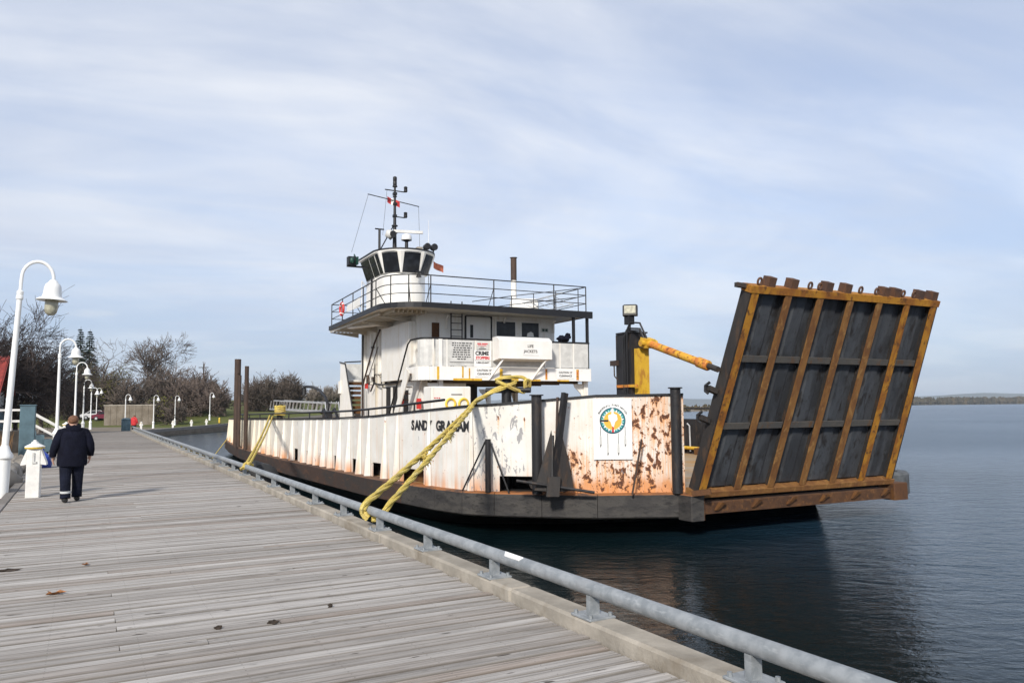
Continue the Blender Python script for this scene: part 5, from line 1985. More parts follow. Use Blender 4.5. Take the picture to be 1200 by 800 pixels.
# vertical seams and angle bars on the side wall
for s in (17.6, 18.9, 20.4, 21.9, 23.2, 24.4):
    mb = MB()
    mb.box(-4.74, -4.602, s - 0.04, s + 0.04, 2.95, RZ0 - 0.36)
    mb.build('wall_stiffener', M_HOUSE, house_)
mb = MB()
mb.box(-4.90, -4.603, 16.9, 20.8, 3.0, 5.48)
mb.build('side_trunk', M_HOUSE, house_)
for s in (21.3, 22.4):
    mb = MB()
    mb.box(-4.70, -4.603, s - 0.05, s + 0.05, -0.2, 5.5)
    mb.build('side_pipe', M_SOFFIT, house_)
mb = MB()
mb.tube([(-4.78, 24.4, 1.0), (-4.78, 24.4, RZ0 - 0.3)], 0.05, 8)
mb.build('black_pipe', M_TRIM, house_)
mb = MB()
mb.box(-4.72, -4.61, 22.9, 23.35, 4.75, 4.82)
mb.box(-4.72, -4.61, 18.0, 18.6, 4.2, 4.27)
mb.build('light_shelf', M_TRIM, house_)
mb = MB()
mb.tube([(-4.86, 21.2, 5.5), (-4.90, 22.0, 4.9), (-4.92, 23.6, 3.2), (-4.90, 23.9, 2.9), (-4.88, 23.9, 1.4)], 0.045, 8)
mb.tube([(-4.86, 21.5, 4.7), (-4.92, 23.3, 2.9)], 0.022, 6)
mb.build('slanted_handrail', M_BROWNSTEEL, house_, True)
mb = MB()
mb.box(-4.84, -4.745, 22.55, 23.0, 3.3, 4.1)
mb.box(-4.80, -4.745, 18.1, 18.5, 3.3, 3.7)
mb.build('junction_box', M_HOUSE, house_)
# dark panels on the casing, painted as the shade inside its doorways
for s0, s1, z1 in ((19.3, 21.6, 2.75), (17.8, 18.4, 2.55)):
    mb = MB()
    mb.box(-4.63, -4.602, s0, s1, DECK + 0.05, z1)
    mb.build('doorway_shade', M_DARK, low)
mb = MB()
mb.box(-4.70, -4.632, 20.9, 21.2, DECK, 2.7)
mb.box(-4.70, -4.632, 19.9, 20.0, DECK, 2.72)
mb.build('door_post', M_HOUSE, low)
mb = MB()
mb.tube([(-4.75, 19.0, 2.9), (-4.78, 21.5, 2.86), (-4.76, 22.4, 3.0), (-4.76, 23.0, 2.6)], 0.04, 8)
mb.tube([(-4.72, 17.2, 3.35), (-4.75, 20.6, 3.3), (-4.74, 22.4, 3.42)], 0.02, 6)
mb.build('hanging_cable', M_TRIM, low)

# front wall fittings
def front(name, l0, l1, z0, z1, mat, parent, d=0.03, s=HW0):
    mb = MB()
    mb.box(l0, l1, s - d, s - 0.002, z0, z1)
    return mb.build(name, mat, parent)


front('slit_window', -3.92, -3.58, 4.75, 5.45, M_OCHREDK, house_)
dr = front('door', -2.30, -1.12, 3.5, 5.74, M_HOUSECLEAN, house_, 0.045)
for a, b, c, d in ((-2.37, -2.305, 3.48, 5.80), (-1.115, -1.05, 3.48, 5.80), (-2.37, -1.05, 5.802, 5.826)):
    front('door_frame', a, b, c, d, M_TRIM, dr, 0.06)
front('door_slit', -2.12, -1.98, 4.85, 5.42, M_TRIM, dr, 0.056)
front('door_handle', -1.32, -1.22, 4.5, 4.56, M_ALU, dr, 0.09)
for l0, l1 in ((-0.82, 0.12), (0.46, 1.34)):
    f_ = front('window_frame', l0 - 0.09, l1 + 0.09, 4.90, 5.72, M_HOUSECLEAN, house_, 0.04)
    front('pane', l0, l1, 4.98, 5.62, M_PANE, f_, 0.05)
mb = MB()
mb.poly3([(0.72, HW0 - 0.056, 4.99), (1.08, HW0 - 0.056, 4.99), (1.05, HW0 - 0.056, 5.16), (0.92, HW0 - 0.056, 5.22), (0.74, HW0 - 0.056, 5.14)], (0, 0.004, 0))
mb.build('paper_notice', M_SIGN, house_)
pl_ = front('small_plate', 1.50, 1.86, 5.22, 5.42, M_SIGNGREY, house_, 0.03)
front('plate_mark', 1.54, 1.66, 5.26, 5.38, M_GREENBOX, pl_, 0.036)
front('plate_mark', 1.70, 1.82, 5.26, 5.38, M_GREENBOX, pl_, 0.036)
for l in (-3.25, 2.12, -0.45):
    mb = MB()
    mb.tube([(l, HW0 - 0.06, 5.2 if l != -0.45 else 5.72), (l, HW0 - 0.06, 5.60), (l, HW0 - 0.25, 5.80)], 0.055, 8)
    mb.build('roof_bracket', M_HOUSE, house_, True)
# ladder to the bridge
lad = bpy.data.objects.new('bridge_ladder', None)
COL.objects.link(lad)
lad.parent = ferry
for l in (-3.12, -2.60):
    mb = MB()
    mb.tube([(l, HW0 - 0.25, 3.5), (l, HW0 - 0.25, 6.4)], 0.028, 6)
    mb.build('stile', M_TRIM, lad)
for k in range(9):
    mb = MB()
    mb.tube([(-3.12, HW0 - 0.25, 3.7 + k * 0.29), (-2.60, HW0 - 0.25, 3.7 + k * 0.29)], 0.018, 6)
    mb.build('rung', M_TRIM, lad)

# passenger deck with its white edge band
bandp = [(3.06, 15.0), (-4.5, 15.0)] + [(-4.5 - 0.55 * sin(a), 15.55 - 0.55 * cos(a)) for a in [pi / 2 * k / 5 for k in range(1, 6)]] + [(-5.05, 17.2), (-5.05, 17.3), (3.06, 26.5)]
bandp = [(3.06, 15.0), (-4.5, 15.0)] + [(-4.5 - 0.55 * sin(a), 15.55 - 0.55 * cos(a)) for a in [pi / 2 * k / 5 for k in range(1, 6)]] + [(-5.05, 16.7), (-4.56, 16.72), (-4.56, 25.2), (3.06, 25.2)]
mb = MB()
mb.prism(bandp, 3.05, 3.44)
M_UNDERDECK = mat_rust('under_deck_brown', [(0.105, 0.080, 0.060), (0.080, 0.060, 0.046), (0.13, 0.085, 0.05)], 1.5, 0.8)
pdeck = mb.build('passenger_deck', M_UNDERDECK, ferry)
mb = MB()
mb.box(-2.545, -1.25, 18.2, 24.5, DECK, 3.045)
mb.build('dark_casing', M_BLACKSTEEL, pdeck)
for k in range(len(bandp)):
    (xa, ya), (xb, yb) = bandp[k], bandp[(k + 1) % len(bandp)]
    if ya > 16.6 and yb > 16.6 and xa < 0 and xb < 0:
        continue
    e = Vector((xb - xa, yb - ya)).normalized()
    o = Vector((e.y, -e.x))
    if o.dot(Vector((xa + 1, ya - 20))) < 0:
        o = -o
    c = o * 0.03
    mb = MB()
    mb.hexa([(xa, ya, 2.90), (xb, yb, 2.90), (xb + c.x, yb + c.y, 2.90), (xa + c.x, ya + c.y, 2.90), (xa, ya, 3.46), (xb, yb, 3.46), (xb + c.x, yb + c.y, 3.46), (xa + c.x, ya + c.y, 3.46)])
    mb.build('edge_band', M_HOUSECLEAN, pdeck)
# rust weeps and yellow touch-up along the band
for l, w, z0, z1, mt_ in ((-4.32, 0.10, 2.92, 3.45, M_YELLOW), (-3.22, 0.07, 3.0, 3.47, M_YELLOW), (-2.92, 0.06, 2.95, 3.4, M_YELLOW), (-3.0, 1.3, 2.885, 2.975, M_YELLOW), (-0.9, 0.55, 2.88, 2.99, M_YELLOW), (-1.45, 0.14, 2.9, 3.4, M_YELLOW), (0.2, 0.5, 2.885, 2.96, M_YELLOW), (1.6, 0.6, 2.885, 2.95, M_YELLOW), (2.35, 0.13, 2.95, 3.42, M_ARM), (0.75, 0.10, 2.95, 3.42, M_ARM)):
    mb = MB()
    mb.box(l - w / 2, l + w / 2, 14.962, 14.969, z0, z1)
    mb.build('paint_patch', mt_, pdeck)
# deck beams underneath and legs
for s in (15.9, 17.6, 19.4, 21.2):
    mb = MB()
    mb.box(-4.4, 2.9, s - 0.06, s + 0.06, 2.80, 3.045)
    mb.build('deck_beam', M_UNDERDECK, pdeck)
for l, s, mt_, w in ((-4.05, 15.4, M_HOUSECLEAN, 0.09), (3.0, 15.4, M_HOUSE, 0.10), (3.0, 25.8, M_HOUSE, 0.10), (2.2, 20.8, M_SOFFIT, 0.09), (-2.2, 17.6, M_TRIM, 0.10), (-1.1, 19.4, M_TRIM, 0.09), (0.1, 21.2, M_TRIM, 0.09), (-1.75, 21.2, M_TRIM, 0.07)):
    mb = MB()
    mb.box(l - w, l + w, s - w, s + w, DECK, 2.80 if s > 15.5 else 2.9)
    lg = mb.build('leg', mt_, pdeck)
    mb = MB()
    mb.poly3([(l - w - 0.002, s, 2.79), (l - w - 0.50, s, 2.79), (l - w - 0.42, s, 2.62), (l - w - 0.12, s, 2.35), (l - w - 0.002, s, 2.0)], (0, 0.05, 0))
    mb.build('knee', mt_, lg)
mb = MB()
mb.blob((-4.35, 15.8, 2.93), 0.09, 0.09, 0.07, 1, 0.0)
mb.build('deck_light', M_GLOBE, pdeck)

# rails: black top rail, posts and infill sheets
prail = bpy.data.objects.new('passenger_rail', None)
COL.objects.link(prail)
prail.parent = ferry
mb = MB()
rp = [(3.02, 25.0), (3.02, 15.06), (-4.5, 15.06)] + [(-4.5 - 0.50 * sin(a), 15.56 - 0.50 * cos(a)) for a in [pi / 2 * k / 4 for k in range(1, 5)]] + [(-5.0, 16.4)]
mb.tube([(x, y, 4.62) for x, y in rp], 0.040, 8)
mb.build('top_rail', M_TRIM, prail)
for l in (-4.5, -3.9, -2.6, -1.9, 0.75, 1.5, 2.2):
    mb = MB()
    mb.box(l - 0.03, l + 0.03, 15.03, 15.09, 3.46, 4.58)
    mb.build('rail_post', M_HOUSE, prail)
mb = MB()
mb.box(-4.28, -4.12, 14.99, 15.025, 3.46, 4.59)
mb.build('white_strip', M_HOUSECLEAN, prail)
cuts = [-4.47, -3.93, -2.63, -1.93, 0.72, 1.47, 2.17, 2.98]
for a, b in zip(cuts, cuts[1:]):
    mb = MB()
    mb.box(a + 0.07, b - 0.01, 15.05, 15.07, 3.49, 4.575)
    mb.build('infill_sheet', M_SIGNGREY, prail)
for k in range(4):
    aa, ab = pi / 2 * k / 4, pi / 2 * (k + 1) / 4
    mb = MB()
    xa, ya, xb, yb = -4.5 - 0.50 * sin(aa), 15.56 - 0.50 * cos(aa), -4.5 - 0.50 * sin(ab), 15.56 - 0.50 * cos(ab)
    mb.hexa([(xa, ya, 3.49), (xb, yb, 3.49), (xb + .015, yb + .015, 3.49), (xa + .015, ya + .015, 3.49), (xa, ya, 4.575), (xb, yb, 4.575), (xb + .015, yb + .015, 4.575), (xa + .015, ya + .015, 4.575)])
    mb.build('infill_sheet', M_SIGNGREY, prail)
for y0_, y1_ in ((15.1, 18.3), (18.35, 21.6), (21.65, 25.0)):
    mb = MB()
    mb.box(3.0, 3.02, y0_, y1_, 3.49, 4.575)
    mb.build('infill_sheet', M_SIGNGREY, prail)
for l, s in ((2.28, 15.15), (3.0, 15.15), (3.0, 20.6), (2.9, 25.0), (2.28, 20.6)):
    mb = MB()
    mb.box(l - 0.055, l + 0.055, s - 0.055, s + 0.055, 3.46, RZ0 + 0.02)
    mb.build('roof_post', M_TRIM, prail)
mb = MB()
mb.box(2.205, 2.225, 17.4, 20.3, 3.5, 5.3)
mb.build('bench_back', M_BLUEGREY, prail)

# boards and lettering on the rail
def fsign(l0, l1, z0, z1, mat, name, parent, s=14.975):
    mb = MB()
    mb.box(l0, l1, s - 0.012, s, z0, z1)
    return mb.build(name, mat, parent)


def fmat(l, z, s):
    m_ = Matrix(((1, 0, 0), (0, 0, 1), (0, 1, 0))).to_4x4()
    xd, zd = Vector((1, 0, 0)), Vector((0, 0, 1))
    nd = xd.cross(zd)
    m_ = Matrix((xd, zd, nd)).transposed().to_4x4()
    m_.translation = Vector((l, s, z))
    return m_


nb = fsign(-3.80, -2.72, 3.66, 4.56, M_SIGNGREY, 'notice_board', ferry, 15.02)
q = random.Random(4)
for r in range(8):                     # a long notice, too small in the photograph to spell
    z = 4.44 - r * 0.095
    x = -3.72 + q.uniform(0, 0.14)
    xe = -2.80 - q.uniform(0, 0.16)
    if r == 7:
        x, xe = -3.45, -3.1
    while x < xe:
        w = q.uniform(0.05, 0.15)
        mb = MB()
        mb.box(x, min(x + w, xe + 0.03), 15.0035, 15.006, z - 0.022, z + 0.022)
        mb.build('lettering', M_TXT, nb)
        x += w + 0.035
cb = fsign(-2.69, -1.90, 3.48, 4.16, M_SIGN, 'crime_board', ferry, 15.02)
text_mesh('CRIME', 0.22, M_TXT, 'lettering', cb, fmat(-2.32, 4.03, 15.004), 0.010, 0.002, xscale=1.0)
text_mesh('STOPPERS', 0.165, M_TXTRED, 'lettering', cb, fmat(-2.29, 3.84, 15.004), 0.008, 0.002, xscale=0.86)
mb = MB()
mb.box(-2.66, -1.93, 15.002, 15.006, 3.73, 3.745)
mb.build('rule_line', M_TXT, cb)
text_mesh('1-800-222-8477', 0.10, M_TXT, 'lettering', cb, fmat(-2.295, 3.64, 15.004), 0.003, 0.002, xscale=0.95)
rb = fsign(-2.58, -2.02, 4.18, 4.52, M_SIGNGREY, 'small_red_board', ferry, 15.02)
for i, (a, b, z, hh_, mt_) in enumerate(((-2.54, -2.36, 4.44, 0.05, M_TXTRED), (-2.33, -2.06, 4.44, 0.05, M_TXTRED), (-2.50, -2.12, 4.37, 0.03, M_TXTRED), (-2.40, -2.22, 4.29, 0.022, M_TXT), (-2.46, -2.14, 4.23, 0.03, M_TXT))):
    mb = MB()
    mb.box(a, b, 15.0035, 15.006, z - hh_ / 2, z + hh_ / 2)
    mb.build('lettering', mt_, rb)
for l, z in ((-2.25, 3.24), (1.72, 3.20)):
    c_ = fsign(l - 0.42, l + 0.42, z - 0.20, z + 0.20, M_SIGN, 'clearance_board', ferry, 14.968)
    text_mesh("CAUTION 12'", 0.115, M_TXT, 'lettering', c_, fmat(l, z + 0.075, 14.952), 0.003, 0.002)
    text_mesh('CLEARANCE', 0.115, M_TXT, 'lettering', c_, fmat(l, z - 0.075, 14.952), 0.003, 0.002)
# life jacket locker hung outside the rail
mb = MB()
mb.poly3([(-1.84, 14.35, 3.80), (-1.84, 14.99, 3.72), (-1.84, 14.99, 4.72), (-1.84, 14.62, 4.74), (-1.84, 14.35, 4.58)], (2.54, 0, 0))
lj = mb.build('life_jacket_locker', M_HOUSECLEAN, ferry)
text_mesh('LIFE', 0.17, M_TXT, 'lettering', lj, fmat(-0.35, 4.34, 14.343), 0.002, 0.002)
text_mesh('JACKETS', 0.17, M_TXT, 'lettering', lj, fmat(-0.35, 4.12, 14.343), 0.002, 0.002)
mb = MB()
mb.box(-0.72, 0.05, 14.340, 14.347, 3.95, 3.965)
mb.build('rule_line', M_SIGNGREY, lj)
for l in (-1.6, 0.45):
    mb = MB()
    mb.beam((l, 14.45, 3.77), (l - 0.42, 14.97, 2.95), 0.075, 0.075)
    mb.build('prop', M_HOUSECLEAN, lj)

# stair from the passenger deck down the side
stair = bpy.data.objects.new('side_stair', None)
COL.objects.link(stair)
stair.parent = ferry
for l in (-5.28, -4.66 + 0.0):
    mb = MB()
    mb.poly3([(l, 16.2, 3.46), (l, 15.75, 3.2), (l, 18.8, DECK), (l, 19.3, DECK)], (0.04, 0, 0))
    mb.build('stringer', M_HOUSE, stair)
for k in range(13):
    t_ = (k + 0.5) / 13
    mb = MB()
    mb.box(-5.24, -4.905, lerp(16.0, 18.95, t_) - 0.12, lerp(16.0, 18.95, t_) + 0.12, lerp(3.3, DECK + 0.15, t_) - 0.02, lerp(3.3, DECK + 0.15, t_) + 0.02)
    mb.build('tread', M_OCHREDK, stair)
mb = MB()
mb.tube([(-5.0, 16.4, 4.62), (-5.27, 16.0, 4.4), (-5.27, 18.9, 0.95), (-5.27, 19.1, 0.5)], 0.035, 8)
mb.build('handrail', M_TRIM, stair)

# aft stair behind a sloped white screen
ast = bpy.data.objects.new('aft_stair', None)
COL.objects.link(ast)
ast.parent = ferry
mb = MB()
mb.poly3([(-4.66, 29.4, DECK), (-4.66, 26.2, DECK), (-4.66, 26.4, 1.0), (-4.66, 28.4, 4.3), (-4.66, 29.4, 4.4)], (0.06, 0, 0))
mb.build('stair_screen', M_HOUSE, ast)
mb = MB()
mb.tube([(-4.69, 26.1, 0.3), (-4.69, 26.5, 1.5), (-4.69, 28.2, 4.25), (-4.69, 29.4, 4.38)], 0.04, 8)
mb.build('handrail', M_TRIM, ast)
for k in range(13):
    t_ = k / 12
    mb = MB()
    mb.box(-4.55, -3.3, lerp(25.6, 28.4, t_) - 0.13, lerp(25.6, 28.4, t_) + 0.13, lerp(0.0, 3.2, t_) - 0.14, lerp(0.0, 3.2, t_) + 0.02)
    mb.build('tread', M_OCHREDK, ast)
mb = MB()
mb.box(-4.6, -2.0, 28.6, 29.4, 3.25, 3.36)
mb.build('landing', M_HOUSE, ast)
mb = MB()
mb.box(-4.58, -3.0, 29.38, 29.42, 3.4, 4.30)
mb.build('landing_sheet', M_SIGNGREY, ast)
mb = MB()
mb.tube([(-4.64, 28.5, 4.34), (-2.6, 25.35, 4.34)], 0.035, 8)
mb.build('landing_rail', M_TRIM, ast)
mb = MB()
mb.box(-4.75, -4.665, 29.1, 29.5, 2.6, 3.3)
mb.build('screen_box', M_HOUSE, ast)

# white gear locker on the main deck with yellow ring marks
mb = MB()
mb.bbox(-5.35, -3.72, 13.0, 13.9, DECK, 2.58, 0.03)
lk = mb.build('gear_locker', M_LOCKER, ferry)
for l in (-4.58, -4.04):
    mb = MB()
    mb.tube([(l + 0.19 * cos(t_), 12.975, 1.92 + 0.19 * sin(t_)) for t_ in [2 * pi * i / 20 for i in range(20)]], 0.045, 8, closed=True)
    mb.build('yellow_ring', M_RINGY, lk, True)
mb = MB()
mb.box(-4.55, -4.1, 12.985, 12.998, 2.26, 2.29)
mb.build('maker_plate', M_TXT, lk)
for i in range(6):
    mb = MB()
    mb.box(-5.25 + 0.09 * (i % 3), -5.19 + 0.09 * (i % 3), 12.99, 12.998, 2.12 - 0.12 * (i // 3), 2.16 - 0.12 * (i // 3))
    mb.build('lettering', M_TXTRED, lk)
# casing front: extinguisher box and wheel
mb = MB()
mb.box(-4.82, -4.66, 16.02, 16.18, 1.72, 2.16)
mb.build('extinguisher_box', M_RED, low)
mb = MB()
mb.tube([(-4.30 + 0.2 * cos(t_), 16.15, 1.78 + 0.2 * sin(t_)) for t_ in [2 * pi * i / 16 for i in range(16)]], 0.03, 6, closed=True)
mb.build('hose_coil', M_TRIM, low)
mb = MB()
mb.blob((-5.15, 17.0, 2.05), 0.07, 0.07, 0.11, 3, 0.2)
mb.build('red_lantern', M_RED, low)
mb = MB()
mb.box(-4.85, -4.72, 23.6, 23.76, 2.75, 3.0)
mb.build('alarm_box', M_RED, low)

# bulwark rail along the side
brail = bpy.data.objects.new('bulwark_rail', None)
COL.objects.link(brail)
brail.parent = ferry
BR = [(s, bw_at(s) + 0.12) for s in [4.4 + k * 1.6 for k in range(21)]]
mb = MB()
mb.tube([(l, s, ztop(s) + 0.26) for s, l in BR], 0.035, 8)
mb.build('top_rail', M_TRIM, brail)
for k, (s, l) in enumerate(BR):
    if k % 2:
        mb = MB()
        mb.tube([(l, s, ztop(s)), (l, s, ztop(s) + 0.26)], 0.028, 6)
        mb.build('stanchion', M_TRIM, brail)
mb = MB()
for s in (12.2, 13.4):
    mb.tube([(bw_at(s) + 0.12, s, ztop(s)), (bw_at(s) + 0.12, s + 0.5, ztop(s) + 0.35), (bw_at(s) + 0.12, s + 0.9, ztop(s) + 0.22)], 0.05, 8)
mb.build('fairlead', M_TRIM, brail)
# curved davit
dv = bpy.data.objects.new('davit', None)
COL.objects.link(dv)
dv.parent = ferry
mb = MB()
mb.tube([(-8.6, 16.0, 0.6), (-8.6, 15.85, 1.9), (-8.6, 16.3, 2.22), (-8.6, 17.3, 2.52), (-8.6, 18.6, 2.68), (-8.6, 19.9, 2.74), (-8.6, 20.25, 2.72)], 0.06, 10)
mb.build('davit_arm', M_TRIM, dv, True)
mb = MB()
mb.cyl((-8.6, 20.25, 2.38), (-8.6, 20.25, 2.78), 0.10, 0.06, 10)
mb.build('davit_head', M_TRIM, dv, True)
mb = MB()
mb.box(-8.75, -8.45, 15.75, 16.15, 0.9, 1.62)
mb.build('davit_base', M_BLACKSTEEL, dv)
# aluminium gangway stowed along the side
gw = bpy.data.objects.new('gangway', None)
COL.objects.link(gw)
gw.parent = ferry
for dl in (0, 0.55):
    mb = MB()
    P0, P1 = Vector((-8.5 + dl, 29.5, 1.75)), Vector((-8.5 + dl, 16.6, 1.62))
    mb.beam(P0, P1, 0.06, 0.08)
    mb.beam(P0 + Vector((0, -1.2, 0.45)), P1 + Vector((0, 0.3, 0.36)), 0.05, 0.06)
    for k in range(16):
        t_ = k / 15
        a_ = P0.lerp(P1, t_)
        mb.beam(a_, a_ + Vector((0, -0.35 if k < 15 else 0.2, 0.42)), 0.035, 0.035)
    mb.build('truss_side', M_ALU, gw)
# bollards for the ropes
mb = MB()
mb.tube([(-6.95, 3.35, DECK), (-6.95, 3.35, 2.62)], 0.13, 12)
bt = mb.build('mooring_bitt', M_TRIM, ferry, True)
mb = MB()
mb.tube([(-7.35, 3.75, 2.22), (-6.45, 2.95, 2.22)], 0.075, 10)
mb.build('bitt_bar', M_TRIM, bt, True)
mb = MB()
mb.tube([(-9.25, 22.4, DECK), (-9.25, 22.4, 1.98)], 0.14, 12)
mb.build('mooring_bitt', M_TRIM, ferry, True)

# roof railing, three rails
rrail = bpy.data.objects.new('roof_railing', None)
COL.objects.link(rrail)
rrail.parent = ferry
rr = [(2.95, 25.85), (2.95, 15.14), (-4.6, 14.95)] + [(-4.75 - 1.58 * sin(a), 16.45 - 1.53 * cos(a)) for a in [pi / 2 * k / 6 for k in range(1, 7)]] + [(-6.05, 25.85), (-2.0, 25.9)]
for z in (7.20, 6.82, 6.44):
    mb = MB()
    mb.tube([(x, y, z) for x, y in rr], 0.026 if z > 7 else 0.020, 6)
    mb.build('rail', M_TRIM, rrail)
posts = [(2.95, 15.14), (1.25, 15.1), (-1.75, 15.02), (-4.65, 14.95), (-5.54, 15.13), (-6.12, 15.69), (-6.32, 17.1), (-6.26, 19.2), (-6.19, 21.2), (-6.12, 23.4), (-6.05, 25.85), (2.95, 18.0), (2.95, 21.0), (2.95, 24.0), (2.95, 25.8)]
for x, y in posts:
    mb = MB()
    mb.tube([(x, y, RZ1 - 0.01), (x, y, 7.20)], 0.026, 6)
    mb.build('post', M_TRIM, rrail)
for x, y, dx, dy in ((-4.65, 14.95, 0.0, 0.6), (-5.54, 15.13, 0.25, 0.5), (-6.32, 17.1, 0.5, 0), (-6.19, 21.2, 0.5, 0), (-1.75, 15.02, 0, 0.6)):
    mb = MB()
    mb.tube([(x, y, 6.85), (x + dx, y + dy, RZ1)], 0.018, 6)
    mb.build('brace', M_TRIM, rrail)
# inner companion rail
mb = MB()
for z in (6.9, 6.5):
    mb.tube([(2.7, 15.4, z + 0.25), (0.2, 17.2, z), (-1.0, 19.0, z - 0.1)], 0.02, 6)
for k in range(4):
    t_ = k / 3
    mb.tube([(lerp(2.7, 0.2, t_), lerp(15.4, 17.2, t_), RZ1), (lerp(2.7, 0.2, t_), lerp(15.4, 17.2, t_), lerp(7.15, 6.9, t_))], 0.02, 6)
mb.build('inner_rail', M_TRIM, rrail)

# wheelhouse: rounded drum with a band of raked windows
WC, WS = -3.93, 20.6
wr0 = 1.06
def uplan(r, nfront, aft):
    """facets round the front from the left side to the right side, then straight back"""
    pts = [(WC - r, WS + aft)]
    pts += [(WC - r * cos(a), WS - r * sin(a)) for a in [pi * k / nfront for k in range(nfront + 1)]]
    pts += [(WC + r, WS + aft)]
    return pts


mb = MB()
mb.prism(uplan(wr0, 20, 2.4), RZ1 + 0.002, 8.06)
wh = mb.build('wheelhouse', M_HOUSECLEAN, ferry, True)
WB0, WB1 = 8.06, 9.03
r0, r1 = wr0 * 1.02, wr0 * 1.34


def facets(r):
    k8 = 1 / cos(pi / 8)
    pts = [(WC - r, WS + 2.4), (WC - r, WS + 1.0)]
    angs = [pi / 8 + pi / 4 * k for k in range(4)]
    pts += [(WC - r, WS + 0.0 + r * math.tan(pi / 8) * 0.2)]
    pts += [(WC - r * k8 * cos(a), WS - r * k8 * sin(a)) for a in angs]
    pts += [(WC + r, WS + r * math.tan(pi / 8) * 0.2), (WC + r, WS + 1.0), (WC + r, WS + 2.4)]
    return pts


f0, f1 = facets(r0), facets(r1)
mb = MB()
nn = len(f0)
vs = [(x, y, WB0 + 0.002) for x, y in f0] + [(x, y, WB1) for x, y in f1]
fs = [(k, (k + 1) % nn, nn + (k + 1) % nn, nn + k) for k in range(nn)] + [tuple(range(nn - 1, -1, -1)), tuple(range(nn, 2 * nn))]
mb.add(vs, fs)
mb.build('window_band', M_HOUSECLEAN, wh)
for k in range(nn - 1):
    a0, b0, a1, b1 = [Vector((x, y, z)) for (x, y), z in ((f0[k], WB0), (f0[k + 1], WB0), (f1[k], WB1), (f1[k + 1], WB1))]
    w0 = (b0 - a0).length
    nrm = (b0 - a0).cross(a1 - a0).normalized()
    if nrm.dot(Vector(((a0.x + b0.x) / 2 - WC, (a0.y + b0.y) / 2 - WS - 0.5, 0))) < 0:
        nrm = -nrm
    m0, m1 = (a0 + b0) / 2, (a1 + b1) / 2
    d0 = (b0 - a0).normalized()
    half0 = w0 / 2 - 0.045
    half1 = half0 * 0.99
    if k in (0, 1, nn - 3, nn - 2):
        half1 = (b1 - a1).length / 2 - 0.05
    lo, hi = 0.02, 0.95
    c0, c1 = m0.lerp(m1, lo), m0.lerp(m1, hi)
    mb = MB()
    mb.poly3([c0 - d0 * half0 + nrm * 0.004, c0 + d0 * half0 + nrm * 0.004, c1 + d0 * half1 + nrm * 0.004, c1 - d0 * half1 + nrm * 0.004], nrm * 0.012)
    mb.build('pane', M_PANE, wh)
mb = MB()
mb.prism(uplan(r1 * 1.05, 24, 2.5), WB1 + 0.002, WB1 + 0.07)
mb.build('roof', M_HOUSECLEAN, wh)
mb = MB()
mb.prism(uplan(r1 * 1.075, 24, 2.55), WB1 + 0.072, WB1 + 0.13)
mb.build('roof_trim', M_TRIM, wh)
WR = WB1 + 0.132
mb = MB()
mb.box(WC - 1.10, WC - 1.062, WS + 0.9, WS + 1.0, RZ1, WB0)
mb.box(WC - 1.12, WC - 1.062, WS + 1.5, WS + 2.3, RZ1 + 0.05, 8.0)
mb.build('side_door', M_HOUSECLEAN, wh)
mb = MB()
mb.box(WC - 1.16, WC - 1.10, WS + 1.36, WS + 1.46, RZ1, 8.1)
mb.build('door_seal', M_TRIM, wh)
mb = MB()
mb.tube([(WC + 0.35, WS - 1.25, 8.03), (WC + 0.35, WS - 1.25, 7.85)], [0.06, 0.13], 10)
mb.box(WC + 0.2, WC + 0.5, WS - 1.30, WS - 1.15, 8.05, 8.14)
mb.build('front_horn', M_TRIM, wh)
# green sidelight on its bracket
mb = MB()
mb.box(WC - 2.4, WC - 1.35, WS + 1.2, WS + 1.3, 8.55, 8.62)
bk = mb.build('sidelight_bracket', M_TRIM, wh)
mb = MB()
mb.poly3([(WC - 2.0, WS + 0.8, 8.63), (WC - 2.0, WS + 1.5, 8.63), (WC - 2.0, WS + 1.5, 9.25), (WC - 2.0, WS + 1.2, 9.05), (WC - 2.0, WS + 0.8, 9.0)], (0.05, 0, 0))
mb.build('sidelight_screen', M_GREENBOX, bk)
mb = MB()
mb.box(WC - 2.36, WC - 2.002, WS + 1.1, WS + 1.45, 8.63, 9.05)
mb.build('sidelight', M_TRIM, bk)
mb = MB()
mb.blob((WC - 2.2, WS + 1.03, 8.84), 0.12, 0.10, 0.16, 1, 0.0, 12, 8)
mb.build('green_lens', M_GREENBOX, bk, True)

# mast and gear on the wheelhouse roof
mast = bpy.data.objects.new('mast', None)
COL.objects.link(mast)
mast.parent = ferry
ML, MS = -4.22, 21.0
mb = MB()
mb.tube([(ML, MS, WR), (ML, MS, 11.0), (ML, MS, 12.5)], [0.11, 0.07, 0.05], 10)
mb.build('mast_pole', M_TRIM, mast, True)
mb = MB()
mb.tube([(ML - 0.75, MS + 0.3, WR), (ML - 0.05, MS, 10.6)], 0.03, 6)
mb.build('mast_stay', M_TRIM, mast)
mb = MB()
for z, r in ((12.5, 0.12), (10.55, 0.15), (12.0, 0.1), (10.2, 0.13)):
    mb.cyl((ML, MS, z), (ML, MS, z + 0.05), r, r, 10)
mb.build('light_shelf', M_TRIM, mast)
mb = MB()
mb.lathe([(0.08, 12.55), (0.10, 12.6), (0.10, 12.75), (0.085, 12.78), (0.10, 12.82), (0.10, 12.98), (0.05, 13.02)], 10, (ML, MS, 0))
mb.build('masthead_light', M_TRIM, mast, True)
mb = MB()
mb.tube([(ML - 1.42, MS - 0.25, 11.92), (ML + 1.35, MS + 0.3, 11.74)], 0.022, 6)
mb.build('yard', M_TRIM, mast)
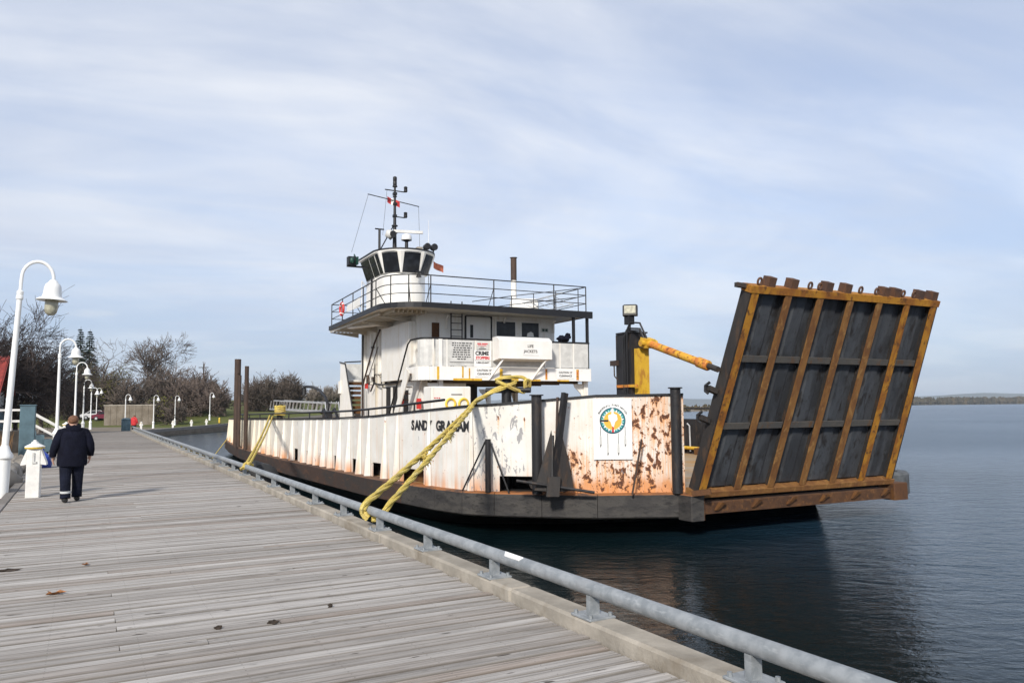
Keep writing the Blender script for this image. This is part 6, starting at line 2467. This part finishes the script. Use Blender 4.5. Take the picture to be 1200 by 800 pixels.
for z in (12.3, 11.02):
    mb = MB()
    mb.tube([(ML - 0.5 if z > 12 else ML - 0.1, MS, z + 0.02), (ML + 0.5, MS, z)], 0.028, 6)
    a_ = mb.build('light_arm', M_TRIM, mast)
    mb = MB()
    mb.lathe([(0.06, z), (0.095, z + 0.04), (0.085, z + 0.22), (0.10, z + 0.24), (0.06, z + 0.28)], 10, (ML + 0.55, MS, 0))
    mb.build('arm_light', M_TRIM, a_, True)
mb = MB()
for z in (11.0, 12.1, 11.6):
    mb.box(ML - 0.09, ML + 0.09, MS - 0.09, MS + 0.09, z, z + 0.12)
mb.build('mast_fitting', M_TRIM, mast)
for (x0_, y0_, z0_, x1_, y1_, z1_) in ((ML - 1.40, MS - 0.25, 11.9, ML - 1.9, MS + 0.8, WR + 0.1), (ML + 1.33, MS + 0.3, 11.72, ML + 1.45, MS + 0.4, WR), (ML - 0.4, MS, 12.3, ML - 0.6, MS, WR + 0.9)):
    mb = MB()
    mb.tube([(x0_, y0_, z0_), (x1_, y1_, z1_)], 0.008, 5)
    mb.build('halyard', M_TRIM, mast)
# radar
mb = MB()
mb.tube([(ML + 0.40, MS - 0.6, WR), (ML + 0.40, MS - 0.6, WR + 0.55), (ML + 0.40, MS - 0.6, WR + 0.62)], [0.09, 0.08, 0.26], 12)
rp_ = mb.build('radar_pedestal', M_TRIM, mast, True)
mb = MB()
mb.lathe([(0.24, WR + 0.622), (0.26, WR + 0.68), (0.22, WR + 0.86), (0.10, WR + 0.92)], 14, (ML + 0.40, MS - 0.6, 0))
mb.build('radar_housing', M_SIGN, rp_, True)
mb = MB()
mb.beam((ML - 0.15, MS - 0.3, WR + 1.08), (ML + 1.12, MS - 0.9, WR + 1.0), 0.12, 0.13)
mb.build('radar_scanner', M_SIGNGREY, rp_)
mb = MB()
mb.blob((ML - 0.28, MS - 0.2, WR + 0.92), 0.24, 0.22, 0.22, 2, 0.12)
mb.build('horn_speaker', M_SIGNGREY, mast, True)
mb = MB()
mb.cyl((ML - 0.22, MS - 0.46, WR + 0.90), (ML - 0.22, MS - 0.38, WR + 0.90), 0.17, 0.12, 12)
mb.build('horn_mouth', M_TRIM, mast, True)
# pole with a small cross, searchlights, box, whip aerial
mb = MB()
mb.tube([(WC - 1.05, WS + 0.4, WR), (WC - 1.05, WS + 0.4, WR + 1.2)], 0.06, 8)
mb.tube([(WC - 1.27, WS + 0.4, WR + 1.18), (WC - 0.83, WS + 0.4, WR + 1.18)], 0.035, 6)
mb.build('aerial_pole', M_TRIM, mast)
mb = MB()
mb.box(WC + 0.60, WC + 0.86, WS - 0.4, WS - 0.1, WR, WR + 0.32)
mb.build('cream_box', M_KERB, mast)
for dx in (1.12, 1.48):
    mb = MB()
    mb.tube([(WC + dx, WS - 0.2, WR), (WC + dx, WS - 0.2, WR + 0.25)], 0.04, 6)
    mb.tube([(WC + dx, WS - 0.42, WR + 0.38), (WC + dx, WS - 0.40, WR + 0.38), (WC + dx, WS - 0.1, WR + 0.38), (WC + dx, WS - 0.02, WR + 0.38)], [0.15, 0.17, 0.15, 0.06], 12)
    mb.build('searchlight', M_TRIM, mast, True)
mb = MB()
mb.tube([(WC + 1.50, WS + 0.5, RZ1), (WC + 1.50, WS + 0.5, 11.05)], [0.025, 0.012], 6)
mb.build('whip_aerial', M_ALU, mast)
mb = MB()
mb.tube([(-5.0, 23.9, RZ1), (-5.0, 23.9, 8.25)], [0.04, 0.03], 6)
mb.tube([(-5.0, 23.9, 8.25), (-4.8, 23.4, 7.7)], 0.03, 6)
mb.build('side_mast', M_ALU, mast)

# flags
def flag(loc, w, h, mats, rz, name, label):
    t = thing(name, label, 'flag', fw_(*loc), FRZ + rz)
    n_ = len(mats)
    for i, mt_ in enumerate(mats):
        mb = MB()
        seg = 5
        vs = []
        for k in range(seg + 1):
            u = (i + k / seg) / n_ * w
            wv = 0.06 * sin(u * 9)
            vs += [(u, wv, -0.35 * u), (u, wv + 0.004, -0.35 * u - h)]
        mb.add(vs, [(2 * k, 2 * k + 2, 2 * k + 3, 2 * k + 1) for k in range(seg)])
        mb.build('cloth_band', mt_, t, True, False)
    return t


flag((ML - 0.38, MS, 12.0), 0.62, 0.30, [M_RED, M_SIGN, M_RED], 0.0, 'mast_flag', 'small red and white flag on the mast of the ferry')
M_ORANGE = mat_plain('faded_orange_cloth', (0.55, 0.16, 0.09), 0.8, var=0.3)
flag((WC + 1.72, WS + 0.4, 9.0), 0.55, 0.34, [M_ORANGE], 0.2, 'orange_flag', 'faded orange flag right of the wheelhouse windows')
t = thing('life_ring', 'red life ring hung on the roof railing at the bridge wing', 'life ring', fw_(-6.20, 23.2, 6.66), FRZ)
mb = MB()
mb.tube([(0, 0.30 * cos(a), 0.30 * sin(a)) for a in [2 * pi * i / 20 for i in range(20)]], 0.065, 8, closed=True)
mb.build('ring', M_RED, t, True)
for k in range(4):
    a = pi / 4 + k * pi / 2
    mb = MB()
    mb.tube([(0, 0.30 * cos(a + d_), 0.30 * sin(a + d_)) for d_ in (-0.12, 0, 0.12)], 0.069, 8)
    mb.build('white_band', M_SIGN, t, True)
mb = MB()
mb.poly3([(-6.18, 22.4, 6.42), (-6.24, 19.9, 6.38), (-6.24, 19.8, 6.82), (-6.18, 22.3, 6.72)], (0.02, 0, 0))
mb.build('wing_board', M_LOCKER, rrail)

# funnel and liferaft canister on the roof
mb = MB()
mb.tube([(2.75, 22.0, RZ1), (2.75, 22.0, 8.5)], 0.15, 12)
fn = mb.build('funnel', M_LOCKER, ferry, True)
mb = MB()
mb.tube([(2.75, 22.0, 8.502), (2.75, 22.0, 9.72)], 0.16, 12)
mb.tube([(2.75, 22.0, 9.70), (2.75, 22.0, 9.74)], [0.17, 0.21], 12)
mb.build('funnel_top', M_BROWNSTEEL, fn, True)
mb = MB()
mb.tube([(2.05, 21.0, 6.95), (2.15, 20.97, 6.95), (3.35, 20.7, 6.95), (3.45, 20.68, 6.95)], [0.30, 0.44, 0.44, 0.30], 16)
mb.box(2.3, 2.4, 20.6, 21.2, RZ1, 6.6)
mb.box(3.0, 3.1, 20.5, 21.1, RZ1, 6.6)
lr = mb.build('liferaft', M_LOCKER, None, True)
lr.matrix_world = FM
tag(lr, 'white liferaft canister on the ferry roof beside the funnel', 'liferaft')
mb = MB()
for k in range(6):
    mb.beam((2.75, 16.2 + 0.6 * k, 6.55), (2.2, 16.8 + 0.6 * k, 6.95), 0.03, 0.03)
mb.beam((2.8, 16, 6.5), (2.8, 20, 6.5), 0.05, 0.05)
mb.beam((2.2, 16, 7.0), (2.2, 20, 7.0), 0.05, 0.05)
mb.build('stowed_ladder', M_ALU, ferry)
# dark bundle on the rail
t = thing('dark_bundle', 'black cloth bundle lying on the passenger deck rail', 'bundle', fw_(1.72, 15.12, 4.66), FRZ)
mb = MB()
mb.blob((0, 0, 0.12), 0.36, 0.2, 0.13, 8, 0.22, 12, 8)
mb.build('cloth', M_NAVY, t, True)
mb = MB()
mb.blob((0.24, 0, 0.26), 0.15, 0.15, 0.12, 9, 0.2, 10, 7)
mb.build('fold', M_NAVY, t, True)

# ------------------------------------------------------------------ anchor leaning on the bow plate
t = thing('anchor', 'dark steel stockless anchor with two pointed flukes leaning on the rusty bow plate', 'anchor', fw_(-6.78, 1.30, RB1), FRZ)
def AP(u, z, w):
    """u along the bow plate towards the corner, z up, w outwards"""
    dd = Vector((0.905, -0.425, 0))
    nn_ = Vector((-0.425, -0.905, 0))
    return dd * u + nn_ * w + Vector((0, 0, z))


mb = MB()
mb.beam(AP(-0.02, 0.06, 0.25), AP(0.34, 2.40, -0.06), 0.10, 0.15)
mb.build('shank', M_BLACKSTEEL, t)
mb = MB()
mb.beam(AP(0.16, 2.30, -0.03), AP(0.10, 0.9, 0.10), 0.05, 0.05)
mb.build('chain_bar', M_BROWNSTEEL, t)
for pts in ([(-0.42, 0.12, 0.10), (0.02, 0.10, 0.24), (0.06, 0.95, 0.12), (0.0, 1.52, 0.02)], [(0.10, 0.10, 0.24), (0.52, 0.10, 0.04), (0.40, 0.85, -0.02), (0.22, 1.5, 0.05)]):
    mb = MB()
    mb.poly3([AP(*p) for p in pts], AP(0, 0, -0.05))
    mb.build('fluke', M_RAMPDARK, t)
mb = MB()
mb.beam(AP(-0.01, 0.15, 0.27), AP(0.03, 1.4, 0.12), 0.035, 0.12)
mb.build('fluke_rib', M_BLACKSTEEL, t)
mb = MB()
mb.hexa([AP(-0.16, 0.0, 0.38), AP(0.14, 0.0, 0.38), AP(0.14, 0.0, 0.2), AP(-0.16, 0.0, 0.2), AP(-0.12, 0.45, 0.32), AP(0.18, 0.45, 0.32), AP(0.18, 0.45, 0.18), AP(-0.12, 0.45, 0.18)])
mb.build('crown', M_RAMPDARK, t)
mb = MB()
mb.tube([AP(-0.85, 0.36, 0.22), AP(0.98, 0.07, 0.22)], 0.035, 8)
mb.build('stock', M_BLACKSTEEL, t, True)
t = thing('steel_rod', 'rusty steel rod leaning on the bow plate below the emblem', 'rod', fw_(-5.12, 0.40, RB1), FRZ)
mb = MB()
mb.tube([(0, 0, 0), (0.14, 0.0, 0.6), (0.30, 0.0, 1.28)], 0.024, 8)
mb.build('rod', M_BROWNSTEEL, t, True)

# ------------------------------------------------------------------ mooring ropes
def laid_rope(pts, r, name, parent, sub=14, turns=5.0):
    """three strands twisted together along a smooth path"""
    P = [Vector(p) for p in pts]
    path = []
    for i in range(len(P) - 1):
        p0, p1, p2, p3 = P[max(i - 1, 0)], P[i], P[i + 1], P[min(i + 2, len(P) - 1)]
        for k in range(sub):
            t_ = k / sub
            path.append(0.5 * ((2 * p1) + (p2 - p0) * t_ + (2 * p0 - 5 * p1 + 4 * p2 - p3) * t_ ** 2 + (3 * p1 - p0 - 3 * p2 + p3) * t_ ** 3))
    path.append(P[-1])
    # resample at even steps
    step = r * 1.1
    res = [path[0]]
    for a, b in zip(path, path[1:]):
        while (b - res[-1]).length > step:
            res.append(res[-1] + (b - res[-1]).normalized() * step)
    mb = MB()
    for s_ in range(3):
        pp = []
        nrm = None
        for i, c in enumerate(res):
            d = (res[min(i + 1, len(res) - 1)] - res[max(i - 1, 0)]).normalized()
            if nrm is None:
                nrm = d.orthogonal().normalized()
            nrm = (nrm - d * nrm.dot(d)).normalized()
            bn = d.cross(nrm)
            a = 2 * pi * s_ / 3 + i * step / (r * turns)
            pp.append(c + (nrm * cos(a) + bn * sin(a)) * r * 0.52)
        mb.tube(pp, r * 0.52, 6)
    return mb.build(name, M_ROPE, parent, True)


bowrope = thing('mooring_rope', 'thick doubled yellow mooring rope from the ferry bow bitt down to the pipe rail', 'rope', fw_(-6.95, 3.35, 2.2))
O = Vector(bowrope.location)
bitt = fw_(-6.95, 3.35, 2.25)
over = fw_(-7.90, 3.18, 1.90)
ra = dk(3.675, 10.95, 0.33)
def rel(v):
    return Vector(v) - O


def sag(a, b, n_, s_):
    return [a.lerp(b, k / n_) - Vector((0, 0, s_ * 4 * (k / n_) * (1 - k / n_))) for k in range(n_ + 1)]


ov1, ov2 = over + Vector((0, 0, 0.02)), over + Vector((0.08, 0.05, 0.10))
w1 = [rel(bitt + Vector((0.1, 0.25, 0.05))), rel(bitt + Vector((0.2, -0.1, 0.10))), rel(bitt + Vector((-0.15, -0.22, 0.05)))] + [rel(p) for p in sag(ov1, ra + Vector((-0.10, 0.05, 0.09)), 7, 0.05)] + [rel(ra + Vector((-0.13, -0.02, -0.02))), rel(ra + Vector((-0.04, -0.02, -0.115)))]
laid_rope(w1, 0.054, 'strand', bowrope)
w2 = [rel(bitt + Vector((-0.1, 0.3, 0.12))), rel(bitt + Vector((0.15, 0.2, 0.2))), rel(bitt + Vector((0.18, -0.18, 0.14)))] + [rel(p) for p in sag(ov2, ra + Vector((0.22, 0.12, 0.06)), 7, 0.02)] + [rel(ra + Vector((0.10, 0.04, -0.10))), rel(ra + Vector((-0.03, -0.01, -0.12)))]
laid_rope(w2, 0.05, 'strand', bowrope)
w3 = [rel(bitt + Vector((-0.28, -0.1, 0.24))), rel(bitt + Vector((0.0, -0.2, 0.30))), rel(bitt + Vector((0.42, 0.05, 0.30))), rel(bitt + Vector((0.55, 0.1, 0.15))), rel(bitt + Vector((0.45, -0.05, -0.08))), rel(bitt + Vector((0.15, -0.22, 0.02))), rel(bitt + Vector((-0.3, -0.3, 0.22)))]
laid_rope(w3, 0.05, 'loop', bowrope)
w4 = [rel(bitt + Vector((0.62, 0.1, 0.05))), rel(bitt + Vector((0.60, 0.0, 0.22))), rel(bitt + Vector((0.48, -0.1, 0.20))), rel(bitt + Vector((0.50, -0.1, -0.10)))]
laid_rope(w4, 0.05, 'loop', bowrope)
q = random.Random(9)
for t_, rad, cnt in ((0.40, 0.17, 90), (0.63, 0.15, 90)):
    c = rel(ov1.lerp(ra, t_)) - Vector((0, 0, 0.05 * 4 * t_ * (1 - t_)))
    mb = MB()
    for k in range(cnt):
        d = Vector((q.gauss(0, 1), q.gauss(0, 1), q.gauss(-0.2, 1))).normalized()
        o_ = (rel(ra) - rel(ov1)).normalized() * q.uniform(-0.18, 0.18)
        mb.tube([c + o_ + d * 0.03, c + o_ + d * rad * 0.6, c + o_ + d * rad * q.uniform(0.6, 1) + Vector((0, 0, -0.05))], [0.014, 0.010, 0.004], 4)
    mb.build('frayed_end', M_ROPE, bowrope)

sternrope = thing('mooring_rope', 'thin yellow mooring rope from the ferry side down to the rail near the stern', 'rope', fw_(-9.35, 22.4, 1.6))
O = Vector(sternrope.location)
rb_ = dk(3.675, 20.9, 0.32)
tp_ = fw_(-9.72, 22.3, 1.45)
for dx, r in ((0.0, 0.042), (0.14, 0.038)):
    pts = [rel(p) for p in sag(tp_ + Vector((dx, 0, 0)), rb_ + Vector((dx * 0.6, 0, 0.06)), 6, 0.12)]
    laid_rope(pts + [rel(rb_ + Vector((-0.1, -0.1, -0.05)))], r, 'strand', sternrope)
mb = MB()
for k in range(6):
    zc = 1.50 + 0.075 * k
    c = fw_(-9.25, 22.4, zc) - O
    mb.tube([c + Vector((0.22 * cos(a), 0.22 * sin(a), 0.02 * sin(3 * a + k))) for a in [2 * pi * i / 14 for i in range(14)]], 0.042, 7, closed=True)
mb.build('turns', M_ROPE, sternrope, True)
mb = MB()
c = rel(rb_)
mb.tube([c + Vector((0.09 * cos(a), 0.0 + 0.02 * a, 0.09 * sin(a))) for a in [2 * pi * i / 10 for i in range(22)]], 0.028, 6)
mb.build('turns', M_ROPE, sternrope, True)
fl_ = thing('floating_line', 'thin yellow green line stretched low across the water behind the ferry stern', 'rope', dk(3.675, 38, 0.2))
O = Vector(fl_.location)
mb = MB()
mb.tube([rel(dk(3.675, 37.5, 0.32)), rel(dk(3.9, 37.6, 0.1)), rel(Vector((-17.5, 46, -1.1))), rel(fw_(-8.4, 44.0, 0.4))], 0.03, 6)
mb.build('line', M_ROPE, fl_)
# tyre fender between hull and boardwalk
t = thing('tyre_fender', 'black rubber fender lying between the ferry side and the boardwalk near the stern', 'fender', dk(4.45, 23.5, -0.35), DK_RZ)
mb = MB()
mb.tube([(0, -1.1, 0.15), (0, -0.95, 0.2), (0, 0.95, 0.2), (0, 1.1, 0.15)], [0.2, 0.42, 0.42, 0.2], 16)
mb.build('tube', M_TYRE, t, True)
mb = MB()
mb.tube([(-0.05, -0.8, 0.55), (-0.75, -0.8, 0.52)], 0.02, 6)
mb.tube([(-0.05, 0.8, 0.55), (-0.75, 0.8, 0.52)], 0.02, 6)
mb.build('tie', M_TRIM, t)


# ------------------------------------------------------------------ people
def skin_mesh(name, verts, edges, radii, mat, parent, sub=2):
    me = bpy.data.meshes.new(name)
    me.from_pydata(verts, edges, [])
    o = bpy.data.objects.new(name, me)
    COL.objects.link(o)
    sk = o.modifiers.new('skin', 'SKIN')
    sk.use_smooth_shade = True
    for i, r in enumerate(radii):
        sv = me.skin_vertices[0].data[i]
        sv.radius = (r, r) if not isinstance(r, tuple) else r
        sv.use_root = (i == 0)
    ss_ = o.modifiers.new('sub', 'SUBSURF')
    ss_.levels = sub
    ss_.render_levels = sub
    dg = bpy.context.evaluated_depsgraph_get()
    me2 = bpy.data.meshes.new_from_object(o.evaluated_get(dg))
    bpy.data.objects.remove(o)
    me2.name = name
    me2.materials.clear()
    me2.materials.append(mat)
    for p in me2.polygons:
        p.use_smooth = True
    return link(name, me2, parent)


def loft(rings, n=16):
    """rings: (cx, cy, z, rx, ry)"""
    mb = MB()
    for cx, cy, z, rx, ry in rings:
        for k in range(n):
            t = 2 * pi * k / n
            mb.v.append((cx + rx * cos(t), cy + ry * sin(t), z))
    for i in range(len(rings) - 1):
        for k in range(n):
            j = (k + 1) % n
            mb.f.append((i * n + k, i * n + j, (i + 1) * n + j, (i + 1) * n + k))
    mb.f.append(tuple(range(n - 1, -1, -1)))
    mb.f.append(tuple((len(rings) - 1) * n + k for k in range(n)))
    return mb


def person(loc, rz, label, jacket, trouser, hair, stride=0.10, band=True):
    t = thing('person', label, 'person', loc, rz)
    V, E_, Rr = [], [], []

    def v(p, r, parent=None):
        V.append(p)
        Rr.append(r)
        if parent is not None:
            E_.append((parent, len(V) - 1))
        return len(V) - 1
    pel = v((0, 0, 0.93), 0.145)
    b1 = v((0, 0.0, 1.12), 0.15, pel)
    b2 = v((0, 0.0, 1.30), 0.15, b1)
    nk = v((0, 0.03, 1.44), 0.062, b2)
    h0 = v((0, 0.06, 1.52), 0.078, nk)
    h1 = v((0, 0.065, 1.60), 0.088, h0)
    v((0, 0.06, 1.655), 0.06, h1)
    nose = v((0, 0.155, 1.565), 0.018, h1)
    for s in (-1, 1):
        v((s * 0.095, 0.055, 1.565), 0.016, h1)
    for s in (-1, 1):
        sh = v((s * 0.18, 0, 1.37), 0.065, b2)
        fwd = 0.10 if s > 0 else 0.06
        el = v((s * 0.285, -0.04, 1.11), 0.048, sh)
        wr = v((s * 0.325, fwd, 0.90), 0.032, el)
        pm_ = v((s * 0.322, fwd + 0.03, 0.84), 0.036, wr)
        v((s * 0.290, fwd + 0.065, 0.825), 0.013, pm_)
        for fi, (dy, ln_) in enumerate(((0.045, 0.070), (0.022, 0.082), (0.0, 0.076), (-0.020, 0.060))):
            k1 = v((s * 0.325, fwd + 0.03 + dy, 0.80), 0.011, pm_)
            k2 = v((s * 0.312, fwd + 0.035 + dy, 0.80 - ln_ * 0.6), 0.009, k1)
            v((s * 0.292, fwd + 0.04 + dy, 0.80 - ln_), 0.008, k2)
    for s in (-1, 1):
        st_ = stride * s
        hp = v((s * 0.095, 0, 0.86), 0.10, pel)
        kn = v((s * 0.105, st_ * 0.6 + 0.03, 0.48), 0.062, hp)
        an = v((s * 0.105, st_ + (0.0 if s > 0 else -0.04), 0.10 + (0 if s > 0 else 0.02)), 0.040, kn)
        v((s * 0.115, st_ + 0.13, 0.04 + (0 if s > 0 else 0.0)), 0.035, an)
    skin_mesh('body', V, E_, Rr, M_SKIN, t)
    # hair: cap at the back and sides, thin on top
    mb = MB()
    mb.blob((0, 0.045, 1.595), 0.098, 0.105, 0.092, 3, 0.03, 14, 10)
    mb.v = [(x, y - 0.012 if y > 0.10 else y, z) for x, y, z in mb.v]
    mb.build('hair', hair, t, True)
    # jacket
    rings = [(0, 0, 0.70, 0.255, 0.185), (0, 0, 0.74, 0.268, 0.195), (0, 0.005, 0.95, 0.262, 0.195), (0, -0.005, 1.12, 0.258, 0.190), (0, -0.015, 1.28, 0.248, 0.170), (0, -0.01, 1.38, 0.215, 0.135), (0, 0.0, 1.435, 0.150, 0.105), (0, 0.01, 1.47, 0.105, 0.095)]
    mb = loft(rings, 20)
    for s in (-1, 1):
        fwd = 0.10 if s > 0 else 0.06
        mb.tube([(s * 0.12, -0.005, 1.37), (s * 0.205, -0.005, 1.345), (s * 0.255, -0.02, 1.24), (s * 0.30, -0.045, 1.11), (s * 0.325, 0.03, 0.99), (s * 0.33, fwd - 0.005, 0.91), (s * 0.328, fwd, 0.885)], [0.085, 0.092, 0.088, 0.078, 0.070, 0.062, 0.058], 12)
    mb.build('jacket', jacket, t, True)
    mb = MB()
    mb.tube([(0.10 * cos(a), 0.02 + 0.095 * sin(a), 1.475 - 0.03 * cos(a - 1.57) * -1) for a in [2 * pi * k / 18 for k in range(18)]], 0.042, 8, closed=True)
    mb.blob((0, -0.10, 1.41), 0.13, 0.06, 0.085, 5, 0.08, 12, 8)
    mb.build('hood', jacket, t, True)
    # trousers
    mb = loft([(0, 0, 0.68, 0.16, 0.13), (0, 0, 0.80, 0.205, 0.155), (0, 0, 0.95, 0.215, 0.165), (0, 0, 1.0, 0.20, 0.15)], 16)
    for s in (-1, 1):
        st_ = stride * s
        a0 = st_ + (0.0 if s > 0 else -0.04)
        mb.tube([(s * 0.09, 0, 0.88), (s * 0.105, 0.01, 0.74), (s * 0.112, st_ * 0.6 + 0.02, 0.48), (s * 0.112, lerp(st_ * 0.6, a0, 0.5), 0.30), (s * 0.112, a0, 0.13), (s * 0.112, a0 - 0.01, 0.085)], [0.125, 0.118, 0.100, 0.092, 0.092, 0.094], 14)
    mb.build('trousers', trouser, t, True)
    for s in (-1, 1):
        st_ = stride * s
        a0 = st_ + (0.0 if s > 0 else -0.04)
        mb = MB()
        mb.tube([(s * 0.115, a0 - 0.09, 0.05), (s * 0.115, a0 - 0.06, 0.055), (s * 0.118, a0 + 0.04, 0.06), (s * 0.12, a0 + 0.13, 0.042), (s * 0.122, a0 + 0.19, 0.036)], [0.030, 0.050, 0.055, 0.042, 0.025], 10)
        mb.v = [(x, y, max(0.0, z)) for x, y, z in mb.v]
        mb.build('boot', M_SHOE, t, True)
        if band:
            mb = MB()
            mb.tube([(s * 0.112, a0 + 0.002, 0.185), (s * 0.112, a0 + 0.001, 0.225)], [0.0955, 0.0955], 14)
            mb.build('reflective_band', M_BAND, t, True)
    return t


person((-8.69, 15.60, 0.0), DK_RZ + 0.12, 'stout person in a navy hooded jacket walking away along the boardwalk', M_NAVY, M_TROUSER, M_HAIR)
px_ = at(158.5, 78)
M_REDJ = mat_plain('red_jacket_cloth', (0.55, 0.03, 0.035), 0.8, var=0.2, scale=6)
person((px_[0], px_[1], px_[2]), DK_RZ - 0.5, 'person in a red jacket standing behind the blue grey bin', M_REDJ, M_TROUSER, M_HAIR, 0.02, False)

# ------------------------------------------------------------------ air between here and the hills
hz = MB()
hz.box(-7200, 10700, -500, 11700, -3.8, 232)
hm_ = bpy.data.materials.new('haze')
hm_.use_nodes = True
ht = NT(hm_.node_tree)
for nd in list(ht.n):
    ht.n.remove(nd)
pv_ = ht.node('ShaderNodeVolumePrincipled')
pv_.inputs['Color'].default_value = (0.80, 0.88, 0.97, 1)
pv_.inputs['Density'].default_value = 0.00011
pv_.inputs['Anisotropy'].default_value = 0.2
ho = ht.node('ShaderNodeOutputMaterial')
ht.l.new(pv_.outputs[0], ho.inputs['Volume'])
tag(hz.build('haze', hm_, None), 'thin blue haze over the bay', None, None, 'stuff')
